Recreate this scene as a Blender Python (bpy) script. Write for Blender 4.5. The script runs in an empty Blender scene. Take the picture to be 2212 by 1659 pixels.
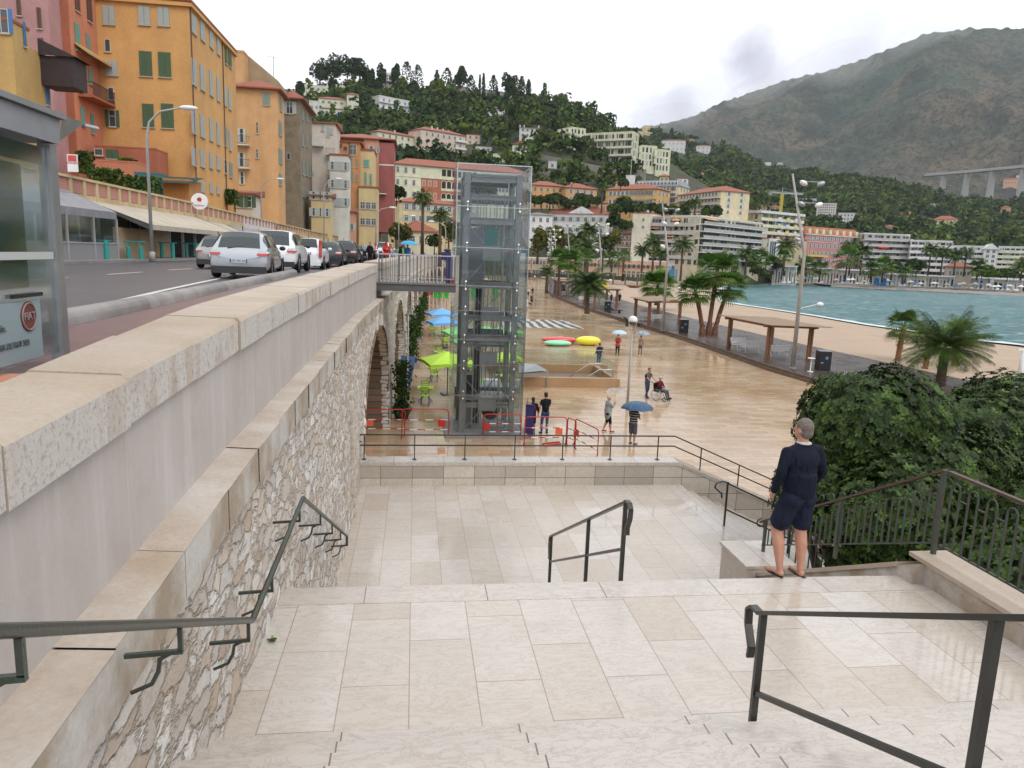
EXPO,SKYS,SUNE,HAZE=0.44,1.08,0.9,0.00007
import bpy,math,random
import numpy as np
from mathutils import Vector,Matrix,noise
random.seed(7);RNG=np.random.default_rng(7)
SC=bpy.context.scene
COL=SC.collection
R_=math.radians
F,CU,CV,H=1600.0,1106.0,829.5,7.4
PITCH,ROLL,YAW=math.atan(279.5/F),math.atan(.0375),math.atan(216/F)
def _basis():
 fh=Vector((math.sin(YAW),math.cos(YAW),0));r0=Vector((math.cos(YAW),-math.sin(YAW),0));u0=Vector((0,0,1))
 fw=fh*math.cos(PITCH)-u0*math.sin(PITCH);u1=fh*math.sin(PITCH)+u0*math.cos(PITCH)
 return r0*math.cos(ROLL)+u1*math.sin(ROLL),-r0*math.sin(ROLL)+u1*math.cos(ROLL),fw
BR,BU,BW=_basis()
EYE=Vector((0,0,H))
def ray(u,v):return BR*((u-CU)/F)-BU*((v-CV)/F)+BW
def PZ(u,v,z):d=ray(u,v);return EYE+d*((z-H)/d.z)
def PX(u,v,x):d=ray(u,v);return EYE+d*(x/d.x)
def PY(u,v,y):d=ray(u,v);return EYE+d*(y/d.y)
def PR(u,v,r):d=ray(u,v);return EYE+d*(r/math.hypot(d.x,d.y))
class MB:
 def __init__(s):s.v=[];s.f=[];s.m=[];s.cm=0
 def mat(s,i):s.cm=i;return s
 def add(s,vs,fs):
  n=len(s.v);s.v+=[tuple(p)for p in vs]
  for f in fs:s.f.append(tuple(n+i for i in f));s.m.append(s.cm)
  return s
 def box(s,x0,y0,z0,x1,y1,z1):
  if x0>x1:x0,x1=x1,x0
  if y0>y1:y0,y1=y1,y0
  if z0>z1:z0,z1=z1,z0
  return s.add([(x0,y0,z0),(x1,y0,z0),(x1,y1,z0),(x0,y1,z0),(x0,y0,z1),(x1,y0,z1),(x1,y1,z1),(x0,y1,z1)],
      [(0,3,2,1),(4,5,6,7),(0,1,5,4),(1,2,6,5),(2,3,7,6),(3,0,4,7)])
 def obox(s,c,ax,ay,az):
  c,ax,ay,az=map(Vector,(c,ax,ay,az));vs=[]
  for k in(-1,1):
   for i,j in((-1,-1),(1,-1),(1,1),(-1,1)):vs.append(c+ax*i+ay*j+az*k)
  return s.add(vs,[(0,3,2,1),(4,5,6,7),(0,1,5,4),(1,2,6,5),(2,3,7,6),(3,0,4,7)])
 def prism(s,poly,z0,z1):
  n=len(poly);a=[(p[0],p[1],z0)for p in poly]+[(p[0],p[1],z1)for p in poly]
  return s.add(a,[tuple(range(n-1,-1,-1)),tuple(range(n,2*n))]+[(i,(i+1)%n,n+(i+1)%n,n+i)for i in range(n)])
 def quad(s,a,b,c,d):return s.add([a,b,c,d],[(0,1,2,3)])
 def poly(s,pts):return s.add(pts,[tuple(range(len(pts)))])
 def bar(s,a,b,w,h=None,up=(0,0,1)):
  h=h or w;a=Vector(a);b=Vector(b);d=(b-a).normalized();up=Vector(up)
  if abs(d.dot(up))>.98:up=Vector((0,1,0))
  x=d.cross(up).normalized();y=x.cross(d).normalized()
  return s.obox((a+b)/2,x*(w/2),d*((b-a).length/2),y*(h/2))
 def tube(s,pts,r,n=8,cap=True):
  pts=[Vector(p)for p in pts];rs=r if isinstance(r,(list,tuple))else[r]*len(pts)
  base=len(s.v);x=None;k=len(pts)
  for i,p in enumerate(pts):
   d=((pts[min(i+1,k-1)]-p).normalized()+(p-pts[max(i-1,0)]).normalized()).normalized()
   if x is None:
    x=d.orthogonal().normalized()
   else:
    x=(x-d*x.dot(d)).normalized()
   y=d.cross(x)
   for j in range(n):
    a=2*math.pi*j/n;s.v.append(tuple(p+(x*math.cos(a)+y*math.sin(a))*rs[i]))
  for i in range(k-1):
   for j in range(n):
    j2=(j+1)%n;s.f.append((base+i*n+j,base+i*n+j2,base+(i+1)*n+j2,base+(i+1)*n+j));s.m.append(s.cm)
  if cap:
   s.f.append(tuple(base+j for j in range(n-1,-1,-1)));s.m.append(s.cm)
   s.f.append(tuple(base+(k-1)*n+j for j in range(n)));s.m.append(s.cm)
  return s
 def lathe(s,prof,c=(0,0,0),n=16):
  base=len(s.v);k=len(prof)
  for r,z in prof:
   for j in range(n):
    a=2*math.pi*j/n;s.v.append((c[0]+r*math.cos(a),c[1]+r*math.sin(a),c[2]+z))
  for i in range(k-1):
   for j in range(n):
    j2=(j+1)%n;s.f.append((base+i*n+j,base+i*n+j2,base+(i+1)*n+j2,base+(i+1)*n+j));s.m.append(s.cm)
  s.f.append(tuple(base+j for j in range(n-1,-1,-1)));s.m.append(s.cm)
  s.f.append(tuple(base+(k-1)*n+j for j in range(n)));s.m.append(s.cm)
  return s
 def ell(s,c,r,n=12,k=8,rot=None):
  c=Vector(c);base=len(s.v);r=r if isinstance(r,(list,tuple))else(r,r,r)
  for i in range(k+1):
   t=math.pi*i/k
   for j in range(n):
    a=2*math.pi*j/n;p=Vector((r[0]*math.sin(t)*math.cos(a),r[1]*math.sin(t)*math.sin(a),-r[2]*math.cos(t)))
    if rot:p=rot@p
    s.v.append(tuple(c+p))
  for i in range(k):
   for j in range(n):
    j2=(j+1)%n;s.f.append((base+i*n+j,base+i*n+j2,base+(i+1)*n+j2,base+(i+1)*n+j));s.m.append(s.cm)
  return s
 def mesh(s,name,mats,smooth=False,off=None):
  me=bpy.data.meshes.new(name)
  v=s.v if off is None else[(p[0]-off[0],p[1]-off[1],p[2]-off[2])for p in s.v]
  me.from_pydata(v,[],s.f)
  mats=mats if isinstance(mats,(list,tuple))else[mats]
  for m in mats:me.materials.append(m)
  if len(mats)>1:me.polygons.foreach_set('material_index',s.m)
  if smooth:me.shade_smooth()
  me.update();return me
 def build(s,name,mats,parent=None,smooth=False):
  off=ORG.get(parent.name)if parent else None
  return link(name,s.mesh(name,mats,smooth,off),parent)
ORG={}
def link(name,me,parent=None,loc=None,rot=None):
 o=bpy.data.objects.new(name,me);COL.objects.link(o)
 if parent:o.parent=parent;ORG[o.name]=ORG.get(parent.name,(0,0,0))
 if loc is not None:
  if parent and ORG.get(parent.name):loc=Vector(loc)-Vector(ORG[parent.name])
  o.location=loc
 if rot is not None:o.rotation_euler=rot
 return o
def tag(o,label,cat,group=None,kind=None):
 if label:o['label']=label
 if cat:o['category']=cat
 if group:o['group']=group
 if kind:o['kind']=kind
 return o
def thing(name,label,cat,loc=(0,0,0),rz=0,group=None,local=False):
 o=bpy.data.objects.new(name,None);COL.objects.link(o);o.empty_display_size=.2
 o.location=loc;o.rotation_euler=(0,0,rz)
 ORG[o.name]=(0,0,0)if local else tuple(loc)
 return tag(o,label,cat,group)
def struct(name,mb,m,smooth=False):return tag(mb.build(name,m,None,smooth),None,None,None,'structure')
def dup(root,loc,rz=0,label=None,group=None,sc=1,cat=None):
 def cp(o,par):
  c=o.copy();COL.objects.link(c)
  if par:c.parent=par
  for ch in o.children:cp(ch,c)
  return c
 r=cp(root,None);r.location=loc;r.rotation_euler=(0,0,rz)
 r.scale=(sc,sc,sc)if not isinstance(sc,tuple)else sc
 if label:r['label']=label
 if group:r['group']=group
 if cat:r['category']=cat
 return r
def npmesh(name,V,Fq,mats,colors=None,midx=None,smooth=False):
 """numpy verts (n,3), quads (m,4) -> mesh; colors per vertex (n,3)"""
 me=bpy.data.meshes.new(name);V=np.asarray(V,np.float32);Fq=np.asarray(Fq,np.int32);k=Fq.shape[1]
 me.vertices.add(len(V));me.vertices.foreach_set('co',V.ravel())
 me.loops.add(Fq.size);me.loops.foreach_set('vertex_index',Fq.ravel())
 me.polygons.add(len(Fq));me.polygons.foreach_set('loop_start',np.arange(0,Fq.size,k,dtype=np.int32))
 me.polygons.foreach_set('loop_total',np.full(len(Fq),k,np.int32))
 for m in(mats if isinstance(mats,(list,tuple))else[mats]):me.materials.append(m)
 if midx is not None:me.polygons.foreach_set('material_index',np.asarray(midx,np.int32))
 if colors is not None:
  a=me.color_attributes.new('tint','FLOAT_COLOR','POINT')
  a.data.foreach_set('color',np.c_[colors,np.ones(len(V))].astype(np.float32).ravel())
 me.update(calc_edges=True)
 if smooth:me.shade_smooth()
 return me
def C(h):
 h=h.lstrip('#');r=[int(h[i:i+2],16)/255 for i in(0,2,4)]
 return tuple((c/12.92 if c<=.04045 else((c+.055)/1.055)**2.4)for c in r)
def nmat(name):
 m=bpy.data.materials.new(name);m.use_nodes=True;nt=m.node_tree
 return m,nt,nt.nodes['Principled BSDF']
def rgba(c):return(c[0],c[1],c[2],1)
def mixc(nt,fac,a,b,mode='MIX'):
 n=nt.nodes.new('ShaderNodeMix');n.data_type='RGBA';n.blend_type=mode
 for sock,val in((0,fac),(6,a),(7,b)):
  if hasattr(val,'is_linked')or hasattr(val,'links'):nt.links.new(val,n.inputs[sock])
  elif isinstance(val,(int,float)):n.inputs[sock].default_value=val
  else:n.inputs[sock].default_value=rgba(val)
 return n.outputs[2]
def ramp(nt,src,a,b,lo=0.,hi=1.):
 n=nt.nodes.new('ShaderNodeMapRange');n.inputs['From Min'].default_value=a;n.inputs['From Max'].default_value=b
 n.inputs['To Min'].default_value=lo;n.inputs['To Max'].default_value=hi;nt.links.new(src,n.inputs['Value'])
 return n.outputs['Result']
def math_(nt,op,a,b=0.):
 n=nt.nodes.new('ShaderNodeMath');n.operation=op
 for i,x in enumerate((a,b)):
  if hasattr(x,'links'):nt.links.new(x,n.inputs[i])
  else:n.inputs[i].default_value=x
 return n.outputs[0]
def pos(nt,scale=(1,1,1),obj=False,rot=(0,0,0)):
 if obj:src=nt.nodes.new('ShaderNodeTexCoord').outputs['Object']
 else:src=nt.nodes.new('ShaderNodeNewGeometry').outputs['Position']
 mp=nt.nodes.new('ShaderNodeMapping');mp.inputs['Scale'].default_value=scale;mp.inputs['Rotation'].default_value=rot
 nt.links.new(src,mp.inputs['Vector']);return mp.outputs[0]
def noi(nt,vec,scale,detail=4,rough=.55,dist=0):
 n=nt.nodes.new('ShaderNodeTexNoise');n.inputs['Scale'].default_value=scale;n.inputs['Detail'].default_value=detail
 n.inputs['Roughness'].default_value=rough;n.inputs['Distortion'].default_value=dist
 nt.links.new(vec,n.inputs['Vector']);return n.outputs['Fac']
def bump(nt,b,h,strength,dist=.02):
 n=nt.nodes.new('ShaderNodeBump');n.inputs['Strength'].default_value=strength;n.inputs['Distance'].default_value=dist
 nt.links.new(h,n.inputs['Height']);nt.links.new(n.outputs[0],b.inputs['Normal'])
def M_(name,col,rough=.6,col2=None,ns=2.,amt=.5,fine=0,metal=0,obj=False,bm=0,spec=.5,streak=0,trans=0,alpha=None,coat=0):
 m,nt,b=nmat(name);b.inputs['Roughness'].default_value=rough;b.inputs['Metallic'].default_value=metal
 b.inputs['Specular IOR Level'].default_value=spec;b.inputs['Coat Weight'].default_value=coat
 out=None
 if col2 is not None:
  p=pos(nt,obj=obj);f=noi(nt,p,ns,5,.6);f=ramp(nt,f,.5-.28*max(amt,.05),.5+.28*max(amt,.05))
  out=mixc(nt,f,col,col2)
  if fine:
   g=noi(nt,p,fine,3,.6);out=mixc(nt,.35,out,mixc(nt,g,(.25,.25,.25),(1,1,1)),'MULTIPLY');
  if streak:
   ps=pos(nt,(streak,streak,streak*.07),obj=obj);s=ramp(nt,noi(nt,ps,1,4,.6),.45,.8)
   out=mixc(nt,math_(nt,'MULTIPLY',s,.45),out,(col[0]*.45,col[1]*.42,col[2]*.4))
  nt.links.new(out,b.inputs['Base Color'])
  if bm:bump(nt,b,noi(nt,p,bm,4,.6),.35,.02)
 else:
  b.inputs['Base Color'].default_value=rgba(col)
 if trans:b.inputs['Transmission Weight'].default_value=trans
 if alpha is not None:b.inputs['Alpha'].default_value=alpha
 return m
def glassm(name,tint,fac,rough=.02):
 m,nt,b=nmat(name);nt.nodes.remove(b);out=nt.nodes['Material Output']
 tr=nt.nodes.new('ShaderNodeBsdfTransparent');tr.inputs[0].default_value=rgba(tint)
 gl=nt.nodes.new('ShaderNodeBsdfGlossy');gl.inputs['Roughness'].default_value=rough;gl.inputs['Color'].default_value=(.9,.95,1,1)
 fr=nt.nodes.new('ShaderNodeLayerWeight');fr.inputs['Blend'].default_value=.5;mx=nt.nodes.new('ShaderNodeMixShader')
 f=math_(nt,'MULTIPLY_ADD',math_(nt,'POWER',fr.outputs['Facing'],4.),.55);f.node.inputs[2].default_value=fac;f.node.use_clamp=True
 nt.links.new(f,mx.inputs[0]);nt.links.new(tr.outputs[0],mx.inputs[1]);nt.links.new(gl.outputs[0],mx.inputs[2])
 nt.links.new(mx.outputs[0],out.inputs[0]);return m
def leafm(name,c1,c2,rough=.5,scale=3.):
 m,nt,b=nmat(name);at=nt.nodes.new('ShaderNodeAttribute');at.attribute_name='tint'
 p=pos(nt,obj=True);f=noi(nt,p,scale,3)
 c=mixc(nt,ramp(nt,f,.3,.7),c1,c2);c=mixc(nt,1.,c,at.outputs['Color'],'MULTIPLY')
 nt.links.new(c,b.inputs['Base Color']);b.inputs['Roughness'].default_value=rough
 b.inputs['Subsurface Weight'].default_value=0;return m
def text_mesh(txt,size,ext=.002,bold=False):
 cu=bpy.data.curves.new('lettering','FONT');cu.body=txt;cu.size=size;cu.extrude=ext;cu.align_x='CENTER';cu.align_y='CENTER'
 if bold:cu.offset=size*.015
 o=bpy.data.objects.new('tmp',cu);COL.objects.link(o);bpy.context.view_layer.update()
 me=bpy.data.meshes.new_from_object(o.evaluated_get(bpy.context.evaluated_depsgraph_get()))
 bpy.data.objects.remove(o);return me
def lettering(txt,size,loc,rot,m,parent,name='lettering',ext=.003,bold=False):
 me=text_mesh(txt,size,ext,bold);me.materials.clear();me.materials.append(m)
 return link(name,me,parent,loc,rot)
def lerp_tab(tab,y):
 ys=[t[0]for t in tab];return float(np.interp(y,ys,[t[1]for t in tab]))
def brickmat(name,c1,c2,mortar,w,h,swap=False,msize=.008,rough=(.12,.5),nscale=.5,veins=0,plane='xy',off=.5,bmp=.25,dirt=None,sq=1.,spec=.5,con=.36):
 m,nt,b=nmat(name);g=nt.nodes.new('ShaderNodeNewGeometry');sp=nt.nodes.new('ShaderNodeSeparateXYZ');nt.links.new(g.outputs['Position'],sp.inputs[0])
 cb=nt.nodes.new('ShaderNodeCombineXYZ');ax={'xy':(0,1),'yx':(1,0),'xz':(0,2),'yz':(1,2)}[plane]
 nt.links.new(sp.outputs[ax[0]],cb.inputs[0]);nt.links.new(sp.outputs[ax[1]],cb.inputs[1])
 t=nt.nodes.new('ShaderNodeTexBrick');t.inputs['Scale'].default_value=1;t.inputs['Brick Width'].default_value=w;t.inputs['Row Height'].default_value=h
 t.inputs['Mortar Size'].default_value=msize;t.inputs['Mortar Smooth'].default_value=.15;t.inputs['Color1'].default_value=rgba(c1);t.inputs['Color2'].default_value=rgba(c2)
 t.inputs['Mortar'].default_value=rgba(mortar);t.offset=off;t.squash=sq;t.squash_frequency=3;t.inputs['Bias'].default_value=-.1
 nt.links.new(cb.outputs[0],t.inputs['Vector'])
 p=pos(nt);n1=noi(nt,p,nscale,6,.65,.4);n2=noi(nt,p,nscale*9,5,.7,.8)
 col=mixc(nt,.5,t.outputs['Color'],mixc(nt,n1,(1-con,1-con,1-con*1.05),(1+con*.6,1+con*.55,1+con*.5)),'MULTIPLY')
 col=mixc(nt,ramp(nt,n2,.58,.75,0,con),col,dirt or(c1[0]*.45,c1[1]*.42,c1[2]*.38))
 if veins:
  pv=pos(nt,(1,2.6,1),rot=(0,0,.5));n3=noi(nt,pv,2.2,7,.75,1.8)
  ve=ramp(nt,math_(nt,'ABSOLUTE',math_(nt,'SUBTRACT',n3,.5)),0.,.03,veins,0);col=mixc(nt,ve,col,(c1[0]*.5,c1[1]*.42,c1[2]*.36))
  pit=noi(nt,pos(nt,(1,1.6,1)),38,3,.7);pz=noi(nt,p,.8,2)
  pt=math_(nt,'MULTIPLY',ramp(nt,pit,.66,.72),ramp(nt,pz,.5,.62));col=mixc(nt,math_(nt,'MULTIPLY',pt,.7),col,(.16,.13,.11))
 nt.links.new(col,b.inputs['Base Color'])
 wet=noi(nt,p,nscale*1.3,4,.6);nt.links.new(ramp(nt,wet,.35,.65,rough[0],rough[1]),b.inputs['Roughness'])
 b.inputs['Specular IOR Level'].default_value=spec
 hgt=math_(nt,'SUBTRACT',math_(nt,'MULTIPLY',n2,.25),math_(nt,'MULTIPLY',t.outputs['Fac'],1.))
 bump(nt,b,hgt,bmp,.01)
 if veins:st=ramp(nt,noi(nt,p,.9,7,.72,1.2),.54,.72,0,.5);c2_=mixc(nt,st,col,(c1[0]*.72,c1[1]*.66,c1[2]*.58));nt.links.new(c2_,b.inputs['Base Color'])
 return m
def rubblemat(name,cells=3.2,mort=(.40,.29,.19)):
 m,nt,b=nmat(name);p0=pos(nt,(1,.62,1.35));nz=nt.nodes.new('ShaderNodeTexNoise');nz.inputs['Scale'].default_value=2.5;nt.links.new(p0,nz.inputs['Vector'])
 ad=nt.nodes.new('ShaderNodeVectorMath');ad.operation='MULTIPLY_ADD';nt.links.new(nz.outputs['Color'],ad.inputs[0]);ad.inputs[1].default_value=(.42,.42,.42);nz.inputs['Detail'].default_value=5;nz.inputs['Roughness'].default_value=.65;nt.links.new(p0,ad.inputs[2])
 v=nt.nodes.new('ShaderNodeTexVoronoi');v.inputs['Scale'].default_value=cells;nt.links.new(ad.outputs[0],v.inputs['Vector'])
 ve=nt.nodes.new('ShaderNodeTexVoronoi');ve.feature='DISTANCE_TO_EDGE';ve.inputs['Scale'].default_value=cells;nt.links.new(ad.outputs[0],ve.inputs['Vector'])
 sp=nt.nodes.new('ShaderNodeSeparateColor');nt.links.new(v.outputs['Color'],sp.inputs[0])
 c=mixc(nt,sp.outputs[0],(.50,.46,.43),(.80,.78,.75));c=mixc(nt,ramp(nt,sp.outputs[1],.62,1,0,.75),c,(.47,.34,.22))
 pn=pos(nt);c=mixc(nt,ramp(nt,noi(nt,pn,9,6,.7),.5,.8,0,.6),c,(.33,.29,.26));c=mixc(nt,ramp(nt,noi(nt,pn,.7,4,.6),.45,.7,0,.5),c,(.58,.47,.35))
 edge=ramp(nt,ve.outputs['Distance'],.0,.042,.85,0);c=mixc(nt,edge,c,mort)
 gap=ramp(nt,ve.outputs['Distance'],.0,.018,1,0);c=mixc(nt,math_(nt,'MULTIPLY',gap,.5),c,(.10,.07,.05))
 c=mixc(nt,ramp(nt,noi(nt,pn,26,5,.75),.52,.72,0,.55),c,(.36,.31,.27));nt.links.new(c,b.inputs['Base Color']);b.inputs['Roughness'].default_value=.75
 hh=math_(nt,'ADD',ramp(nt,ve.outputs['Distance'],0,.12),math_(nt,'MULTIPLY',noi(nt,pn,14,5,.7),.5));bump(nt,b,hh,.8,.05);return m
MARBLE=brickmat('pale_marble_paving',(.56,.52,.485),(.48,.42,.355),(.32,.275,.23),1.12,.55,plane='yx',msize=.005,rough=(.07,.30),nscale=.42,veins=.4,bmp=.16,sq=1.25,con=.30)
STEPM=brickmat('pale_marble_steps',(.54,.50,.465),(.47,.42,.365),(.16,.13,.105),1.25,40.,plane='xy',msize=.006,rough=(.14,.4),nscale=.6,veins=.5,bmp=.25,off=.37)
PAVE=brickmat('wet_travertine_paving',(.52,.385,.25),(.40,.268,.16),(.30,.20,.125),.95,.42,plane='xy',msize=.012,rough=(.05,.24),nscale=.16,bmp=.07,dirt=(.26,.165,.10),con=.2)
LOWWALL=brickmat('marble_wall_slabs',(.60,.55,.48),(.36,.325,.29),(.16,.12,.09),.78,.45,plane='xz',msize=.008,rough=(.3,.6),nscale=.8,veins=.4,off=.0)
COPE=M_('travertine_coping',(.44,.345,.25),.55,(.56,.48,.405),.9,.8,fine=25,bm=30)
def copeside():
 m,nt,b=nmat('weathered_coping_side');p=pos(nt);ps=pos(nt,(1,2.2,.7));z=nt.nodes.new('ShaderNodeSeparateXYZ');nt.links.new(p,z.inputs[0])
 n1=noi(nt,ps,1.6,5,.7);pit=noi(nt,p,30,5,.75);n2=noi(nt,p,.35,2)
 c=mixc(nt,ramp(nt,n1,.42,.5),(.40,.31,.22),(.60,.57,.54));c=mixc(nt,ramp(nt,n2,.35,.6,.15,.95),c,(.56,.53,.50))
 c=mixc(nt,ramp(nt,pit,.50,.68,0,.8),c,(.25,.21,.19));nt.links.new(c,b.inputs['Base Color']);b.inputs['Roughness'].default_value=.8
 bump(nt,b,pit,.5,.02);return m
COPES=copeside()
def plasterm():
 m,nt,b=nmat('stained_grey_plaster');ps=pos(nt,(1,1.0,.16));p=pos(nt)
 c=mixc(nt,ramp(nt,noi(nt,ps,1.1,6,.65),.3,.75),(.45,.405,.38),(.54,.50,.485));c=mixc(nt,ramp(nt,noi(nt,p,.55,5,.65),.45,.75,0,.6),c,(.42,.365,.32));c=mixc(nt,ramp(nt,noi(nt,p,3.5,5,.7),.5,.78,0,.45),c,(.36,.32,.29));c=mixc(nt,ramp(nt,noi(nt,pos(nt,(1,1.6,.10)),2.4,5,.7),.52,.72,0,.55),c,(.63,.60,.585));c=mixc(nt,ramp(nt,noi(nt,pos(nt,(1,2.2,.13)),1.9,4,.7),.60,.74,0,.5),c,(.33,.29,.26))
 c=mixc(nt,.12,c,mixc(nt,noi(nt,p,60,3),(.2,.2,.2),(1,1,1)),'MULTIPLY')
 nt.links.new(c,b.inputs['Base Color']);b.inputs['Roughness'].default_value=.7;bump(nt,b,noi(nt,p,45,3),.15,.01);return m
PLAST=plasterm()
RUBBLE=rubblemat('rubble_masonry',5.,(.50,.41,.31));BRICKIN=brickmat('brown_vault_stone',(.22,.15,.10),(.14,.095,.065),(.07,.05,.04),.55,.28,plane='yz',rough=(.7,.9),nscale=.8,bmp=.6,msize=.02)
LEDGE=M_('ledge_stone',(.46,.36,.27),.6,(.62,.57,.52),1.8,.7,fine=30,bm=22)
LEDGES=M_('ledge_side_stone',(.62,.60,.57),.6,(.40,.32,.24),1.4,.35,fine=30,bm=22)
IRON=M_('dark_green_iron',(.032,.064,.054),.35,(.05,.035,.025),6,.6,bm=60,spec=.6)
IRONB=M_('black_brown_iron',(.034,.026,.022),.35,(.020,.030,.028),5,.8,spec=.6)
BRONZE=M_('brown_handrail',(.09,.035,.028),.35,(.05,.03,.03),8,.7,spec=.6)
ASPH=M_('wet_asphalt',(.070,.068,.078),.42,(.10,.095,.105),.6,.7,fine=50,bm=90)
PURP=M_('purple_brick_footpath',(.14,.075,.078),.4,(.20,.12,.115),3,.7,fine=30)
CONC=M_('grey_concrete',(.36,.34,.33),.55,(.27,.25,.24),2.5,.7,fine=20,bm=30,streak=1.2)
WLINE=M_('white_road_paint',(.62,.62,.63),.5,(.5,.5,.5),9,.8)
SAND=M_('beach_sand',(.50,.385,.28),.8,(.42,.31,.22),.25,.9,fine=3,bm=6)
DECK=brickmat('dark_wet_boards',(.085,.062,.058),(.06,.045,.045),(.02,.016,.016),3.2,.14,plane='xy',rough=(.2,.36),nscale=.3,msize=.006,con=.15,bmp=.15)
DECKS=M_('deck_edge_timber',(.16,.105,.065),.55,(.07,.055,.045),2.5,.8,bm=20)
WOOD=M_('varnished_timber',(.26,.115,.050),.45,(.15,.07,.035),3.,.8,obj=True,bm=12)
WOODT=M_('pale_roof_boards',(.33,.23,.14),.6,(.24,.17,.11),3.,.8,obj=True)
STEELD=M_('dark_grey_steel',(.085,.085,.088),.4,(.10,.105,.11),2,.5,spec=.5)
LSTEEL=M_('lift_frame_steel',(.165,.17,.172),.35,(.22,.225,.225),2,.5,spec=.6)
STEEL=M_('galvanised_steel',(.42,.43,.44),.35,(.33,.34,.35),4,.6,metal=.7)
STAIN=M_('stainless_steel',(.55,.56,.57),.22,metal=1.)
POLE=M_('pale_grey_pole',(.40,.385,.37),.45,(.32,.31,.30),1.5,.6)
WHITE=M_('white_paint',(.74,.75,.76),.4);BLACK=M_('black_plastic',(.012,.012,.014),.4);RUBR=M_('tyre_rubber',(.010,.010,.011),.75)
LIFTG=glassm('lift_glass',(.90,.93,.94),.035);RAILG=glassm('railing_glass',(.90,.95,.94),.03);SHELG=glassm('shelter_glass',(.80,.84,.84),.16,.08);CLEARP=glassm('clear_plastic',(.93,.93,.96),.12,.12)
def carpaint(n,c,metal=.3):return M_(n,c,.28,metal=metal,coat=.8,spec=.5)
CSILV=carpaint('silver_car_paint',(.46,.48,.52),.55);CWHIT=carpaint('white_car_paint',(.80,.82,.85),0);CDARK=carpaint('dark_grey_car_paint',(.035,.038,.048),.4);CBLK=carpaint('black_car_paint',(.012,.014,.018),.2);CCHMP=carpaint('champagne_car_paint',(.36,.35,.33),.5);CRED=carpaint('red_car_paint',(.35,.02,.02),0)
CGLASS=M_('dark_car_glass',(.02,.035,.04),.06,spec=.8);REDL=M_('red_tail_lamp',(.50,.015,.015),.15,coat=1.);HEADL=M_('headlamp_glass',(.5,.52,.55),.1,coat=1.);RIMM=M_('alloy_rim',(.42,.43,.45),.3,metal=.8);GREYP=M_('dark_bumper_plastic',(.03,.03,.033),.5)
PLATE=M_('plate_face',(.60,.63,.68),.35);BLUEP=M_('blue_plate_band',(.02,.05,.35),.4);INK=M_('dark_lettering',(.03,.03,.04),.5)
SKIN=M_('skin',(.52,.28,.20),.5,(.45,.22,.15),14,.7,obj=True,spec=.35);SKIND=M_('tanned_skin',(.36,.18,.11),.5,obj=True);HAIRG=M_('short_grey_hair',(.24,.21,.185),.9,(.075,.06,.05),45,.9,obj=True,bm=130);HAIRB=M_('dark_hair',(.02,.014,.012),.6);HAIRW=M_('pale_hair',(.5,.46,.42),.7);HAIRN=M_('brown_hair',(.10,.055,.03),.7)
def cloth(n,c,r=.85):
 m=M_(n,c,r,tuple(x*.62 for x in c),7,.8,obj=True,spec=.2);nt=m.node_tree;b=nt.nodes['Principled BSDF'];bump(nt,b,noi(nt,pos(nt,(1,1,.45),obj=True),9,3,.5,1.2),.9,.05);return m
NAVY=cloth('navy_knit',(.009,.013,.028));NAVY2=cloth('navy_cotton',(.014,.020,.042));BLKC=cloth('black_cloth',(.012,.012,.015));JEANS=cloth('blue_denim',(.055,.095,.21));GREYC=cloth('grey_cloth',(.10,.11,.13));LGREY=cloth('light_grey_coat',(.36,.40,.42));REDC=cloth('red_coral_cloth',(.62,.09,.07));REDR=cloth('red_raincoat_cloth',(.50,.02,.02),.5);PINKC=cloth('pinkish_beige_cloth',(.45,.30,.26));WHTC=cloth('white_cloth',(.68,.68,.68));MAROON=cloth('maroon_cloth',(.13,.015,.025));BLUC=cloth('blue_cloth',(.04,.12,.42));LIMEC=cloth('lime_cloth',(.30,.72,.10));STRIP=cloth('striped_black_cloth',(.016,.018,.022));DKTRS=cloth('dark_trousers_cloth',(.02,.022,.028));KHAKI=cloth('khaki_cloth',(.28,.22,.15));REDSH=cloth('red_shoe',(.5,.05,.06),.5)
TERRA=M_('terracotta_tiles',(.36,.115,.065),.75,(.26,.085,.05),1.2,.9,fine=4,bm=9)
def wallm(n,hexc,amt=.6,k=.86,streak=.5):
 c=C(hexc);l=sum(c)/3;c=tuple(min(.8,(x*.86+l*.14)*k*1.30)for x in c);return M_(n,c,.85,tuple(x*.80 for x in c),.5,amt,fine=5,streak=streak,bm=8)
WGLASS=M_('window_glass',(.05,.065,.075),.12,spec=.8)
cam=bpy.data.cameras.new('camera');co=bpy.data.objects.new('camera',cam);COL.objects.link(co);SC.camera=co
cam.sensor_width=36;cam.lens=F/2212*36;cam.clip_start=.05;cam.clip_end=20000
mw=Matrix(((BR.x,BU.x,-BW.x,0),(BR.y,BU.y,-BW.y,0),(BR.z,BU.z,-BW.z,H),(0,0,0,1)));co.matrix_world=mw
SC.render.engine='CYCLES';SC.cycles.use_denoising=True;SC.cycles.max_bounces=6;SC.cycles.diffuse_bounces=3;SC.cycles.glossy_bounces=3
SC.cycles.transparent_max_bounces=24;SC.cycles.transmission_bounces=4;SC.cycles.caustics_reflective=False;SC.cycles.caustics_refractive=False;SC.cycles.volume_bounces=0
SC.view_settings.view_transform='Standard';SC.view_settings.look='None';SC.view_settings.exposure=EXPO;SC.view_settings.gamma=1
SUN_EL,SUN_AZ=R_(48),R_(150)
w=bpy.data.worlds.new('World');SC.world=w;w.use_nodes=True;nt=w.node_tree
bg=nt.nodes['Background'];wo=nt.nodes['World Output']
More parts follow.
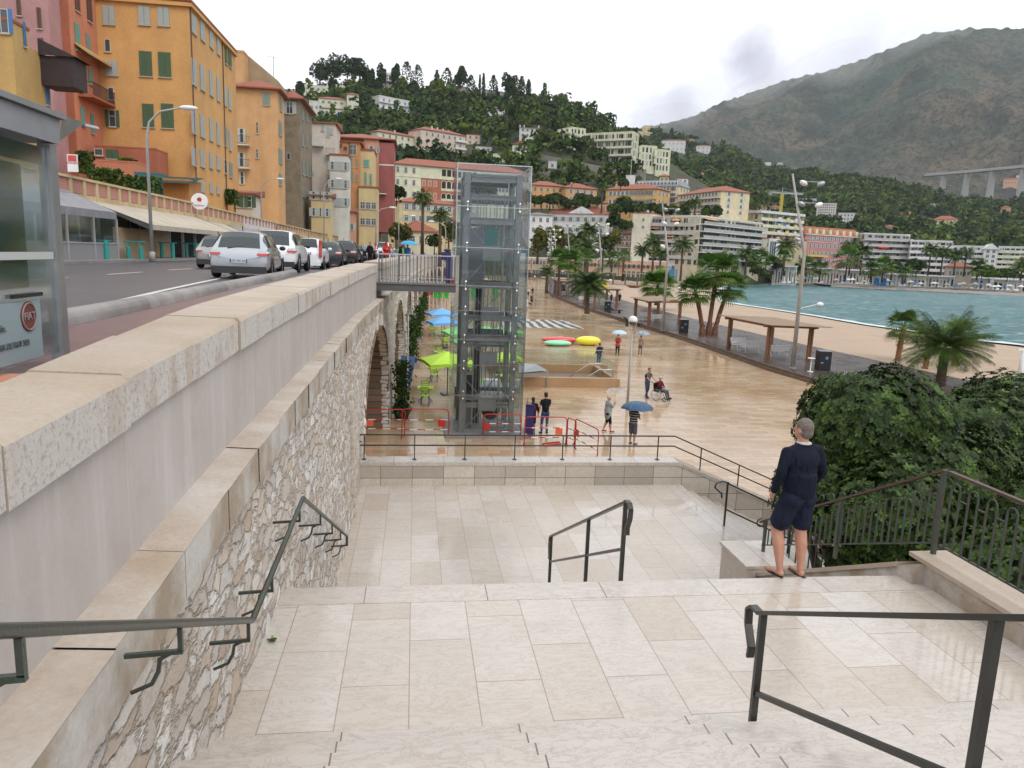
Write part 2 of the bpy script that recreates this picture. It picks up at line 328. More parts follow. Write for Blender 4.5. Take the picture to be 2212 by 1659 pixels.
sky=nt.nodes.new('ShaderNodeTexSky');sky.sky_type='NISHITA';sky.sun_disc=False;sky.sun_elevation=SUN_EL;sky.sun_rotation=SUN_AZ;sky.air_density=1.2;sky.dust_density=3
nt.links.new(sky.outputs[0],bg.inputs[0]);bg.inputs[1].default_value=.1
tc=nt.nodes.new('ShaderNodeTexCoord');gen=tc.outputs['Generated']
def wmap(scale):
 mp=nt.nodes.new('ShaderNodeMapping');mp.inputs['Scale'].default_value=scale;nt.links.new(gen,mp.inputs[0]);return mp.outputs[0]
cl=noi(nt,wmap((1,1,2.6)),2.1,6,.55,.3)
cloudc=mixc(nt,ramp(nt,cl,.52,.80),(1.0,1.0,1.0),(.82,.86,.96))
def blob(u,v,rad,dark,amt,sx=1.):
 global cloudc
 d=ray(u,v).normalized();dt=nt.nodes.new('ShaderNodeVectorMath');dt.operation='DISTANCE';nt.links.new(gen,dt.inputs[0]);dt.inputs[1].default_value=d
 n=noi(nt,wmap((1,1,1)),11/max(rad*8,.6),6,.62,.6);e=math_(nt,'ADD',dt.outputs['Value'],math_(nt,'MULTIPLY',math_(nt,'SUBTRACT',n,.5),rad*1.5))
 cloudc=mixc(nt,ramp(nt,e,rad*.1,rad,amt,0),cloudc,dark)
for u_,v_ in((1440,262),(1500,236),(1555,205),(1625,172),(1700,146),(1790,128),(1870,100),(1950,66)):blob(u_,v_,.055,(.80,.82,.89),.65)
blob(1740,130,.24,(.80,.81,.90),.8);blob(2050,50,.20,(.88,.92,.98),.6);blob(1612,125,.036,(.42,.41,.49),.8);blob(1650,160,.03,(.5,.5,.58),.6);blob(1850,110,.05,(.66,.67,.78),.6)
blob(1464,232,.024,(.42,.42,.5),.8);blob(1430,262,.05,(.70,.71,.8),.8);blob(740,25,.10,(.83,.86,.98),.8)
bg2=nt.nodes.new('ShaderNodeBackground');nt.links.new(cloudc,bg2.inputs[0]);bg2.inputs[1].default_value=SKYS
mx=nt.nodes.new('ShaderNodeMixShader');mx.inputs[0].default_value=.93;nt.links.new(bg.outputs[0],mx.inputs[1]);nt.links.new(bg2.outputs[0],mx.inputs[2]);nt.links.new(mx.outputs[0],wo.inputs[0])
sl=bpy.data.lights.new('sun','SUN');sl.energy=SUNE;sl.angle=R_(25);sl.color=(1,.96,.9);so=bpy.data.objects.new('sun',sl);COL.objects.link(so)
so.rotation_euler=Vector((-math.sin(SUN_AZ)*math.cos(SUN_EL),-math.cos(SUN_AZ)*math.cos(SUN_EL),-math.sin(SUN_EL))).to_track_quat('-Z','Y').to_euler()
WALLX=[(-12,-1.24),(19,-1.24),(31,-1.0),(44,-.64),(61,-.17),(82,.49),(103.5,1.23),(150,4.5),(200,10),(250,19),(262,24)]
wx=lambda y:lerp_tab(WALLX,y)
ROADZ=[(-30,6.3),(50,6.3),(170,5.7),(300,5.4)]
rz_=lambda y:lerp_tab(ROADZ,y)
KERB=[(25.4,-20),(25.6,41.6),(25.1,44),(24.75,49),(25.2,66.4),(24.6,83.8),(24.1,106.6),(25.2,136.8),(27.4,153),(34,191.8),(41,225)]
SANDX=[(36.2,-20),(36.2,44),(36.1,47),(35.8,50.9),(34.9,62.8),(34.7,80.8),(34.3,102.4),(35.6,129.2),(40,160),(48,195),(54,226)]
WATER=[(75,-60),(70,30),(66.5,73),(64.6,76.2),(62.3,94.4),(62.7,110.3),(62,124.6),(60.8,141.1),(74.4,175.9),(96,225),(112,254),(122,266),(140,272),(168,284),(187,280),(233,262),(300,243),(420,225),(900,150)]
g=MB();g.quad((-9000,-9000,-1.6),(9000,-9000,-1.6),(9000,9000,-1.6),(-9000,9000,-1.6));struct('ground',g,M_('earth',(.16,.13,.09),.9,(.08,.09,.05),.05,.8))
def seam():
 m,nt,b=nmat('sea_water');p=pos(nt,(1,1.6,1),rot=(0,0,.35));n=noi(nt,p,.06,3)
 fo=noi(nt,pos(nt,(.35,1.5,1),rot=(0,0,.5)),1.0,4,.7);c=mixc(nt,ramp(nt,n,.35,.65),(.026,.125,.145),(.055,.20,.215));c=mixc(nt,ramp(nt,noi(nt,pos(nt,(.3,1.3,1),rot=(0,0,.5)),.45,5,.7),.4,.62,0,.6),c,(.03,.12,.14))
 c=mixc(nt,ramp(nt,fo,.565,.63,0,.75),c,(.6,.66,.66));nt.links.new(c,b.inputs['Base Color']);b.inputs['Roughness'].default_value=.3;b.inputs['Specular IOR Level'].default_value=.22
 h=math_(nt,'ADD',noi(nt,p,.55,4,.6),math_(nt,'MULTIPLY',noi(nt,p,2.2,3),.4));bump(nt,b,h,.9,.5);return m
SEA=seam()
g=MB();W2=[(x,y,-.32)for x,y in WATER]
for(a,b_)in zip(W2,W2[1:]):g.quad(a,(a[0]+9000,a[1]-1500,-.32),(b_[0]+9000,b_[1]-1500,-.32),b_)
g.quad((75,-60,-.32),(75,-9000,-.32),(9075,-9000,-.32),(9075,-1560,-.32));struct('sea',g,SEA)
def surf_line(pts,w,z,name,m):
 g=MB();n=0
 for(a,b_)in zip(pts,pts[1:]):
  L=math.hypot(b_[0]-a[0],b_[1]-a[1]);k=max(1,int(L/3));nx,ny=(b_[1]-a[1])/L,-(b_[0]-a[0])/L
  if nx<0:nx,ny=-nx,-ny
  for i in range(k):
   t0,t1=i/k,(i+1)/k;w0=w*(.4+.9*noise.noise((n*.37,1,2))**2*4);w1=w*(.4+.9*noise.noise(((n+1)*.37,1,2))**2*4);n+=1
   p=[a[0]+(b_[0]-a[0])*t0,a[1]+(b_[1]-a[1])*t0];q=[a[0]+(b_[0]-a[0])*t1,a[1]+(b_[1]-a[1])*t1]
   g.quad((p[0]-.8,p[1],z),(p[0]+nx*w0,p[1]+ny*w0,z),(q[0]+nx*w1,q[1]+ny*w1,z),(q[0]-.8,q[1],z))
 return tag(g.build(name,m),'white breaking foam along the edge of the beach','surf',None,'stuff')
surf_line(WATER[1:14],1.6,-.30,'surf',M_('sea_foam',(.7,.73,.74),.6,(.45,.6,.6),1.5,.8))
g=MB();ys=[(-20,36.2,75),(44,36.2,68.5)]+[(y,lerp_tab([(b,a)for a,b in SANDX],y),lerp_tab([(b,a)for a,b in WATER[1:12]],y))for y in(60,76,94,110,125,141,158,176,200,226)]+[(240,42,104),(256,42,113.5)]
rows=[]
for y,xa,xb in ys:
 rows.append([(xa-.3+(xb+1.5-xa+.3)*t,y,.22*(1-t)**1+(.10*noise.noise((xa+t*9,y*.2,3))if 0<t<1 else 0)-.55*t**2)for t in np.linspace(0,1,15)])
for a,b_ in zip(rows,rows[1:]):
 for i in range(14):g.quad(a[i],a[i+1],b_[i+1],b_[i])
struct('beach',g,SAND,True)
g=MB();yy=[-20,18.4,19,25,31,38,44,61,66.4,82,83.8,103.5,106.6,120,136.8,150,153,175,191.8,225]
kx=lambda y:lerp_tab([(b,a)for a,b in KERB],y);sx_=lambda y:lerp_tab([(b,a)for a,b in SANDX],y)
for a,b_ in zip(yy,yy[1:]):g.quad((wx(a)-6,a,0),(kx(a)+.1,a,0),(kx(b_)+.1,b_,0),(wx(b_)-6,b_,0))
g.quad((4,225,0),(60,225,0),(60,262,0),(16,262,0));g.quad((60,225,-.004),(64,240,-.004),(114,262,-.004),(60,262,-.004));struct('promenade',g,PAVE)
g=MB();e=MB();
for(a,b_)in zip(KERB,KERB[1:]):
 sa,sb=sx_(a[1]),sx_(b_[1]);g.quad((a[0]+.28,a[1],.35),(sa,a[1],.35),(sb,b_[1],.35),(b_[0]+.28,b_[1],.35));g.quad((sa,a[1],.35),(sa,a[1],-.5),(sb,b_[1],-.5),(sb,b_[1],.35))
 for k,(o1,z1)in enumerate(((0,.18),(.16,.36))):e.prism([(a[0]+o1,a[1]),(a[0]+o1+.14,a[1]),(b_[0]+o1+.14,b_[1]),(b_[0]+o1,b_[1])],-.02,z1)
struct('boardwalk',g,DECK);struct('boardwalk_kerb',e,DECKS)
g=MB();g.prism([(36.4,-20),(62,30),(60.5,34),(36.4,41)],-.3,.12);struct('beach_path',g,CONC)
def band(name,xa,xb,z,m,y0=-30,y1=262,thick=None,dz=0,ys=None):
 g=MB();L=ys or[y0]+[y for y in(0,19,31,44,61,82,103.5,125,150,175,200,225,250)if y0<y<y1]+[y1]
 for a,b_ in zip(L,L[1:]):
  za,zb=z+rz_(a)-6.3+dz,z+rz_(b_)-6.3+dz;x0,x1,x2,x3=xa(a),xb(a),xb(b_),xa(b_)
  if thick:
   g.add([(x0,a,za-thick),(x1,a,za-thick),(x2,b_,zb-thick),(x3,b_,zb-thick),(x0,a,za),(x1,a,za),(x2,b_,zb),(x3,b_,zb)],[(4,5,6,7),(0,1,5,4),(1,2,6,5),(2,3,7,6),(3,0,4,7)])
  else:g.quad((x0,a,za),(x1,a,za),(x2,b_,zb),(x3,b_,zb))
 return struct(name,g,m)
off=lambda d:(lambda y:(wx(y)+1.24)+d)
band('road',off(-14.8),off(-4.2),6.30,ASPH)
band('footpath',off(-4.3),off(-2.1),6.34,PURP,thick=.5)
band('far_pavement',off(-26),off(-14.8),6.43,CONC,thick=.3)
band('parking_line',lambda y:off(-4.95-(y-9)*.09 if y<30 else-7.06)(y),lambda y:off(-4.80-(y-9)*.09 if y<30 else-6.92)(y),6.306,WLINE,6,150,ys=[6,9,12,15,18,21,25,30,44,61,82,103,125,150])
g=MB()
for k in range(22):
 y=8.5+k*5.55
 if k%1==0:
  x=-9.85;ln=2.9;g.quad((off(x)(y),y,rz_(y)+.006),(off(x+.13)(y),y,rz_(y)+.006),(off(x+.13)(y+ln),y+ln,rz_(y+ln)+.006),(off(x)(y+ln),y+ln,rz_(y+ln)+.006))
struct('lane_marking',g,WLINE)
g=MB();g.box(-3.5,4.2,6.36,-2.6,6.0,6.368);struct('tactile_paving',g,M_('orange_tactile_tiles',(.55,.24,.15),.6))
bt=thing('concrete_barrier','long low rounded grey concrete barrier between the purple footpath and the road','barrier',(-4.3,10,6.3))
for i,(a,b_)in enumerate(((-4,1.5),(1.52,7),(7.02,12.5),(12.52,18),(18.02,24),(24.02,30))):
 g=MB();pr=[(-.20,0),(-.19,.12),(-.15,.18),(-.07,.215),(.04,.215),(.11,.18),(.15,.12),(.17,0)];vs=[]
 for y in(a,b_):
  xo=-4.33-(y-12)*.02 if y>12 else-4.33;vs+=[(xo+p[0],y,6.3+p[1])for p in pr]
 n=len(pr);g.add(vs,[(i_,i_+1,n+i_+1,n+i_)for i_ in range(n-1)]+[tuple(range(n-1,-1,-1)),tuple(range(n,2*n))]);g.build('barrier_segment',CONC,bt,True)
g=MB();g.quad((-1.4,4.75,3.9),(5.75,4.75,3.9),(5.75,7.05,3.9),(-1.4,7.05,3.9));struct('upper_landing',g,MARBLE)
g=MB();g.box(-1.4,7.05,3.6,5.75,7.42,3.904)
for k in range(1,14):
 y=7.42+(k-1)*.335;g.box(-1.4,y,1.4,5.6,y+.37,3.9-k*.1643)
y=4.75
for k in range(12):
 g.box(-1.4,4.75-(k+1)*.335,3.7+k*.1643,5.75,4.79-k*.335,3.9+(k+1)*.1643)
g.box(-1.4,-9,5.4,5.75,.75,5.868);struct('stairs',g,STEPM)
g=MB();g.quad((-1.4,11.75,1.6),(7.0,11.75,1.6),(7.0,18.0,1.6),(-1.4,18.0,1.6));g.quad((7.0,11.75,1.6),(7.9,17.98,1.6),(7.0,18,1.6),(7.0,17,1.6))if 0 else None
struct('lower_landing',g,MARBLE)
g=MB()
for k in range(1,10):g.box(7.0+(k-1)*.36-.02,11.75,-.1,7.0+k*.36,18.0,1.6-k*.16)
g.box(6.86,11.75,1.3,7.02,18,1.603);struct('side_stairs',g,STEPM)
g=MB();g.prism([(11.3,18.45),(14.4,16.2),(15.6,17.1),(12.2,20.8)],-.02,.05);struct('ramp',g,M_('slate_grey_slab',(.10,.115,.14),.4))
wl=thing('low_marble_wall','low wall of marble slabs closing the lower landing, with an iron rail on it','wall',(3,18.2,0))
g=MB();g.box(-1.3,18.0,-.05,6.9,18.45,2.12);g.add([(6.9,18.0,-.05),(11.2,18.0,-.05),(11.2,18.45,-.05),(6.9,18.45,-.05),(6.9,18.0,2.12),(11.2,18.0,.35),(11.2,18.45,.35),(6.9,18.45,2.12)],[(4,5,6,7),(0,1,5,4),(1,2,6,5),(2,3,7,6)]);g.build('wall_face',LOWWALL,wl)
g=MB();g.box(-1.3,17.985,2.12,6.9,18.55,2.21);g.add([(6.9,17.985,2.12),(11.3,17.985,.31),(11.3,18.55,.31),(6.9,18.55,2.12),(6.9,17.985,2.21),(11.3,17.985,.40),(11.3,18.55,.40),(6.9,18.55,2.21)],[(4,5,6,7),(0,1,5,4),(1,2,6,5),(2,3,7,6)]);g.build('coping',STEPM,wl)
cb=thing('stair_side_wall','low marble curb wall along the right edge of the stairs under the green railing','wall',(5.9,7.3,3.9))
g=MB();g.box(5.75,-6,-.5,6.15,7.2,4.14);g.build('landing_curb',LEDGES,cb)
g=MB();g.box(5.72,-6,4.14,6.2,7.45,4.19);g.build('curb_coping',COPE,cb)
g=MB();g.add([(5.6,7.2,-.2),(6.15,7.2,-.2),(6.15,10.7,-.2),(5.6,10.7,-.2),(5.6,7.2,4.14),(6.15,7.2,4.14),(6.15,10.7,2.40),(5.6,10.7,2.40)],[(0,3,2,1),(4,5,6,7),(0,1,5,4),(1,2,6,5),(2,3,7,6),(3,0,4,7)]);g.build('sloping_string',LEDGES,cb)
g=MB();g.add([(5.57,7.46,4.0),(6.18,7.46,4.0),(6.18,10.72,2.39),(5.57,10.72,2.39),(5.57,7.46,4.06),(6.18,7.46,4.06),(6.18,10.72,2.45),(5.57,10.72,2.45)],[(4,5,6,7),(0,1,5,4),(1,2,6,5),(2,3,7,6),(3,0,4,7)]);g.build('sloping_coping',COPE,cb)
g=MB();g.box(5.42,10.72,-.2,6.22,11.75,2.52);g.box(5.38,10.70,2.52,6.26,11.78,2.57);g.build('end_block',STEPM,cb)
quay=thing('quay_wall','long quay wall of pale rubble masonry with arches, plaster parapet and stone coping','wall',(-1.24,10,0))
ARCH=[(19.4,30.9,4.85),(35.9,45.2,4.75),(50.3,59.6,4.7),(64.5,74,4.6),(79,88.5,4.5),(93.5,103,4.4),(108,117.5,4.3),(122,131,4.3),(136,145,4.2),(150,159,4.2),(165,174,4.1),(180,189,4.1)]
def arch_z(y):
 for a,b_,h in ARCH:
  if a<y<b_:
   t=(y-(a+b_)/2)/((b_-a)/2);return h*(.42+.58*math.sqrt(max(0,1-t*t)))
 return None
def ztop(y):return lerp_tab([(-8,5.16),(2.7,5.34),(4.2,5.37),(6,5.44),(15,5.44),(60,5.16),(262,4.03)],y)
cornz=lambda y:lerp_tab([(-8,5.40),(2.7,5.61),(4.2,5.64),(6,5.71),(15,5.71),(60,5.43),(262,4.3)],y)
V=[];Q=[];idx={}
ylist=list(np.arange(-8,14,.07))+list(np.arange(14,34,.10))+list(np.arange(34,76,.2))+list(np.arange(76,262,.8))
zl=[.0]
def vid(i,k,y,z):
 key=(i,k)
 if key in idx:return idx[key]
 d=0
 if y<34:
  p=Vector((0,y*.62,z*1.35))*1.0;p+=Vector((0,noise.noise(Vector((y*1.5,z*1.5,3))),noise.noise(Vector((y*1.5,z*1.5,9)))))*.16
  ds,_=noise.voronoi(p*4.2);d=min((ds[1]-ds[0])*4.2,.10)*.24+.025*noise.noise(Vector((y*.8,z*.8,1)))+.012*noise.noise(Vector((y*9,z*9,1)))
 else:d=.06*noise.noise(Vector((y*.6,z*.9,1)))
 idx[key]=len(V);V.append((wx(y)-.02-.115*z/5.4+d,y,z));return idx[key]
for i in range(len(ylist)-1):
 y0,y1=float(ylist[i]),float(ylist[i+1]);dz=.09 if y0<14 else .12 if y0<34 else .25
 top=ztop(y0);nz=int(top/dz);az=arch_z((y0+y1)/2)
 zmin=3.6 if y0<4 else 1.2 if y0<17.5 else 0
 key={14:1,34:2}.get(0,0)
 for k in range(nz):
  z0=top*k/nz;z1=top*(k+1)/nz
  if z1<zmin or(az is not None and(z0+z1)/2<az):continue
  g0=(y0<14,y0<34)
  Q.append((vid((i,nz),k,y0,z0),vid((i+1,nz),k,y1,z0),vid((i+1,nz),k+1,y1,z1),vid((i,nz),k+1,y0,z1)))
link('masonry',npmesh('masonry',np.array(V)-np.array(ORG[quay.name]),Q,RUBBLE,smooth=True),quay)
WSTONE=M_('white_ring_stone',(.74,.72,.70),.7,(.52,.47,.42),4,.8,fine=12,bm=10)
for n,(a,b_,h)in enumerate(ARCH):
 c=(a+b_)/2;r=(b_-a)/2;K=22;pts=[(a,0.)]+[(c-r*math.cos(math.pi*k/K),h*(.42+.58*math.sin(math.pi*k/K)))for k in range(K+1)]+[(b_,0.)]
 g=MB()
 for p,q in zip(pts,pts[1:]):g.quad((wx(p[0])-.02,p[0],p[1]),(wx(p[0])-5,p[0],p[1]),(wx(q[0])-5,q[0],q[1]),(wx(q[0])-.02,q[0],q[1]))
 g.poly([(wx(p[0])-5,p[0],p[1])for p in pts][::-1]);g.build('vault',BRICKIN,quay)
 if n<7:
  g=MB();ring=[]
  for k in range(13):ring.append((a,h*.42*k/13))
  kk=40 if n<2 else 26
  for k in range(kk+1):ring.append((c-r*math.cos(math.pi*k/kk),h*(.42+.58*math.sin(math.pi*k/kk))))
  for k in range(12,-1,-1):ring.append((b_,h*.42*k/13))
  for p,q in zip(ring,ring[1:]):
   m=Vector((0,(p[0]+q[0])/2,(p[1]+q[1])/2));tdir=Vector((0,q[0]-p[0],q[1]-p[1]));L=tdir.length
   if L<.01:continue
   tdir.normalize();nd=Vector((0,-tdir.z,tdir.y));wd=random.uniform(.16,.44)
   g.obox((wx(m.y)-.16-.1*m.z/5.4+random.uniform(-.03,.03),m.y+nd.y*wd*.5,m.z+nd.z*wd*.5),(random.uniform(.13,.19),random.uniform(-.03,.03),random.uniform(-.02,.02)),tdir*(L*random.uniform(.42,.52)),nd*(wd*.5+.02))
  o=g.build('ring_stones',WSTONE,quay);bv=o.modifiers.new('b','BEVEL');bv.width=.04;bv.segments=2
g=MB();g2=MB();L=list(np.arange(-8,34,1.02))+list(np.arange(34,262,3.))
for a,b_ in zip(L,L[1:]):
 b2=b_-.012;za,zb=cornz(a)+random.uniform(-.006,.006),cornz(b_)+random.uniform(-.006,.006);o1=random.uniform(-.012,.012)
 fa,fb=wx(a)-.055+o1,wx(b_)-.055+o1
 g.add([(fa-.4,a,za+.02),(fa,a,za),(fb,b2,zb),(fb-.4,b2,zb+.02)],[(0,1,2,3)])
 g2.add([(fa,a,za-.002),(fa,a,za-.30),(fb,b2,zb-.30),(fb,b2,zb-.002),(fa-.5,a,za-.3),(fb-.5,b2,zb-.3)],[(0,1,2,3),(1,4,5,2)])
g.build('ledge_top',LEDGE,quay);g2.build('ledge_side',LEDGES,quay)
def pfx(y):return wx(y)-.31
g=MB();Y2=[-8,0,5,10,15,19,25,27.4];Y3=[30.0,36,44,61,82,103.5,125,150,175,200,225,250,262]
ctop=lambda y:lerp_tab([(-8,6.58),(2.9,6.66),(5,6.72),(7,6.78),(13,6.82),(33,6.92),(60,6.95),(100,6.85),(170,6.6),(262,6.5)],y)
for LL in(Y2,Y3):
 for a,b_ in zip(LL,LL[1:]):g.add([(pfx(a),a,cornz(a)-.02),(pfx(b_),b_,cornz(b_)-.02),(pfx(b_),b_,ctop(b_)-.2),(pfx(a),a,ctop(a)-.2),(pfx(a)-.45,a,cornz(a)-.02),(pfx(b_)-.45,b_,cornz(b_)-.02),(pfx(b_)-.45,b_,ctop(b_)-.2),(pfx(a)-.45,a,ctop(a)-.2)],[(0,1,2,3),(5,4,7,6),(1,5,6,2),(4,0,3,7)])
g.build('parapet',PLAST,quay)
cback=lambda y:lerp_tab([(-8,-1.95),(3,-1.98),(5,-2.08),(8,-2.2),(12,-2.22)],y)
g=MB();y=-8.0;rr=random.Random(3)
while y<262:
 Ls=rr.uniform(.95,1.35)if y<31 else 2.2;b_=y+Ls
 if 27.0<b_<29.9:b_=27.5
 if y>27.4 and y<29.9:y=29.95;continue
 xo=rr.uniform(-.012,.012);zo=rr.uniform(-.008,.008);fa,fb=wx(y)-.27+xo,wx(b_)-.27+xo
 ba=(cback(y)if y<19 else wx(y)-1.0);bb=(cback(b_)if b_<19 else wx(b_)-1.0);ta,tb=ctop(y)+zo,ctop(b_)+zo;e=.012;b2=b_-.008
 sec=lambda f,bk,t:[(f+.0,t-.28),(f,t-.03),(f-.03,t),(bk+.04,t+.012),(bk,t-.03),(bk,t-.28)]
 s0=[(p[0],y,p[1])for p in sec(fa,ba,ta)];s1=[(p[0],b2,p[1])for p in sec(fb,bb,tb)]
 g.mat(1).add(s0+s1,[(0,6,7,1)]);g.mat(0).add(s0+s1,[(1,7,8,2),(2,8,9,3),(3,9,10,4),(4,10,11,5),(0,1,2,3,4,5),(11,10,9,8,7,6)])
 y=b_
g.build('coping',[COPE,COPES],quay)
g=MB();z=5.0
for k in range(11):
 g.obox((-1.25-.1*(4.7-k*.3)/5.4+.03,15.6+random.uniform(-.06,.06)+k*.02,4.4-k*.27),(.06,0,0),(0,random.uniform(.02,.07),0),(0,.02,random.uniform(.05,.12)))
o=g.build('projecting_stones',LEDGE,quay);bv=o.modifiers.new('b','BEVEL');bv.width=.03;bv.segments=2
hr=thing('wall_handrail','dark green iron handrail on curled brackets along the rubble wall beside the stairs','handrail',(-1.05,6,5))
g=MB();P0,P1,P2,P3=Vector((-1.02,.9,6.92)),Vector((-1.02,4.66,4.99)),Vector((-1.02,6.9,5.06)),Vector((-1.02,11.45,2.88))
g.tube([(-1.02,.2,7.2),P0,P1],.021,10);g.tube([P1,P2,P3,P3+Vector((0,0,-.16))],.021,10);g.build('rail',IRON,hr,True)
for p in(P0+(P1-P0)*.28,P0+(P1-P0)*.62,P0+(P1-P0)*.97,P1+(P2-P1)*.30,P1+(P2-P1)*.9,P2+(P3-P2)*.28,P2+(P3-P2)*.54,P2+(P3-P2)*.78,P3+Vector((0,-.1,.02))):
 g=MB();x,y,z=p;g.bar((x,y,z-.02),(x,y,z-.13),.02);g.bar((x+.01,y,z-.135),(x-.24,y,z-.15),.02)
 g.tube([(x-.04,y,z-.14),(x-.09,y,z-.17),(x-.10,y,z-.23),(x-.13,y,z-.29),(x-.22,y,z-.33)],.011,6);g.build('bracket',IRON,hr)
def centre_rail(label,top,posts,bottomrail,hooks,m,w=.05):
 t=thing('stair_handrail',label,'handrail',posts[0][0])
 for f,tp in posts:g=MB();g.bar(f,(f[0],f[1],tp),w*.95,w*.7);g.build('post',m,t)
 g=MB();
 for a,b_ in zip(top,top[1:]):g.bar(a,b_,w*1.15,w*.55)
 g.build('handrail_bar',m,t)
 g=MB();g.bar(*bottomrail,w*.6,w*.7);g.build('lower_bar',m,t)
 for h in hooks:
  g=MB();
  for a,b_ in zip(h,h[1:]):g.bar(a,b_,w*1.1,w*.45)
  g.build('curled_end',m,t)
 return t
X=2.42
def hk(y,z,d):return[(X,y,z),(X,y+d*.10,z+.0),(X,y+d*.16,z-.05),(X,y+d*.15,z-.16),(X,y+d*.07,z-.30),(X,y+d*.08,z-.38)]
centre_rail('near black iron handrail in the middle of the steps at the lower right',[(X,4.55,5.0),(X,2.4,6.08),(X,1.5,6.52)],
 [((X,4.5,4.06),5.02),((X,2.58,4.98),5.98)],[(X,4.5,4.42),(X,1.6,5.62)],[hk(4.55,5.0,1)],IRONB)
centre_rail('black iron handrail with three posts on the flight down to the lower landing',[(X,7.78,4.70),(X,12.1,2.57)],
 [((X,7.85,3.7),4.69),((X,9.5,2.7),3.86),((X,12.05,1.6),2.60)],[(X,7.85,4.1),(X,12.05,2.12)],[hk(7.80,4.70,-1),[(X,12.1,2.57),(X,12.16,2.5),(X,12.14,2.3),(X,12.1,2.15)]],IRONB)
rl=thing('wall_top_railing','thin black two-bar railing on top of the low marble wall before the lift','railing',(3,18.2,2.2))
g=MB();RT=[(-1.3,18.25,2.85),(6.84,18.25,2.85),(11.2,18.25,1.0)];RM=[(-1.3,18.25,2.58),(6.84,18.25,2.58),(11.2,18.25,.73)]
for LL in(RT,RM):
 for a,b_ in zip(LL,LL[1:]):g.bar(a,b_,.030)
g.tube([(-1.25,18.25,2.85),(-1.36,18.25,2.80),(-1.36,18.25,2.70),(-1.25,18.25,2.66)],.014,6);g.build('rails',IRONB,rl)
for x in[-1.2+.0,.05,1.32,2.60,3.85,5.12,6.40,7.6,8.7,9.8,10.9]:
 zt=2.85 if x<=6.84 else 2.85-(x-6.84)*.4243;g=MB();g.bar((x,18.25,zt-.64),(x,18.25,zt),.026);g.box(x-.05,18.2,zt-.64,x+.05,18.3,zt-.625);g.build('post',IRONB,rl)
hs=thing('side_stair_handrail','black iron handrail with a curled end beside the steps leading down to the right','handrail',(6.91,15,1.6))
g=MB();s=(1.42)/3.35;g.bar((6.91,15,2.60),(10.2,15,2.60-3.29*.4545),.04,.03);g.bar((6.91,15,2.0),(10.2,15,2.0-3.29*.4545),.03);g.build('rails',IRONB,hs)
g=MB();g.tube([(6.95,15,2.60),(6.80,15,2.64),(6.66,15,2.60),(6.63,15,2.50),(6.72,15,2.42),(6.80,15,2.36),(6.81,15,2.26)],.02,8);g.build('curled_end',IRONB,hs)
for x in(6.92,8.5,10.1):g=MB();zt=2.60-(x-6.91)*.4545;g.bar((x,15,zt-1.0),(x,15,zt),.035);g.build('post',IRONB,hs)
def balustrade(label,a,b_,ha,hb,n,posts,name='iron_balustrade',loops=True,scroll=None):
 a=Vector(a);b_=Vector(b_);t=thing(name,label,'railing',tuple(a));d=b_-a
 g=MB();ta,tb=a+Vector((0,0,ha)),b_+Vector((0,0,hb));g.bar(ta,tb,.055,.028);g.build('handrail_bar',BRONZE,t)
 g=MB();g.bar(a+Vector((0,0,.16)),b_+Vector((0,0,.16)),.022);sub=MB()
 k=int(d.length/.13/2)*2
 for i in range(k):
  f=(i+.5)/k;p=a+d*f;h=ha+(hb-ha)*f;top=h-.10 if loops else h
  g.bar(p+Vector((0,0,.16)),p+Vector((0,0,top-.07)),.018)
 if loops:
  for i in range(0,k,2):
   f0,f1=(i+.5)/k,(i+1.5)/k;p0=a+d*f0;p1=a+d*f1;h0=ha-.17;pm=(p0+p1)/2;r=(p1-p0)/2
   pts=[p0*1.0+Vector((0,0,h0))]+[pm-r*math.cos(q)+Vector((0,0,h0+.075*math.sin(q)))for q in(R_(30),R_(60),R_(90),R_(120),R_(150))]+[p1+Vector((0,0,h0))]
   sub.tube(pts,.010,5)
   if i+2<k:
    q0=p1+Vector((0,0,h0-.10));q1=a+d*((i+2.5)/k)+Vector((0,0,h0-.10));sub.bar(q0,q1,.014)
 if loops:g.add(sub.v,sub.f)
 g.build('balusters',IRON,t)
 for f in posts:g=MB();p=a+d*f;h=ha+(hb-ha)*f;g.bar(p-Vector((0,0,.05)),p+Vector((0,0,h)),.045);g.build('post',IRON,t)
 if scroll:
  g=MB();c=b_+Vector((0,.0,hb-.05));pts=[]
  for q in range(15):an=R_(90+q*32);rr_=.085-.0045*q;pts.append(c+Vector((-.04+math.cos(an)*rr_*1.1,.02,math.sin(an)*rr_)))
  g.tube(pts,.014,6);g.build('scroll',IRON,t)
 return t
balustrade('hooped green iron balustrade running down from the corner post to behind the man',(5.95,7.35,4.17),(5.95,11.35,2.50),1.02,.60,28,(.002,.47,.985),scroll=True)
balustrade('green wrought iron balustrade along the level curb at the right edge of the picture',(5.95,7.28,4.17),(5.95,1.2,4.17),1.02,1.02,40,(.5,.98))
balustrade('dark lower balustrade beside the side steps, half hidden behind the man',(6.3,11.62,1.95),(9.6,11.62,.45),1.0,1.0,26,(.02,.5,.98),loops=False)
def ridge_tab(pts):
 t=[]
 for u,v in pts:
  d=ray(u,v);t.append((math.atan2(d.x,d.y),d.z/math.hypot(d.x,d.y)))
 t.sort();return np.array([a for a,_ in t]),np.array([b for _,b in t])
RA=ridge_tab([(-2500,560),(-900,420),(0,300),(400,262),(560,250),(620,225),(680,199),(760,196),(840,202),(920,210),(1000,218),(1080,222),(1160,218),(1200,226),(1260,250),(1300,270),(1330,290),(1360,306),(1400,330),(1440,350),(1500,385),(1600,440),(1750,520),(1900,575),(2300,600)])
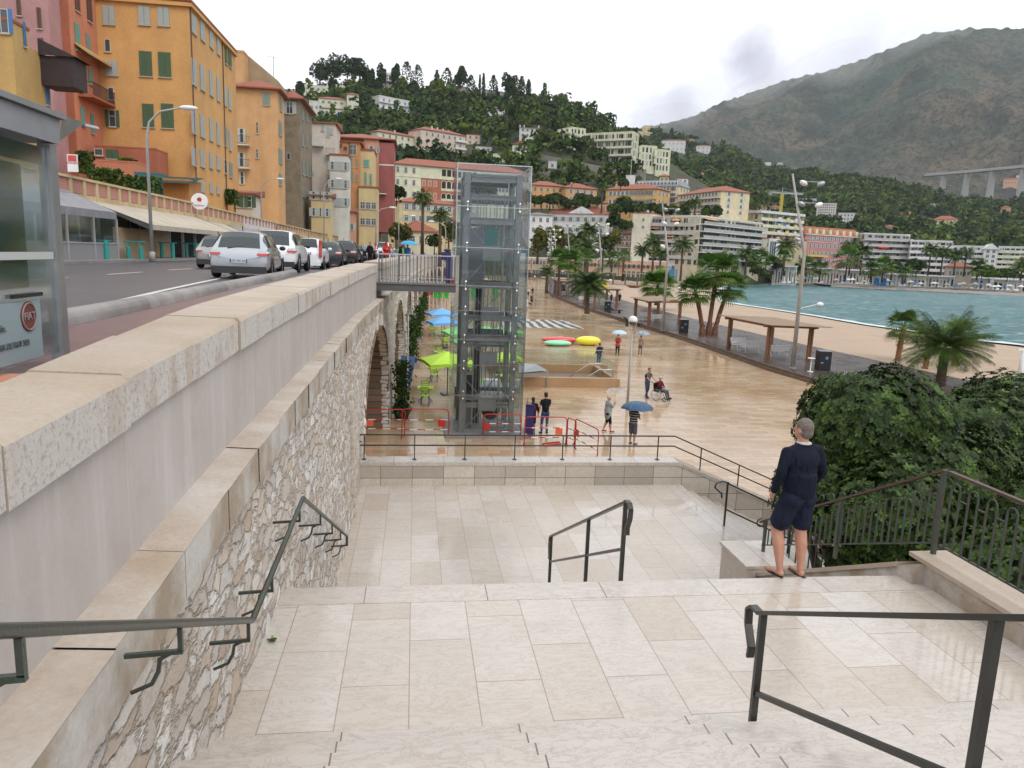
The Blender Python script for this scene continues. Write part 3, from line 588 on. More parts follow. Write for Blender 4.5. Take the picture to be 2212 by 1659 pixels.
RB=ridge_tab([(1000,420),(1150,370),(1280,310),(1340,296),(1375,292),(1420,290),(1470,306),(1510,316),(1560,326),(1610,343),(1660,372),(1720,378),(1790,384),(1860,392),(1930,402),(2000,420),(2060,436),(2140,442),(2212,446),(2400,450),(3200,470),(5000,560)])
RMT=ridge_tab([(900,330),(1200,300),(1300,290),(1338,276),(1356,270),(1380,273),(1400,269),(1450,262),(1500,250),(1530,232),(1560,217),(1620,195),(1700,168),(1740,158),(1760,156),(1800,149),(1830,138),(1850,130),(1900,108),(1950,88),(2000,67),(2040,62),(2100,60),(2160,58),(2212,55),(2400,30),(2900,20),(4000,60),(7000,300)])
_ra=[math.atan2(ray(u,550).x,ray(u,550).y)for u in(-2500,1500,1600,1660,1800,2212,2600)];R0V=(262,266,285,305,360,378,385)
def r0f(a):return np.interp(a,_ra,R0V)
def hA(a,r):
 e=np.interp(a,*RA);Rr=620.;zr=H+e*Rr;r0=r0f(a);t=np.clip((r-r0)/(Rr-r0),0,1.25);f=np.where(t<1,np.maximum(t,1e-6)**.84,1-(t-1)*1.4)
 return 3.+(zr-3.)*f
def hB(a,r):
 e=np.interp(a,*RB);Rr=1150.;zr=H+e*Rr;r0=r0f(a);t=np.clip((r-r0)/(Rr-r0),0,1.3);f=np.where(t<1,.5*t+.5*t*t,1-(t-1)*1.6)
 return 2.+(zr-2.)*f
def bumps(x,y,s,amp,seed=0):
 o=np.zeros_like(x)
 for k,(fx,fy,ph)in enumerate(((1,.3,0),(-.4,1,1.7),(.8,-.9,3.1),(1.9,1.1,.4),(-1.7,2.2,2.2),(3.1,-2.7,5.))):
  o+=np.sin((x*fx+y*fy)/s*6.28+ph+seed)*(1/(1+k*.7))
 return o*amp*.5
def hgt(x,y):
 a=np.arctan2(x,y);r=np.hypot(x,y);z=np.maximum(hA(a,r),hB(a,r));k=np.clip((r-r0f(a)-12)/60,0,1)
 return np.where(r<r0f(a)-3,-3.,z+bumps(x,y,90,2.2)*k)
def hm(x,y):return float(hgt(np.array([float(x)]),np.array([float(y)]))[0])
def on_hill(u,v,r0=262,r1=1300):
 d=ray(u,v);k=math.hypot(d.x,d.y);rs=np.linspace(r0,r1,1400);t=rs/k
 zz=hgt(d.x*t,d.y*t);hit=np.nonzero(H+d.z*t<zz)[0]
 i=hit[0]if len(hit)else 1399
 return Vector((d.x*t[i],d.y*t[i],float(zz[i])))
def polar(name,hf,a0,a1,na,rs,m,smooth=True):
 A=np.linspace(a0,a1,na);AA,RR=np.meshgrid(A,rs);X,Y=RR*np.sin(AA),RR*np.cos(AA);Z=hf(X,Y)
 V=np.c_[X.ravel(),Y.ravel(),Z.ravel()];n=len(rs);i=(np.arange(n-1)[:,None]*na+np.arange(na-1)).ravel()
 Fq=np.c_[i,i+1,i+na+1,i+na];return tag(link(name,npmesh(name,V,Fq,m,smooth=smooth)),None,None,None,'structure')
def hillm():
 m,nt,b=nmat('scrub_hillside');p=pos(nt);c=mixc(nt,ramp(nt,noi(nt,p,.03,5),.35,.65),(.028,.038,.018),(.075,.075,.036));c=mixc(nt,ramp(nt,noi(nt,p,.35,4,.7),.4,.65,0,.7),c,(.018,.026,.014))
 nt.links.new(c,b.inputs['Base Color']);b.inputs['Roughness'].default_value=.95;bump(nt,b,noi(nt,p,.5,3,.7),.6,1.5);return m
polar('hill',hgt,R_(-62),R_(75),420,np.r_[np.linspace(259,700,110),np.linspace(715,1500,50)],hillm())
def mh(x,y):
 a=np.arctan2(x,y);r=np.hypot(x,y);e=np.interp(a,*RMT);Rr=3000.;zr=H+e*Rr;t=np.clip((r-1250)/(Rr-1250),0,1.4)
 f=np.where(t<1,.35*t+.65*t**1.1,1-(t-1)*.8);z=-5+(zr+5)*f;fade=np.clip(t*3,0,1)*np.clip((1.02-t)*5,0,1)
 rd=np.abs(np.sin((x*.9-y*.45)/190+np.sin(y/260)*1.3))*95+np.abs(np.sin((x*.5+y*.9)/95+1))*22+bumps(x,y,240,22)+bumps(x,y,80,9,2)
 rough=np.clip(t*20,0,1)*bumps(x,y,31,5.)
 return z-(rd-25)*fade+rough
def mtm():
 m,nt,b=nmat('mountain_scrub');p=pos(nt);n1=noi(nt,p,.0022,6,.62,.6);n2=noi(nt,p,.012,6,.7);n3=noi(nt,p,.075,6,.8)
 c=mixc(nt,ramp(nt,n1,.38,.62),(.050,.105,.060),(.195,.155,.105));c=mixc(nt,ramp(nt,n2,.42,.60,0,.85),c,(.030,.048,.032));c=mixc(nt,ramp(nt,n3,.47,.60,0,.9),c,(.018,.030,.020))
 c=mixc(nt,ramp(nt,noi(nt,p,.006,7,.78),.68,.74,0,.6),c,(.27,.22,.17));nt.links.new(c,b.inputs['Base Color']);b.inputs['Roughness'].default_value=.95;bump(nt,b,math_(nt,'ADD',n3,n2),1.,12);return m
def on_mt(u,v):
 d=ray(u,v);k=math.hypot(d.x,d.y);t=np.linspace(1260,2990,900)/k;hit=np.nonzero(H+d.z*t<mh(d.x*t,d.y*t))[0];i=hit[0]if len(hit)else 899
 return Vector((d.x*t[i],d.y*t[i],H+d.z*t[i]))
polar('mountain',mh,R_(-12),R_(80),620,np.linspace(1250,3900,130),mtm())
LEAFG=leafm('hill_foliage',(.030,.055,.016),(.085,.115,.032),.9,.2);BARK=M_('bark',(.12,.085,.06),.9,(.06,.045,.035),3,.8,obj=True,bm=10)
def clump_tree(kind,rad,h,n,rng,q,col=None):
 """points of leaf clumps for one crown: returns verts (4n,3) and tints"""
 if kind=='cyp':
  t=rng.random(n)**.8;a=rng.random(n)*6.283;rr=rad*(np.sin(np.clip(t*1.05,0,1)*3.0)**.6)*(.55+.45*rng.random(n));P=np.c_[rr*np.cos(a),rr*np.sin(a),h*(.05+.95*t)]
  nrm=np.c_[np.cos(a),np.sin(a),.3+0*a]
 elif kind=='pine':
  nb=6;bc=np.c_[rng.normal(0,.5,nb)*rad,rng.normal(0,.5,nb)*rad,h*(.74+.16*rng.random(nb))];k=rng.integers(0,nb,n);d=rng.normal(size=(n,3));d/=np.linalg.norm(d,axis=1)[:,None]
  P=bc[k]+d*np.array([rad*.5,rad*.5,h*.13]);nrm=d
 else:
  nb=5;bc=np.c_[rng.normal(0,.42,nb)*rad,rng.normal(0,.42,nb)*rad,h*(.45+.3*rng.random(nb))];k=rng.integers(0,nb,n);d=rng.normal(size=(n,3));d[:,2]=np.abs(d[:,2])*.9-.25;d/=np.linalg.norm(d,axis=1)[:,None]
  P=bc[k]+d*np.array([rad*.62,rad*.62,h*.34]);nrm=d
 nrm=nrm+rng.normal(size=(n,3))*.55;nrm/=np.linalg.norm(nrm,axis=1)[:,None]
 up=np.array([0,0,1.])+rng.normal(size=(n,3))*.4;A=np.cross(nrm,up);A/=np.linalg.norm(A,axis=1)[:,None];B=np.cross(nrm,A)
 s=(q*(.6+.8*rng.random(n)))[:,None];A=A*s;B=B*s*.8
 V=np.stack([P-A-B*.3,P-B,P+A+B*.2,P+B],1).reshape(-1,3);tt=(.55+.75*rng.random(n)).repeat(4)
 return V,tt
def tree_mesh(name,kind,rad,h,n,seed,q,hue=(1,1,1),mat=None,trunk=True):
 rng=np.random.default_rng(seed);V,t=clump_tree(kind,rad,h,n,rng,q);col=t[:,None]*np.array(hue)
 return npmesh(name,V,np.arange(len(V)).reshape(-1,4),mat or LEAFG,col)
def trunk_mesh(name,h,r,seed=0,limbs=5,spread=.35,m=None,z0=.35):
 rr=random.Random(seed);g=MB();g.tube([(0,0,-.6),(0.02*h,0,h*.3),(0,.02*h,h*.62),(0,0,h*.8)],[r*1.35,r,r*.7,r*.3],8)
 for k in range(limbs):
  a=k*2.4+rr.random();z=h*(z0+.3*rr.random());e=(math.cos(a)*h*spread,math.sin(a)*h*spread,z+h*.28);g.tube([(0,0,z),(e[0]*.5,e[1]*.5,z+h*.1),e],[r*.55,r*.4,r*.15],6)
 return g.mesh(name,m or BARK,True)
def forest(name,label,a0,a1,r0,r1,step,rad,h,n,q,rng,keep=None,hues=((1,1,1),)):
 Vs=[];Ts=[];protos=[]
 for k in range(10):
  kind=('cyp' if k in(7,)else 'pine' if k in(1,5)else 'bush');V,t=clump_tree(kind,rad*(.45 if kind=='cyp' else 1),h*(1.5 if kind=='cyp' else 1.),n,rng,q);protos.append((V,t))
 cand=[]
 for r in np.arange(r0,r1,step):
  m=max(1,int((a1-a0)*r/step));a=a0+(np.arange(m)+rng.random(m))*(a1-a0)/m;rr=r+rng.normal(0,.35,m)*step;cand.append(np.c_[rr*np.sin(a),rr*np.cos(a)])
 cand=np.concatenate(cand);z=hgt(cand[:,0],cand[:,1])
 if keep is not None:k=keep(cand[:,0],cand[:,1],z);cand,z=cand[k],z[k]
 for(x,y),zz in zip(cand,z):
  V,t=protos[rng.integers(0,10)];s=.55+.85*rng.random()**1.4;an=rng.random()*6.28;c_,s_=math.cos(an),math.sin(an)
  W=np.c_[(V[:,0]*c_-V[:,1]*s_)*s+x,(V[:,0]*s_+V[:,1]*c_)*s+y,V[:,2]*s*(.8+.4*rng.random())+zz-1];Vs.append(W)
  pn=.5+.5*math.sin(x/31+1.7*math.sin(y/47))*math.cos(y/39+x/83);hu=np.array(hues[min(len(hues)-1,int((pn*.75+.25*rng.random())*len(hues)))])*(.55+.75*rng.random());Ts.append(t[:,None]*hu)
 V=np.concatenate(Vs);T=np.concatenate(Ts);print(name,len(cand),'trees',len(V)//4,'quads')
 return tag(link(name,npmesh(name,V,np.arange(len(V)).reshape(-1,4),LEAFG,T)),label,'forest',None,'stuff')
HOUSE_SPOTS=[]
WIN={}
SHG=M_('grey_green_shutter',(.22,.29,.26),.6);SHD=M_('dark_green_shutter',(.06,.12,.06),.6);SHB=M_('blue_shutter',(.05,.17,.42),.6);SHW=M_('white_shutter',(.52,.54,.52),.6);SHP=M_('pale_grey_shutter',(.38,.42,.41),.6);SHN=M_('brown_shutter',(.12,.06,.04),.6);SHT=M_('turquoise_shutter',(.13,.35,.30),.6)
SH={'g':SHG,'d':SHD,'b':SHB,'w':SHW,'p':SHP,'n':SHN,'t':SHT}
FRM=M_('window_frame_paint',(.55,.54,.50),.5);SILL=M_('window_sill_stone',(.45,.40,.33),.7);DARKIN=M_('dark_interior',(.015,.015,.016),.7);CURT=M_('pale_curtain',(.40,.40,.38),.8)
def winmesh(w,h,style,sh):
 key=(round(w,1),round(h,1),style,sh)
 if key in WIN:return WIN[key]
 w,h=max(.3,key[0]),max(.3,key[1]);g=MB()
 if style=='closed':
  for s in(-1,1):
   g.mat(2).box(s*.02,-.07,0,s*w/2,-.02,h)
   n=max(3,int(h/.22))
   for k in range(n):g.box(s*.07,-.085,h*(k+.2)/n,s*(w/2-.05),-.07,h*(k+.65)/n)
 else:
  t=.07 if w>.8 else .05
  g.mat(1).box(-w/2+t,-.015,t,w/2-t,-.005,h-t);g.mat(0)
  g.box(-w/2,-.05,0,-w/2+t,-.001,h);g.box(w/2-t,-.05,0,w/2,-.001,h);g.box(-w/2+t,-.05,h-t,w/2-t,-.001,h);g.box(-w/2+t,-.05,0,w/2-t,-.001,t)
  if w>.7:g.box(-.03,-.04,t,.03,-.001,h-t)
  if h>1.1:g.box(-w/2+t,-.035,h*.62,w/2-t,-.002,h*.62+.05)
  if style=='open':
   for s in(-1,1):g.mat(2).box(s*(w/2+.02),-.09,0,s*(w/2+.02+w*.5),-.045,h)
  if style=='frame':
   g.mat(3).box(-w/2-.16,-.04,-.14,-w/2,-.001,h+.16);g.box(w/2,-.04,-.14,w/2+.16,-.001,h+.16);g.box(-w/2,-.04,h,w/2,-.001,h+.16)
 if style!='bare':g.mat(3).box(-w/2-.08,-.13,-.09,w/2+.08,-.001,-.001)
 me=g.mesh('window',[FRM,WGLASS,SH.get(sh,SHG),SILL]);WIN[key]=me;return me
class Bld:
 def __init__(s,name,label,cat,A,B,depth,z0,z1,wall,group=None,roof='flat',roofm=None,rh=2.,over=.5,wallpart='wall'):
  A=Vector((A[0],A[1],0));B=Vector((B[0],B[1],0));s.A=A;s.d=(B-A).normalized();s.W=(B-A).length;s.D=depth;s.z0=z0;s.Hh=z1-z0
  s.n=Vector((-s.d.y,s.d.x,0));s.th=math.atan2(s.d.y,s.d.x)
  s.t=thing(name,label,cat,(A.x,A.y,z0),s.th,group,local=True);s.nw=0
  g=MB();zb=-1.5 if z0<3 else-4
  if 200<math.hypot(A.x,A.y)<1240 and z0>3:zb=min(-3,min(hm(A.x,A.y),hm(B.x,B.y),.0 if z0<8 else 99)-z0-1.5)
  g.box(0,0,zb if math.hypot(A.x,A.y)<1240 else-25,s.W,s.D,s.Hh);g.build(wallpart,wall,s.t)
  if roof:s.roof(roof,roofm,rh,over)
 def part(s,name,mb,m,smooth=False):return mb.build(name,m,s.t,smooth)
 def roof(s,kind,m,rh,o,x0=0,x1=None,y0=0,y1=None,z=None):
  x1=s.W if x1 is None else x1;y1=s.D if y1 is None else y1;z=s.Hh if z is None else z;g=MB()
  if kind=='hip':
   w,d=x1-x0,y1-y0;k=min(w,d)/2
   r0=((x0+k,y0+d/2)if w>=d else(x0+w/2,y0+k));r1=((x1-k,y0+d/2)if w>=d else(x0+w/2,y1-k))
   e=[(x0-o,y0-o,z),(x1+o,y0-o,z),(x1+o,y1+o,z),(x0-o,y1+o,z)];t=[(p[0],p[1],z-.18)for p in e];R=[(r0[0],r0[1],z+rh),(r1[0],r1[1],z+rh)]
   fs=[(0,1,5,4),(2,3,4,5),(1,2,5),(3,0,4)]if w>=d else[(0,1,4),(1,2,5,4),(2,3,5),(3,0,4,5)]
   g.add(e+R,fs);g.add(e+t,[(0,4,5,1),(1,5,6,2),(2,6,7,3),(3,7,4,0),(7,6,5,4)])
  elif kind=='shed':
   g.add([(x0-o,y0-o,z),(x1+o,y0-o,z),(x1+o,y1+o,z+rh),(x0-o,y1+o,z+rh),(x0-o,y0-o,z-.2),(x1+o,y0-o,z-.2),(x1+o,y1+o,z-.2),(x0-o,y1+o,z-.2)],[(0,1,2,3),(4,7,6,5),(0,4,5,1),(1,5,6,2),(2,6,7,3),(3,7,4,0)])
  elif kind=='gable':
   m_=(x0+x1)/2;g.add([(x0-o,y0-o,z),(m_,y0-o,z+rh),(x1+o,y0-o,z),(x0-o,y1+o,z),(m_,y1+o,z+rh),(x1+o,y1+o,z)],[(0,1,4,3),(1,2,5,4),(0,2,1),(3,4,5)])
  else:
   g.box(x0-o*.3,y0-o*.3,z,x1+o*.3,y0+.35,z+rh);g.box(x0-o*.3,y1-.35,z,x1+o*.3,y1+o*.3,z+rh);g.box(x0-o*.3,y0+.35,z,x0+.35,y1-.35,z+rh);g.box(x1-.35,y0+.35,z,x1+o*.3,y1-.35,z+rh)
   g.box(x0+.35,y0+.35,z,x1-.35,y1-.35,z+.06)
  return s.part('roof',g,m or TERRA)
 def win(s,face,c,z,w,h,style='open',sh='g'):
  if s.nw>96:return
  s.nw+=1;me=winmesh(w,h,style,sh)
  if face=='F':loc,r=(c,-.012,z),0
  elif face=='R':loc,r=(s.W+.012,c,z),math.pi/2
  else:loc,r=(-.012,c,z),-math.pi/2
  o=bpy.data.objects.new('window',me);COL.objects.link(o);o.parent=s.t;o.location=loc;o.rotation_euler=(0,0,r)
 def grid(s,face,n,zs,w=1.0,h=1.5,style='open',sh='g',x0=None,x1=None,alt=None,skip=0):
  L=s.W if face=='F' else s.D;x0=L*.06 if x0 is None else x0;x1=L*.94 if x1 is None else x1;rr=random.Random(int(abs(s.A.x)*7+n))
  for z in zs:
   for k in range(n):
    if skip and rr.random()<skip:continue
    st=alt if alt and rr.random()<.35 else style;s.win(face,x0+(x1-x0)*(k+.5)/n,z,w,h,st,sh)
 def floors(s,n,sill=.9):return[s.Hh*k/n+sill*s.Hh/n/3. for k in range(n)]
 def pix(s,face,u0,v0,u1,v1,style='closed',sh='g'):
  c=((u0+u1)/2,(v0+v1)/2)
  def hit(u,v):
   d=ray(u,v);o=s.A if face in 'FL' else s.A+s.d*s.W;nn=s.n if face=='F' else s.d
   t=(o-Vector((0,0,0))).dot(nn)/d.dot(nn);p=EYE+d*t;q=p-s.A;return q.dot(s.d),q.dot(s.n),p.z-s.z0
  m=hit(*c);a=hit(u0,c[1]);b=hit(u1,c[1]);zt=hit(c[0],v0)[2];zb=hit(c[0],v1)[2]
  i=0 if face=='F' else 1;s.win(face,m[i],zb,abs(b[i]-a[i]),zt-zb,style,sh);return m,abs(b[i]-a[i])
 def pipe(s,x,y):g=MB();g.tube([(x,y,0),(x,y,s.Hh)],.06,6);s.part('drainpipe',g,SHN)
 def chimney(s,x,y,h=1.6,w=.6,m=None,z=None):g=MB();z=s.Hh if z is None else z;g.box(x,y,z-.2,x+w,y+w,z+h);g.box(x-.08,y-.08,z+h,x+w+.08,y+w+.08,z+h+.14);s.part('chimney',g,m or PALEW)
 def cornice(s,z,m,t=.18,h=.22):
  g=MB();g.box(-t,-t,z,s.W+t,-.002,z+h);g.box(s.W+.002,-.002,z,s.W+t,s.D,z+h);g.box(-t,-.002,z,-.002,s.D,z+h);s.part('cornice',g,m)
 def balcony(s,face,c0,c1,z,dep=1.,m=None,rail='bars',rm=None,ph=.95):
  g=MB();f={'F':lambda a,b,c:(a,-b,c),'R':lambda a,b,c:(s.W+b,a,c),'L':lambda a,b,c:(-b,a,c)}[face]
  def bx(a0,b0,z0,a1,b1,z1):p,q=f(a0,b0,z0),f(a1,b1,z1);g.box(p[0],p[1],p[2],q[0],q[1],q[2])
  g.mat(0);bx(c0,.003,z-.18,c1,dep,z);g.mat(1)
  if rail=='bars':
   bx(c0,dep-.06,z+ph-.05,c1,dep-.01,z+ph);n=max(3,int((c1-c0)/.16))if(c1-c0)<8 else int((c1-c0)/.4)
   for k in range(n+1):a=c0+(c1-c0-.03)*k/n;bx(a,dep-.05,z,a+.03,dep-.02,z+ph-.05)
   for a in(c0,c1-.04):
    bx(a,.01,z+ph-.05,a+.04,dep-.06,z+ph)
  else:bx(c0,dep-.08,z,c1,dep,z+ph);bx(c0,.01,z,c0+.08,dep-.08,z+ph);bx(c1-.08,.01,z,c1,dep-.08,z+ph)
  s.part('balcony',g,[m or PALEW,rm or m or STEELD])
PALEW=wallm('pale_plaster','e6e0d4');WHITEP=wallm('white_plaster','f2f2f0',k=.9)
HB=[1]
def pb(uL,uR,vT,vB,rL,rR=None,dv=0):
 rR=rR or rL
 if vB<470:k=1.2
 elif vB<512:k=1.13
 else:k=1.03
 f=lambda u:float(np.interp(u,[1480,1600,1660,1800,2212],[0,22,42,76,86]))if HB[0]else 0
 if not HB[0]:k=1.
 rL=max(rL*k,rL+f(uL));rR=max(rR*k,rR+f(uR));A=PR(uL,vB,rL);B=PR(uR,vB+dv,rR);return A,B,A.z,PR(uL,vT,rL).z
def hillb(uL,uR,vT,vB,rad=8,skew=0.):
 p=on_hill((uL+uR)/2,vB);r=math.hypot(p.x,p.y);HOUSE_SPOTS.append((p.x,p.y,abs(uR-uL)*r/F/2+2,21+max(0,r-450)*.10));HB[0]=0;q=pb(uL,uR,vT,vB,r*(1-skew),r*(1+skew));HB[0]=1;return q
def apt(name,label,A,B,depth,z0,z1,fl,core,slab,rail,group=None,dep=1.5,bays=None,ph=.95,awn=None,stair=0,parted=True,wrap=True):
 """block of flats: recessed glazed core and a balcony at every floor"""
 b=Bld(name,label,'apartment block',A,B,depth,z0,z1,core,group,'flat',slab,.5,.3);W,D,fh=b.W,b.D,b.Hh/fl;bays=bays or max(3,int(W/4));rr=random.Random(int(W*10)+fl)
 gm=[DARKIN,CURT,core,WGLASS]
 for k in range(fl):
  z=k*fh;g=MB();x=.3
  while x<W-.5:
   w=rr.uniform(.9,1.6);m=rr.choice((0,3,3,0,1,2));g.mat(m);g.box(x,-.03,z+.25,min(x+w,W-.2),-.01,z+fh*.82);x+=w+.15
  y=.5
  while y<D-1.2:
   w=rr.uniform(.9,1.4);g.mat(rr.choice((0,3,1)));g.box(W+.01,y,z+.3,W+.03,y+w,z+fh*.8);g.box(-.03,y,z+.3,-.01,y+w,z+fh*.8);y+=w*2
  b.part('glazing',g,gm)
  if k==0:continue
  inset=stair*k;g=MB();g.mat(0).box(-.4+inset,-dep,z-.24,W+.5,-.04,z);g.mat(1).box(-.4+inset,-dep,z,W+.5,-dep+.1,z+ph)
  if wrap:g.mat(0).box(W+.04,-.04,z-.24,W+.5,D*.6,z)
  if parted:
   for q in range(bays+1):xx=(W-.2)*q/bays;g.mat(2).box(xx,-dep+.12,z+.001,xx+.16,-.04,z+fh-.25)
  b.part('balcony',g,[slab,rail,core])
  if awn and rr.random()<.7:
   xx=rr.uniform(0,W*.7);g=MB();g.add([(xx,-.1,z+fh*.86),(xx+W*.16,-.1,z+fh*.86),(xx+W*.16,-dep-.5,z+fh*.62),(xx,-dep-.5,z+fh*.62),(xx,-.1,z+fh*.84),(xx+W*.16,-.1,z+fh*.84),(xx+W*.16,-dep-.5,z+fh*.60),(xx,-dep-.5,z+fh*.60)],[(0,1,2,3),(7,6,5,4),(3,2,6,7),(0,3,7,4),(1,5,6,2)]);b.part('awning',g,awn)
 return b
AWO=M_('orange_awning',(.62,.27,.07),.8);AWC=M_('cream_awning',(.50,.45,.36),.8,(.40,.35,.28),1,.6);AWR=M_('red_awning',(.55,.05,.04),.8);AWB=M_('blue_awning',(.05,.22,.5),.8);AWY=M_('yellow_awning',(.65,.50,.08),.8);AWG=M_('grey_awning',(.30,.30,.33),.7,(.22,.22,.25),1,.6)
GRP='old town houses along the quay road'
YEL=wallm('ochre_plaster','dca458',k=.90,streak=.35,amt=.8);ORG_=wallm('orange_plaster','d8845e',k=.88,streak=.35,amt=.8);ORD=wallm('deep_orange_plaster','bd6a48',k=.80,amt=.8);PNK=wallm('mauve_pink_plaster','c49090',k=.84,amt=.8);PYL=wallm('pale_yellow_plaster','d2ab62',k=.8,amt=.8);PCH=wallm('peach_plaster','dda96e',k=.86,amt=.8)
CRM=wallm('cream_plaster','d9cdbf',k=.85,amt=.9);LOR=wallm('light_orange_plaster','d9985a',k=.82,amt=.8);LYE=wallm('light_yellow_plaster','dcc68c',k=.84,amt=.8);SLM=wallm('salmon_plaster','d6997a',k=.84,amt=.8);CRI=wallm('crimson_plaster','aa5c58',k=.80,amt=.6)
BRWN=M_('dark_brown_boards',(.045,.028,.03),.7,(.025,.018,.02),4,.8)
def rowb(name,label,uC,vTop,uL,uR,XS,z0,wall,roof=None,rh=1.,over=.35,z1=None,zb=None,cat='house'):
 """house whose street side lies on the plane X = XS: uC is the picture column of its near street corner"""
 c=PX(uC,vTop,XS);Y0=c.y;Y1=PX(uR,vTop,XS).y;a=PY(uL,vTop,Y0);return Bld(name,label,cat,(a.x,Y0),(XS,Y0),Y1-Y0,z0,z1 or c.z,wall,GRP,roof,TERRA,rh,over)
yb=rowb('ochre_house','tallest ochre yellow town house with a dark drainpipe on its street corner',408,3,196,505,-21,9.2,YEL,'flat',.25,.6)
for(u0,v0,u1,v1,st,sh)in((222,12,248,53,'closed','p'),(299,14,324,54,'closed','p'),(341,15,365,56,'closed','p'),(226,84,239,112,'plain','g'),(229,130,254,163,'closed','p'),(302,112,328,165,'closed','d'),(343,113,369,167,'closed','d'),
  (234,188,246,216,'plain','g'),(236,237,250,274,'open','d'),(308,224,333,275,'closed','d'),(349,225,375,277,'closed','d')):yb.pix('F',u0,v0,u1,v1,st,sh)
for cols,rows in(((413,423),(432,441),(452,459),(468,474)),None),:
 for k,(u0,u1)in enumerate(cols):
  for(a,b_,c_,d_)in((33,72,76,118),(130,183,168,218),(240,288,266,312),(320,357,336,366),(385,412,402,418)):
   t=k/3.;yb.pix('R',u0,a+(c_-a)*t,u1,b_+(d_-b_)*t,'closed','p')
for(u0,v0,u1,v1,st,sh)in((485,102,490,138,'closed','d'),(493,113,499,145,'closed','d'),(483,185,488,228,'closed','p'),(493,195,498,236,'closed','p'),(484,273,489,315,'closed','g'),(494,282,499,325,'closed','p'),(484,345,490,375,'plain','g'),(495,352,501,383,'closed','g')):yb.pix('R',u0,v0,u1,v1,st,sh)
yb.pipe(yb.W+.08,.1);yb.pipe(yb.W+.08,PX(482,200,-21).y-yb.A.y)
yb.cornice(yb.Hh-.5,YEL,.3,.3);yb.chimney(yb.W-3.5,1,1.2)
XO=PY(215,200,76.4).x
ob=rowb('orange_house','tall orange house with a small balcony and lean-to canopy, left of the ochre house',150,40,107,214.5,XO,9.2,ORG_,'flat',.3,.3,z1=40)
for(u0,v0,u1,v1,st,sh)in((162,52,171,108,'closed','t'),(186,75,194,122,'closed','g'),(161,-20,171,24,'closed','n'),(187,-10,197,46,'closed','n'),(169,132,176,198,'closed','t'),(191,150,198,182,'closed','t'),(175,232,181,272,'closed','t'),(196,246,202,288,'closed','t')):ob.pix('R',u0,v0,u1,v1,st,sh)
q0=PX(168,203,XO);q1=PX(222,230,XO);ob.balcony('R',max(.1,q0.y-ob.A.y),ob.D-.2,q0.z-ob.z0,1.3,ORD,'bars',BRWN,1.1)
cz=PX(165,112,XO).z-ob.z0;g=MB();g.add([(ob.W+.01,.6,cz+.8),(ob.W+.01,ob.D-.6,cz+.8),(ob.W+1.2,ob.D-.6,cz),(ob.W+1.2,.6,cz),(ob.W+.01,.6,cz+.6),(ob.W+.01,ob.D-.6,cz+.6),(ob.W+1.2,ob.D-.6,cz-.2),(ob.W+1.2,.6,cz-.2)],[(0,3,2,1),(4,5,6,7),(3,7,6,2),(0,4,7,3),(1,2,6,5)]);ob.part('canopy',g,PYL)
g=MB();g.box(0,-.3,0,ob.W-.01,-.003,ob.Hh);ob.part('front_facing',g,ORD)
Yp=ob.A.y-2.5;a=PY(-260,100,Yp);c=PY(109,100,Yp)
pk=Bld('pink_house','tall mauve pink house behind the pale yellow one at the left edge','house',(a.x,Yp),(c.x,Yp),2.3,9.2,40,PNK,GRP,'flat',PNK,.3,.2)
for r in((82,16,88,62),(87,82,93,116),(38,0,44,34)):pk.pix('F',r[0],r[1],r[2],r[3],'closed','n')
Xq=PY(88,150,Yp-5).x
pq=rowb('pale_yellow_house','pale yellow house with a stepped roofline, just left of the dark timber bay',24,46,-200,60,-26.5,9.2,PYL,'flat',.2,.2)
a=PX(60,100,-26.5);b_=PX(104,130,-26.5);g=MB();g.box(pq.W-6,pq.D+.01,-4,pq.W,b_.y-pq.A.y,PX(60,100,-26.5).z-pq.z0);pq.part('lower_wing',g,PYL);pq.D=b_.y-pq.A.y
for r in((97,152,103,226),(49,48,54,100),):pq.pix('R',r[0],r[1],r[2],r[3],'closed','b')
pq.pix('F',2,20,18,72,'open','b')
g=MB();y0=PX(86,130,-26.5).y-pq.A.y;y1=PX(100,130,-26.5).y-pq.A.y+1.2;zb=PX(95,186,-26.5).z-pq.z0;g.box(pq.W+.01,y0,zb,pq.W+2.2,y1,zb+2.0);g.add([(pq.W+.01,y0-.2,zb+3.1),(pq.W+2.5,y0-.2,zb+2.0),(pq.W+2.5,y1+.2,zb+2.0),(pq.W+.01,y1+.2,zb+3.1),(pq.W+.01,y0-.2,zb+2.0),(pq.W+.01,y1+.2,zb+2.0)],[(0,1,2,3),(0,4,1),(3,2,5)]);pq.part('timber_bay',g,BRWN)
def annex(label,uL,uR,vT,y,dep,wall,z0=9.3,roofd=0,cat='annex'):
 a=PY(uL,vT,y);b_=PY(uR,vT,y);return Bld('terrace_annex',label,cat,(a.x,y),(b_.x,y),dep,z0,a.z,wall,'low annexes on the shop terrace','flat',wall,.12,.1)
an=annex('deep orange annex with green shuttered window below the ochre facade',205,335,316,72.5,3.4,ORD);an.pix('F',230,322,256,343,'closed','d');an.pix('F',205,320,222,336,'plain','g')
annex('orange terrace wall block with a white lamp on top',196,291,347,68,3,ORG_)
annex('teal blue shed beside the orange terrace block',290,345,374,66,2,M_('teal_paint',(.06,.17,.19),.6))
an=annex('small orange cabin with a teal sloping roof near the ochre corner',352,408,388,64,3.5,wallm('orange_boards','cc8840'));g=MB();g.add([(-.4,-1.2,an.Hh-.3),(an.W+.4,-1.2,an.Hh-.3),(an.W+.4,3,an.Hh+.5),(-.4,3,an.Hh+.5)],[(0,1,2,3),(3,2,1,0)]);an.part('sloping_roof',g,M_('teal_sheet',(.03,.13,.13),.5))
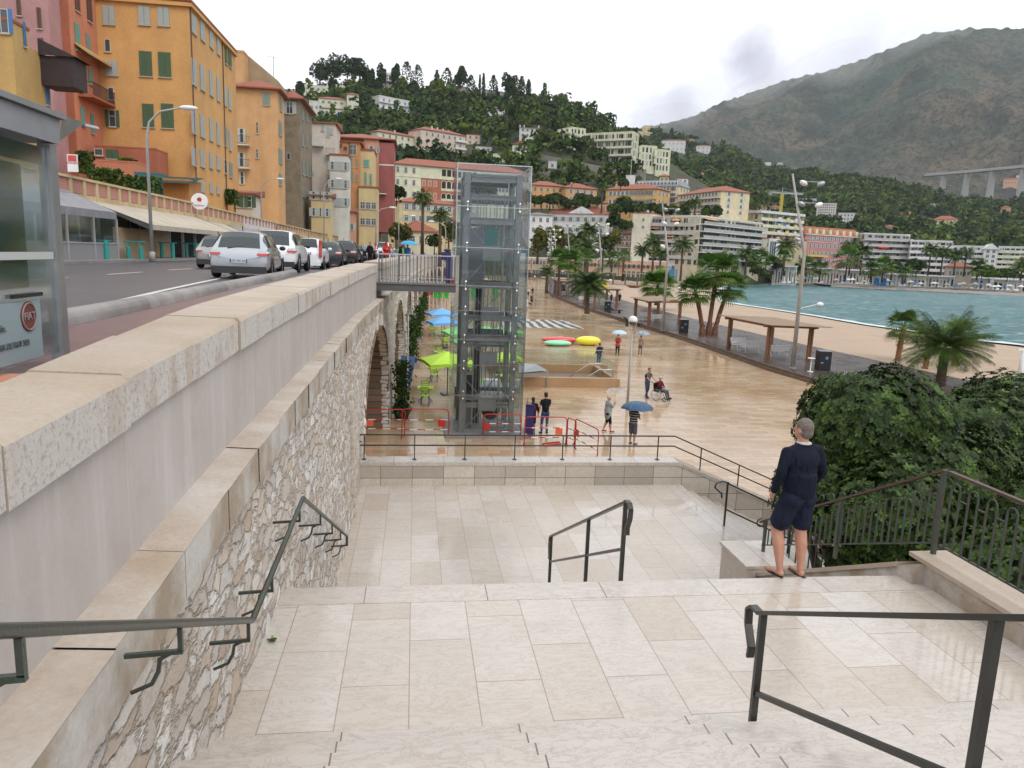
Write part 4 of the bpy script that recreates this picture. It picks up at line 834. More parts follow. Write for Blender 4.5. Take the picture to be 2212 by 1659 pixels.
ph=rowb('peach_house','peach coloured house with green shutters, right of the ochre one',598,192,503,613,-19.5,9.2,PCH,'hip',1.6,.7)
for(u0,v0,u1,v1,st,sh)in((567,200,583,228,'closed','g'),(553,264,558,289,'plain','n'),(553,322,558,342,'plain','n')):ph.pix('F',u0,v0,u1,v1,st,sh)
for(u0,v0,u1,v1,st,sh)in((604,212,608,240,'closed','g'),(602,262,608,293,'closed','g'),(602,323,609,353,'closed','g'),(602,375,608,400,'closed','g')):ph.pix('R',u0,v0,u1,v1,st,sh)
Yc=ph.A.y
for(u0,u1,v)in((510,540,312),(512,541,362)):a=PY(u0,v,Yc);b_=PY(u1,v,Yc);ph.balcony('F',max(.1,a.x-ph.A.x),b_.x-ph.A.x,a.z-ph.z0,1.1,PALEW,'bars',STEELD,1.1)
for(u0,v0,u1,v1)in((518,278,526,308),(518,330,526,360),(520,372,526,398)):ph.pix('F',u0,v0,u1,v1,'open','w')
a=PY(503,112,Yc+5);b_=PY(526,112,Yc+5)
t2=Bld('peach_tower_house','narrow peach house end rising behind the balconies, touching the ochre house','house',(a.x,Yc+5),(b_.x,Yc+5),8,9.2,a.z,PCH,GRP,'flat',PCH,.3,.2);t2.pix('F',503,205,511,218,'plain','w')
a=PY(524,122,Yc+8);b_=PY(600,122,Yc+8)
t3=Bld('tan_gable_house','tan gabled house with a roof aerial behind the peach house','house',(a.x,Yc+8),(b_.x,Yc+8),8,9.2,PY(560,172,Yc+8).z,wallm('tan_plaster','b09a78'),GRP,None);
g=MB();zr=PY(530,122,Yc+8).z-9.2;g.add([(0,0,t2.Hh*0+t3.Hh),(0,0,zr),(t3.W*.2,0,zr),(t3.W,0,t3.Hh),(0,8,t3.Hh),(0,8,zr),(t3.W*.2,8,zr),(t3.W,8,t3.Hh)],[(0,3,2,1),(1,2,6,5),(2,3,7,6),(4,5,6,7),(0,1,5,4)]);t3.part('gable',g,wallm('tan_plaster','b09a78'))
g=MB();ax_=PY(591,150,Yc+9).x-a.x;zt=PY(591,122,Yc+9).z-9.2;g.tube([(ax_,1,t3.Hh-.5),(ax_,1,zt)],.04,5);g.box(ax_-.9,.98,zt-.1,ax_+.6,1.02,zt-.06);t3.part('aerial',g,STEELD)
STN=rubblemat('tower_rubble',.9,(.36,.28,.19))
st_=rowb('stone_tower','rough stone tower house with a red tiled roof and grey shutters',648,213,612.5,673,-18.0,9.2,M_('tower_stone',(.34,.28,.20),.9,(.20,.165,.12),.9,.9,fine=3,bm=5),'hip',1.4,.8)
for(u0,v0,u1,v1,st,sh)in((618,219,633,246,'open','p'),(620,330,627,345,'bare','n')):st_.pix('F',u0,v0,u1,v1,st,sh)
for(u0,v0,u1,v1)in((652,235,655,258),(661,242,664,262),(652,290,655,315),(661,293,664,317),(653,350,657,378),(661,352,665,380),(668,358,671,382),(653,405,657,425),(661,408,665,425)):st_.pix('R',u0,v0,u1,v1,'closed','g')
def faced(name,label,uL,uR,vT,vB,y,dep,wall,roof,rh,over=.4,z0=None):
 a=PY(uL,vT,y);b_=PY(uR,vT,y);return Bld(name,label,'house',(a.x,y),(b_.x,y),dep,z0 if z0 else PY(uL,vB,y).z,a.z,wall,GRP,roof,TERRA,rh,over)
c1=faced('cream_house','cream house with stacked balconies right of the stone tower',670,724,262,480,140,9,CRM,'shed',1.2)
for r in((694,268,700,283),(706,275,712,296),(713,277,719,290),(694,303,700,312),(713,345,719,368),(725,350,730,366),(674,372,678,378)):c1.pix('F',*r,'closed','p')
for(u0,u1,v)in((672,700,314),(705,724,333),(707,724,392),(706,724,410),(707,724,440)):
 a=PY(u0,v,140);b_=PY(u1,v,140);c1.balcony('F',max(0,a.x-c1.A.x),min(c1.W,b_.x-c1.A.x),a.z-c1.z0,1.2,PALEW,'solid' if u0<704 else 'bars',None if u0<704 else STEELD)
for r in((708,383,717,402),(727,390,738,412)):c1.pix('F',*r,'plain','p')
faced('cream_house','lower cream annexe with a washing line balcony below the tall cream house',712,752,335,470,134,5,PALEW,'flat',.3).grid('F',3,[2,5,8],.9,1.4,'open','p')
o1=faced('orange_house','orange house with a big white framed studio window on its top floor',726,777,303,490,148,9,LOR,'shed',1.0)
for r in((755,312,770,335),):o1.pix('F',*r,'plain','w')
for r in((741,343,744,362),(748,347,752,366),(758,341,762,362),(769,343,773,362),(758,370,763,392),(769,376,773,392),(733,312,739,320),(742,316,750,326)):o1.pix('F',*r,'closed','n' if r[0]<755 else 'g')
g=MB();px_=PY(755,400,148).x-o1.A.x;g.tube([(px_,-.08,0),(px_,-.08,o1.Hh)],.09,6);o1.part('drainpipe',g,SHN)
y1_=faced('yellow_house','narrow yellow house with mint green shutters between the orange and salmon houses',777,808,325,490,150,9,LYE,'flat',.4)
for r in((786,345,797,360),(787,372,792,398),(799,376,803,400),(787,410,792,440),(799,420,803,440)):y1_.pix('F',*r,'closed','t')
s1=faced('salmon_house','salmon house with a crimson side wall at the far end of the row',786,819,298,500,160,14,SLM,None,1.8)
g=MB();g.box(s1.W+.0,-.03,0,s1.W+3.0,13,s1.Hh-.7);s1.part('crimson_side',g,CRI);s1.roof('hip',TERRA,1.8,.5,-8,s1.W+3)
a0=PY(819,300,160).x-s1.A.x;wN=3.0
for r in((798,315,806,324),(815,316,818,330)):s1.pix('F',*r,'open','p')
s1.win('F',s1.W-.9,s1.Hh*.15,1.,1.6,'plain','g');s1.balcony('F',s1.W-1.2,s1.W+1.6,s1.Hh*.42,1.0,PALEW,'bars',STEELD)
g=MB();g.box(s1.W+.02,-.08,s1.Hh*.72,s1.W+3.02,-.035,s1.Hh*.735);s1.part('string_course',g,PALEW)
faced('ochre_house','low ochre house with one dark window below the salmon house',775,816,405,520,147,5,LYE,'flat',.3).grid('F',3,[3,6.],.9,1.3,'plain','g')
faced('pink_house','small pink cottage with a red sloping roof between the quay houses',740,765,455,520,138,5,SLM,'shed',.7).grid('F',2,[2.],.8,1.1,'open','p')
faced('yellow_house','yellow balconied house low in the row below the cream one',672,712,420,480,126,6,LYE,'shed',.7).grid('F',3,[1.,3.6],.9,1.3,'open','p')
faced('orange_cottage','low cream and orange cottage with a lilac awning under the peach house',508,545,415,470,92,5,CRM,'shed',.6).grid('F',2,[1.2],.9,1.3,'open','d')
TERW=wallm('shop_ochre','c9a468',k=.8);shp=thing('shop_row','long row of ochre shop fronts under a terrace on the far side of the road','shops',(-18,70,6.3));BPNK=M_('pink_panel',(.50,.23,.19),.8,(.42,.19,.15),2,.8);BCRM=wallm('balustrade_cream','d6bd8c',k=.85)
SX=[(20,-17.6),(70,-17.3),(95,-16.8),(120,-15.2),(145,-12.2),(170,-8.2)]
sx=lambda y:lerp_tab(SX,y);tz=lambda y:lerp_tab([(20,9.55),(63,9.5),(100,9.1),(135,8.5),(170,7.9)],y)
g=MB();ys=list(range(26,171,6))
for a,b_ in zip(ys,ys[1:]):
 g.add([(sx(a),a,6.0),(sx(b_),b_,6.0),(sx(b_),b_,tz(b_)),(sx(a),a,tz(a)),(sx(a)-22,a,6.0),(sx(b_)-22,b_,6.0),(sx(b_)-22,b_,tz(b_)+.01),(sx(a)-22,a,tz(a)+.01)],[(0,1,2,3),(3,2,6,7),(5,4,7,6)]+([(4,0,3,7)]if a==26 else[]))
g.build('shop_walls',TERW,shp)
rr=random.Random(5)
for k,y in enumerate(range(28,168,7)):
 g=MB();w=4.6;x=sx(y+2);g.mat(0).box(x-.02,y,6.5,x+.03,y+w,8.7);g.mat(1)
 for q in range(4):g.box(x+.03,y+q*w/3-.04,6.5,x+.09,y+q*w/3+.04,8.7)
 g.box(x+.03,y,8.68,x+.09,y+w,8.76);g.build('shop_window',[DARKIN,[TERW,PALEW,SHG,FRM][k%4]],shp)
bal=thing('terrace_balustrade','long balustrade with salmon pink panels in cream frames above the shops','balustrade',(-17.5,70,9.5));rail=MB();y=30.0
BW_=M_('balustrade_white',(.6,.58,.55),.8);k=0
while y<168:
 x=sx(y)+.12;z=tz(y);w=1.55;x2=sx(y+w)+.12;rail.add([(x-.12,y,z+.85),(x+.16,y,z+.85),(x2+.16,y+w,tz(y+w)+.85),(x2-.12,y+w,tz(y+w)+.85),(x-.12,y,z+.98),(x+.16,y,z+.98),(x2+.16,y+w,tz(y+w)+.98),(x2-.12,y+w,tz(y+w)+.98)],[(4,5,6,7),(1,2,6,5),(0,3,2,1),(0,4,7,3),(0,1,5,4)])
 if k<90:
  wht=78<y<92;g=MB();g.mat(0).box(x-.1,y,z-.3,x+.12,y+.32,z+.85);g.box(x-.1,y+.32,z-.3,x+.10,y+w,z+.12);g.mat(1).box(x-.06,y+.38 if y<78 else y+.5,z+.16,x+.06,y+w-.05 if y<78 else y+w-.2,z+.82)
  if y>=78:g.mat(0).box(x-.09,y+.32,z+.12,x+.02,y+w,z+.85)
  g.build('balustrade_panel',[BW_ if wht else BCRM,BPNK],bal)
 y+=w;k+=1
rail.build('top_rail',BCRM,bal)
def awning(y0,y1,m,out=2.2,zt=9.35,zb=8.35,label='',xo=0,val=.28):
 g=MB();n=8;P=[]
 for i in range(n+1):y=y0+(y1-y0)*i/n;xf=sx(y)+xo;P.append(((xf+.02,y,zt-(9.5-tz(y))),(xf+out,y,zb-(9.5-tz(y)))))
 for(a,b_),(c,d)in zip(P,P[1:]):g.add([a,b_,d,c,(b_[0],b_[1],b_[2]-val),(d[0],d[1],d[2]-val),(a[0],a[1],a[2]-.05),(c[0],c[1],c[2]-.05),(b_[0]-.05,b_[1],b_[2]-val),(d[0]-.05,d[1],d[2]-val)],[(0,3,2,1),(1,2,5,4),(6,8,9,7),(4,5,9,8)])
 c=P[n//2][0];t=thing('shop_awning',label,'awning',c,0,'awnings over the shop fronts');g.build('canopy',m,t)
 g=MB();g.add([P[0][0],P[0][1],(P[0][1][0],P[0][1][1],P[0][1][2]-val)],[(0,1,2)]);g.tube([P[0][0],P[0][1]],.03,5);g.tube([P[-1][0],P[-1][1]],.03,5);g.build('frame',STEELD,t)
awning(42.5,62,AWC,3.4,9.45,8.25,'large beige awning nearest the bus shelter, stretched over the restaurant terrace')
awning(63,71,AWC,2.4,9.3,8.3,'cream awning just above the silver cars');awning(72,84,AWG,2.8,9.3,8.0,'long lilac grey awning behind the white hatchback');awning(85,92,AWC,2.2,9.2,8.2,'folded beige awning after the grey one')
awning(93,112,AWG,3.0,9.2,7.9,'wide grey awning above the dark parked cars');awning(132,150,M_('white_awning',(.62,.62,.62),.7),3.4,9.2,7.8,'white ribbed awning at the far end of the shops');awning(124,129,AWC,2.,9.1,8.2,'small cream awning beside the white ribbed one')
gt=thing('glazed_terrace','grey framed glazed restaurant terrace with clear plastic sides at the kerb','terrace',(-16.2,36,6.43));g=MB();y0,y1=29.5,40.6
g.add([(-17.6,y0,9.9),(-15.0,y0,8.75),(-15.0,y1,8.75),(-17.6,y1,9.9),(-17.6,y0,9.8),(-15.0,y0,8.4),(-15.0,y1,8.4),(-17.6,y1,9.8)],[(0,3,2,1),(1,2,6,5),(3,7,6,2),(0,1,5,4)]);g.build('terrace_roof',M_('grey_canvas',(.27,.275,.30),.6,(.2,.2,.22),2,.6),gt)
g=MB()
for k in range(5):y=y0+(y1-y0)*k/4;g.box(-15.08,y-.05,6.43,-14.98,y+.05,8.42)
g.box(-17.6,y1-.05,6.43,-17.5,y1+.02,9.8);g.box(-15.08,y0,7.18,-14.99,y1,7.24);g.build('frame',POLE,gt)
g=MB();g.box(-15.06,y0,6.43,-15.02,y1,7.18);g.build('lower_panels',M_('grey_panels',(.25,.25,.265),.5),gt);g=MB();g.box(-15.05,y0,7.24,-15.03,y1,8.4);g.quad((-15.05,y1,6.43),(-14.7,y1+.3,6.43),(-15.05,y1,8.4),(-15.06,y1,8.4));g.build('plastic_sheet',SHELG,gt)
g=MB();g.box(-17.3,y0,6.44,-16.9,y1,9.6);g.build('dark_room',DARKIN,gt)
pn=thing('beige_hoarding','plain beige panel wall between the glazed terrace and the restaurant','hoarding',(-16.4,43,6.43));g=MB();g.box(-15.75,42.0,6.43,-15.6,45.2,8.05);g.build('left_panel',wallm('beige_board','c4a67e'),pn);g=MB();g.box(-15.75,45.25,6.43,-15.59,50.4,8.05);g.build('right_panel',wallm('beige_board','c4a67e'),pn)
g=MB();g.box(-16.5,50.5,6.45,-16.3,61.5,8.2);g.build('terrace_interior',DARKIN,shp)
for k in range(5):g=MB();y=50.3+k*2.8;g.box(-15.6,y,6.43,-15.45,y+.14,8.2);g.build('terrace_post',PALEW,shp)
sg=thing('round_sign','round white shop sign with a red diamond logo on the balustrade','sign',tuple(PX(431,435,-16.4)));c=PX(431,435,-16.6);g=MB();rad=.62
pts=[(c.x+rad*math.cos(q*math.pi/14),c.y-.06,c.z+rad*math.sin(q*math.pi/14))for q in range(28)];pt2=[(p[0],p[1]+.14,p[2])for p in pts];g.add(pts+pt2,[tuple(range(28)),tuple(range(55,27,-1))]+[(i,28+i,28+(i+1)%28,(i+1)%28)for i in range(28)]);g.build('disc',WHITE,sg)
g=MB();cy=c.y-.075
for(dx,s)in((-.07,.20),(.06,.24)):g.poly([(c.x+dx,cy-.01*s,c.z+.14+s*.9),(c.x+dx-s*.55,cy-.01*s,c.z+.14),(c.x+dx,cy-.01*s,c.z+.14-s*.9),(c.x+dx+s*.55,cy-.01*s,c.z+.14)])
g.build('diamond_logo',M_('sign_red',(.45,.02,.02),.5),sg);lettering('La Sirena',.19,(c.x,cy-.01,c.z-.30),(R_(90),0,0),M_('sign_red2',(.40,.03,.03),.5),sg)
def board(u0,v0,u1,v1,x,m,label,txt=None,tm=None,size=.4,cat='sign'):
 a=PX(u0,v0,x);y0=a.y;b_=PY(u1,v1,y0);t=thing('wall_sign',label,cat,(a.x,y0,b_.z));g=MB();g.box(a.x,y0-.05,b_.z,b_.x,y0,a.z);g.build('board',m,t)
 if txt:lettering(txt,size,((a.x+b_.x)/2,y0-.06,(a.z+b_.z)/2),(R_(90),0,0),tm or WHITE,t)
 return t,a,b_
t,a,b_=board(145,333,170,372,-17.2,WHITE,'white notice with a red top hanging beside the shelter','RESTAURANT',M_('sign_red3',(.5,.04,.04),.5),.13);g=MB();g.box(a.x+.05,a.y-.07,(a.z*.6+b_.z*.4),b_.x-.05,a.y-.052,a.z-.05);g.build('red_band',M_('sign_red4',(.55,.08,.07),.5),t)
board(154,432,175,448,-16.8,M_('orange_sign',(.65,.10,.04),.5),'small orange square sign above the glazed terrace');board(182,444,228,470,-16.8,M_('maroon_sign',(.14,.01,.03),.5),'maroon sign with pink lettering above the glazed terrace',"Mathilda Café",M_('pink_letters',(.6,.25,.25),.5),.34)
TEAL=M_('teal_enamel',(.03,.30,.27),.35)
def tealstand(y,x,label,thin=False):
 t=thing('teal_stand',label,'street furniture',(x,y,6.43),0,'teal street stands on the far pavement');g=MB()
 for s in(-.42,.42):g.lathe([(.12,0),(.12,.6 if thin else .86),(.10,.62 if thin else .9)],(x+s*.75,y,6.43),12)
 g.build('pillars',TEAL,t);g=MB()
 if thin:
  for s in(-.42,.42):g.tube([(x+s*.75,y,7.02),(x+s*.75-.08,y,7.22),(x+s*.75-.2,y,7.32)],.025,5);g.tube([(x+s*.75,y,7.02),(x+s*.75+.08,y,7.22),(x+s*.75+.2,y,7.32)],.025,5)
 g.box(x-.55,y-.05,7.31,x+.55,y+.05,7.37);g.build('top_bar',TEAL,t)
q=PZ(216,560,6.43);tealstand(q.y,q.x,'pair of teal pillars with a flat top bar before the glazed terrace');q=PZ(292,559,6.43);tealstand(q.y,q.x,'thin topped teal stand before the beige hoarding',True)
q=PZ(362,557,6.43);tealstand(q.y,q.x,'teal stand before the restaurant entrance, third from the shelter');q=PZ(414,556,6.43);tealstand(q.y,q.x,'farthest teal stand beside the silver hatchback')
GH='villas on the near hill';GT='buildings behind the promenade'
ORP=wallm('orange_ochre_plaster','dfa765',k=.88);BIG=wallm('big_ochre_plaster','e0b169',k=.88);CR2=wallm('cream2_plaster','dcc9a0',k=.9);GRYW=wallm('grey_white_plaster','d8d4cb',k=.9);REDP=wallm('brick_red_plaster','b56454',k=.85);PK2=wallm('rose_plaster','c98080',k=.85);YWH=wallm('yellow_white_plaster','e6deb0',k=.9);SLP=wallm('salmon_arcade_plaster','dba988',k=.88);STO=wallm('stone_grey_plaster','b9ad9a',k=.85);RAILG_=M_('grey_balcony_panel',(.46,.45,.43),.5,(.34,.34,.34),1,.6);YEP=wallm('villa_yellow','e6dab6',k=.92)
def town(name,label,uL,uR,vT,vB,rL,rR,dep,wall,roof,rh,fl,cols,style='open',sh='g',over=.5,w=1.1,h=1.6,roofm=None,side=2,cat='building',dv=0,alt=None,z0=None):
 A,B,z0_,z1=pb(uL,uR,vT,vB,rL,rR,dv);b=Bld(name,label,cat,A,B,dep,z0_,z1,wall,GT,roof,roofm or TERRA,rh,over);fh=b.Hh/fl
 b.grid('F',cols,[fh*k+fh*.26 for k in range(fl)],w,min(h,fh*.6),style,sh,alt=alt);b.grid('R',side,[fh*k+fh*.26 for k in range(fl)],w,min(h,fh*.6),style,sh,alt=alt)
 if b.A.x<0 or True:b.grid('L',1,[fh*k+fh*.26 for k in range(fl)],w,min(h,fh*.6),style,sh)
 return b
A,B,z0,z1=pb(849,1146,352,432,235,250);cv=Bld('arcaded_building','long cream building with a red roof and brick arches, half behind the lift','building',A,B,14,z0,z1,YEP,GT,'hip',TERRA,3.,.7)
W=cv.W;fh=cv.Hh/3;ARCB=wallm('arcade_brick','b86a48',k=.85)
g=MB();g.box(W*.19,-.04,0,W*.5,-.003,fh*2);cv.part('brick_facing',g,ARCB)
for k in range(7):
 for z,hh in((fh*1.05,fh*.8),(fh*.2,fh*.62)):
  x0=W*(.335+k*.037);ww=W*.029;pts=[(x0,z),(x0+ww,z)]+[(x0+ww/2+ww/2*math.cos(q*math.pi/8),z+hh-ww/2+ww/2*math.sin(q*math.pi/8))for q in range(9)]
  g=MB();g.mat(1).poly([(p[0],-.062,p[1])for p in pts]);o=[(x0-ww*.13,z-.1),(x0+ww*1.13,z-.1)]+[(x0+ww/2+ww*.63*math.cos(q*math.pi/8),z+hh-ww/2+ww*.63*math.sin(q*math.pi/8))for q in range(9)]
  g.mat(0).poly([(p[0],-.052,p[1])for p in o]);g.mat(0).box(x0,-.14,z,x0+ww,-.07,z+.8);cv.part('arch',g,[YEP,DARKIN])
 g=MB();g.mat(0).box(W*(.335+k*.037),-.05,fh*2.25,W*(.335+k*.037)+W*.029,-.01,fh*2.8);cv.part('loggia_opening',g,DARKIN)
for k in range(3):
 for z in(fh*.35,fh*1.3,fh*2.3):cv.win('F',W*(.03+k*.055),z,1.0,1.9,'frame','g')
for k in range(3):
 for z in(fh*.35,fh*1.35):cv.win('F',W*(.21+k*.04),z,1.1,1.9,'frame','g')
cv.grid('F',14,[fh*.3,fh*1.3,fh*2.3],1.1,1.9,'frame','g',x0=W*.62,x1=W*.98);cv.grid('R',2,[fh*.3,fh*1.3,fh*2.3],1.1,1.8,'frame');cv.cornice(fh*2-.1,YEP,.16,.25)
A,B,z0,z1=pb(833,851,360,430,236,237);Bld('orange_house','narrow orange house joined to the left end of the arcaded building','house',A,B,10,z0,z1,ORP,GT,'flat',ORP,.3,.2).grid('F',1,[2,6,9],1.2,1.8,'plain')
y2=town('yellow_villa','yellow villa with a red roof behind the tall palm at the end of the road',862,985,434,482,185,190,10,LYE,'hip',1.6,2,7,'open','p',side=1);y2.balcony('F',y2.W*.5,y2.W*.95,y2.Hh*.42,1.2,PALEW,'bars',STEELD)
y3=town('cream_cottage','cream cottage with a red roof and dark window just left of the lift',876,945,497,535,150,152,8,wallm('cottage_cream','d8cfae'),'hip',2.2,1,3,'plain','g')
town('orange_villa','orange building with a red hipped roof immediately right of the lift',1143,1219,398,452,262,266,12,ORP,'hip',2.2,3,5,'plain','n')
b=town('orange_villa','orange building with a red roof, balcony and satellite dish beside the tall palm',1219.5,1287,404,455,262,266,12,ORP,'hip',2.4,3,4,'open','p');b.balcony('F',b.W*.35,b.W*.65,b.Hh*.58,1.2,PALEW,'bars');b.chimney(b.W*.3,5,3.)
town('ochre_outhouse','small ochre outhouse with a red roof behind the palm',1284,1310,437,460,255,256,6,ORP,'shed',1.2,1,2,'closed','g')
b=town('ochre_block','long ochre building with a red roof behind the olive trees',1306,1416,409,462,270,262,14,BIG,'hip',2.6,3,11,'open','w',side=3);b.balcony('F',b.W*.93,b.W*.99,b.Hh*.6,.8,BIG,'solid')
b=town('grand_hotel','cream hotel with grey mansard roof, dormers and long balconies above the ochre building',1366,1463,403,466,286,280,14,CR2,None,3,5,12,'open','w',side=3,w=1.0)
g=MB();g.add([(-.4,-.4,b.Hh),(b.W+.4,-.4,b.Hh),(b.W+.4,b.D,b.Hh),(-.4,b.D,b.Hh),(1,1.2,b.Hh+2.6),(b.W-1,1.2,b.Hh+2.6),(b.W-1,b.D-1,b.Hh+2.6),(1,b.D-1,b.Hh+2.6)],[(0,1,5,4),(1,2,6,5),(2,3,7,6),(3,0,4,7),(4,5,6,7)]);b.part('roof',g,M_('slate_mansard',(.22,.24,.28),.6))
for k in range(12):g=MB();x=b.W*(.05+k*.078);g.mat(0).box(x,-.2,b.Hh+.3,x+1.1,1.5,b.Hh+2.0);g.mat(1).box(x+.2,-.24,b.Hh+.5,x+.9,-.202,b.Hh+1.7);b.part('dormer',g,[WHITEP,WGLASS])
for z in(.24,.44,.64):b.balcony('F',b.W*.45,b.W,b.Hh*z,1.1,PALEW,'bars',STEELD)
A,B,z0,z1=pb(1350,1370,380,420,284,284);t=Bld('white_tower','square white tower with a flagpole beside the mansard hotel','tower',A,B,3.4,z0,z1,WHITEP,GT,'flat',WHITEP,.4,.3);g=MB();g.tube([(t.W/2,1.7,t.Hh),(t.W/2,1.7,t.Hh+6)],.08,5);t.part('flagpole',g,WHITE)
town('red_roof_annexe','low annexe with a red roof left of the white tower',1329,1352,394,408,282,282,6,CR2,'hip',1.4,1,2,'plain')
b=town('cream_terrace_block','long cream building with a red roof and balconies at the right end of the hotel',1461,1553,422,470,284,262,13,CR2,'hip',2.6,4,12,'open','w',side=2);
for z in(.22,.46,.72):b.balcony('F',0,b.W,b.Hh*z,1.2,PALEW,'bars',RAILG_,.8)
town('white_cottage','small white cube house with a flat roof behind the mansard hotel',1462,1486,386,400,300,300,6,WHITEP,'flat',.4,1,2,'plain')
town('yellow_house','little yellow gabled house above the mansard hotel roof',1424,1444,380,396,305,305,6,LYE,'hip',1.2,1,2,'plain')
b=town('white_villa','white villa with a red hipped roof and a small pediment behind the date palms',1183,1313,460,505,252,247,12,WHITEP,'hip',3,2,7,'open','p',side=2,w=1.3)
g=MB();x=b.W*.55;g.add([(x-5,-.5,b.Hh),(x+5,-.5,b.Hh),(x,-.5,b.Hh+2.6),(x-5,4,b.Hh),(x+5,4,b.Hh),(x,4,b.Hh+2.6)],[(0,1,2),(0,2,5,3),(1,4,5,2)]);g.lathe([(.4,0),(.4,.06)],(x,-.56,b.Hh+.9),10);b.part('pediment',g,WHITEP)
for k in range(5):b.chimney(b.W*(.1+.2*k),5.5,3.3,.7)
town('white_house','plain white house with a grey roof left of the white villa',1141,1192,462,506,245,247,10,WHITEP,'hip',1.0,2,3,'plain','p',roofm=M_('grey_roof',(.25,.24,.25),.8))
b=town('red_building','brick red building with pale shuttered windows and a balcony, in front of the flats',1316,1398,505,560,262,258,11,REDP,'hip',1.4,4,8,'open','w',side=1,w=.9);b.balcony('F',b.W*.05,b.W,b.Hh*.5,1,PALEW,'bars',STEELD);b.cornice(b.Hh*.72,PALEW,.08,.15)
A,B,z0,z1=pb(1361,1400,461,560,258,256);b=Bld('cream_stairwell_block','plain cream stairwell end of the flats with two small windows','building',A,B,12,z0,z1,wallm('tall_cream','ddd3bd',k=.9),GT,'flat',None,.4,.2);b.win('F',b.W*.6,b.Hh*.84,.9,.9,'plain');b.win('F',b.W*.6,b.Hh*.68,.9,.9,'plain');b.chimney(b.W*.5,5,1.4)
A,B,z0,z1=pb(1400,1505,470,572,258,252);apt('apartment_block','grey six storey flats with orange awnings and dark balconies beside the cream stairwell',A,B,11,z0,z1,6,wallm('flats_grey','b8b0a0',k=.85),wallm('flats_slab','b9b5ae',k=.9),RAILG_,GT,1.6,awn=AWO)
A,B,z0,z1=pb(1506,1640,468,574,250,262);apt('apartment_block','long beige flats with white stepped balcony bands in the middle of the bay',A,B,12,z0,z1,7,wallm('flats_beige','cfc4a4',k=.88),WHITEP,RAILG_,GT,1.8,awn=AWO,parted=False)
A,B,z0,z1=pb(1492,1540,459,470,262,262);Bld('rooftop_villa','pale yellow rooftop storey with a railing above the beige flats','building',A,B,8,z0,z1,YWH,GT,'flat',None,.3,.2).grid('F',4,[.4],1.4,1.2,'plain')
A,B,z0,z1=pb(1634,1724,460,518,278,274);kb=apt('apartment_block','yellow and white modern flats with blue panels and a flat white roof',A,B,12,z0,z1,4,YWH,WHITEP,YWH,GT,1.7,parted=True);g=MB();g.box(-1,-1.9,kb.Hh,kb.W+.6,kb.D,kb.Hh+1.0);kb.part('white_roof_band',g,WHITEP)
for k in range(4):
 for q in range(3):g=MB();x=kb.W*(.38+q*.2);g.box(x,-1.85,kb.Hh*k/4+.05,x+2.,-1.72,kb.Hh*k/4+1.5);kb.part('balcony_panel',g,WHITEP if(k+q)%2 else M_('pale_yellow_panel',(.62,.56,.25),.5)if not bpy.data.materials.get('pale_yellow_panel')else bpy.data.materials['pale_yellow_panel'])
g=MB();g.box(kb.W*.35,-1.3,kb.Hh*.55,kb.W*.62,-.1,kb.Hh*.6+.9);kb.part('blue_awning',g,AWB)
b=town('tan_block','tan office block with a tall white window panel below the yellow flats',1640,1736,515,585,268,262,10,wallm('tan_block_plaster','c9bb92',k=.9),'flat',.4,3,6,'plain',side=2);g=MB();g.mat(0).box(b.W*.14,-.3,0,b.W*.38,-.02,b.Hh+.2);g.mat(1)
for k in range(3):g.box(b.W*(.17+k*.045),-.34,b.Hh*.35,b.W*(.17+k*.045)+.9,-.302,b.Hh*.93)
b.part('white_window_panel',g,[WHITEP,WGLASS])
town('orange_house','narrow orange house between the yellow flats and the pink palace',1706,1722,488,520,285,285,6,ORP,'hip',1,2,2,'open','g')
b=town('pink_palace','long rose pink hotel with an orange tiled mansard behind the palms',1732,1858,505,585,278,292,14,PK2,None,3,5,13,'open','p',side=2,w=1.0)
g=MB();g.add([(0,0,b.Hh),(b.W,0,b.Hh),(b.W,b.D,b.Hh),(0,b.D,b.Hh),(3,3,b.Hh+3.4),(b.W-3,3,b.Hh+3.4),(b.W-3,b.D-3,b.Hh+3.4),(3,b.D-3,b.Hh+3.4)],[(0,1,5,4),(1,2,6,5),(2,3,7,6),(3,0,4,7),(4,5,6,7)]);b.part('roof',g,wallm('orange_tiles','b5643c',k=.8))
for k in range(8):g=MB();x=b.W*(.06+k*.115);g.box(x,.4,b.Hh+.4,x+1.6,3,b.Hh+2.4);b.part('dormer',g,YWH)
b.cornice(b.Hh-.2,PALEW,.4,.35);b.cornice(b.Hh*.80,PALEW,.2,.2);b.balcony('F',b.W*.02,b.W*.32,b.Hh*.22,1.6,PALEW,'bars');g=MB();g.box(0,-2.4,b.Hh*.40,b.W*.33,-.1,b.Hh*.44);b.part('yellow_awning',g,AWY)
A,B,z0,z1=pb(1858,1956,505,592,285,292);ab=apt('apartment_block','grey flats with bright white balcony bands and one red awning right of the pink palace',A,B,13,z0,z1,7,wallm('flats_grey2','b4b0aa',k=.85),WHITEP,RAILG_,GT,1.8,parted=False);g=MB();g.box(ab.W*.28,-2.6,ab.Hh*.66,ab.W*.5,-.1,ab.Hh*.70);ab.part('red_awning',g,AWR)
A,B,z0,z1=pb(1958,2048,520,596,288,290);apt('apartment_block','white six storey flats with a row of roof vents, beside the grey flats',A,B,13,z0,z1,6,wallm('flats_white','d4d4d2',k=.85),WHITEP,WHITEP,GT,1.6,bays=6)
A,B,z0,z1=pb(2047,2118,532,598,292,290);apt('apartment_block','white terraced flats behind the small red roofed house',A,B,13,z0,z1,6,WHITEP,WHITEP,WHITEP,GT,1.6,bays=5)
town('red_roofed_house','cream house with a long red roof between the white flats near the beach',2044,2098,575,600,272,272,8,STO,'hip',2,1,6,'plain')
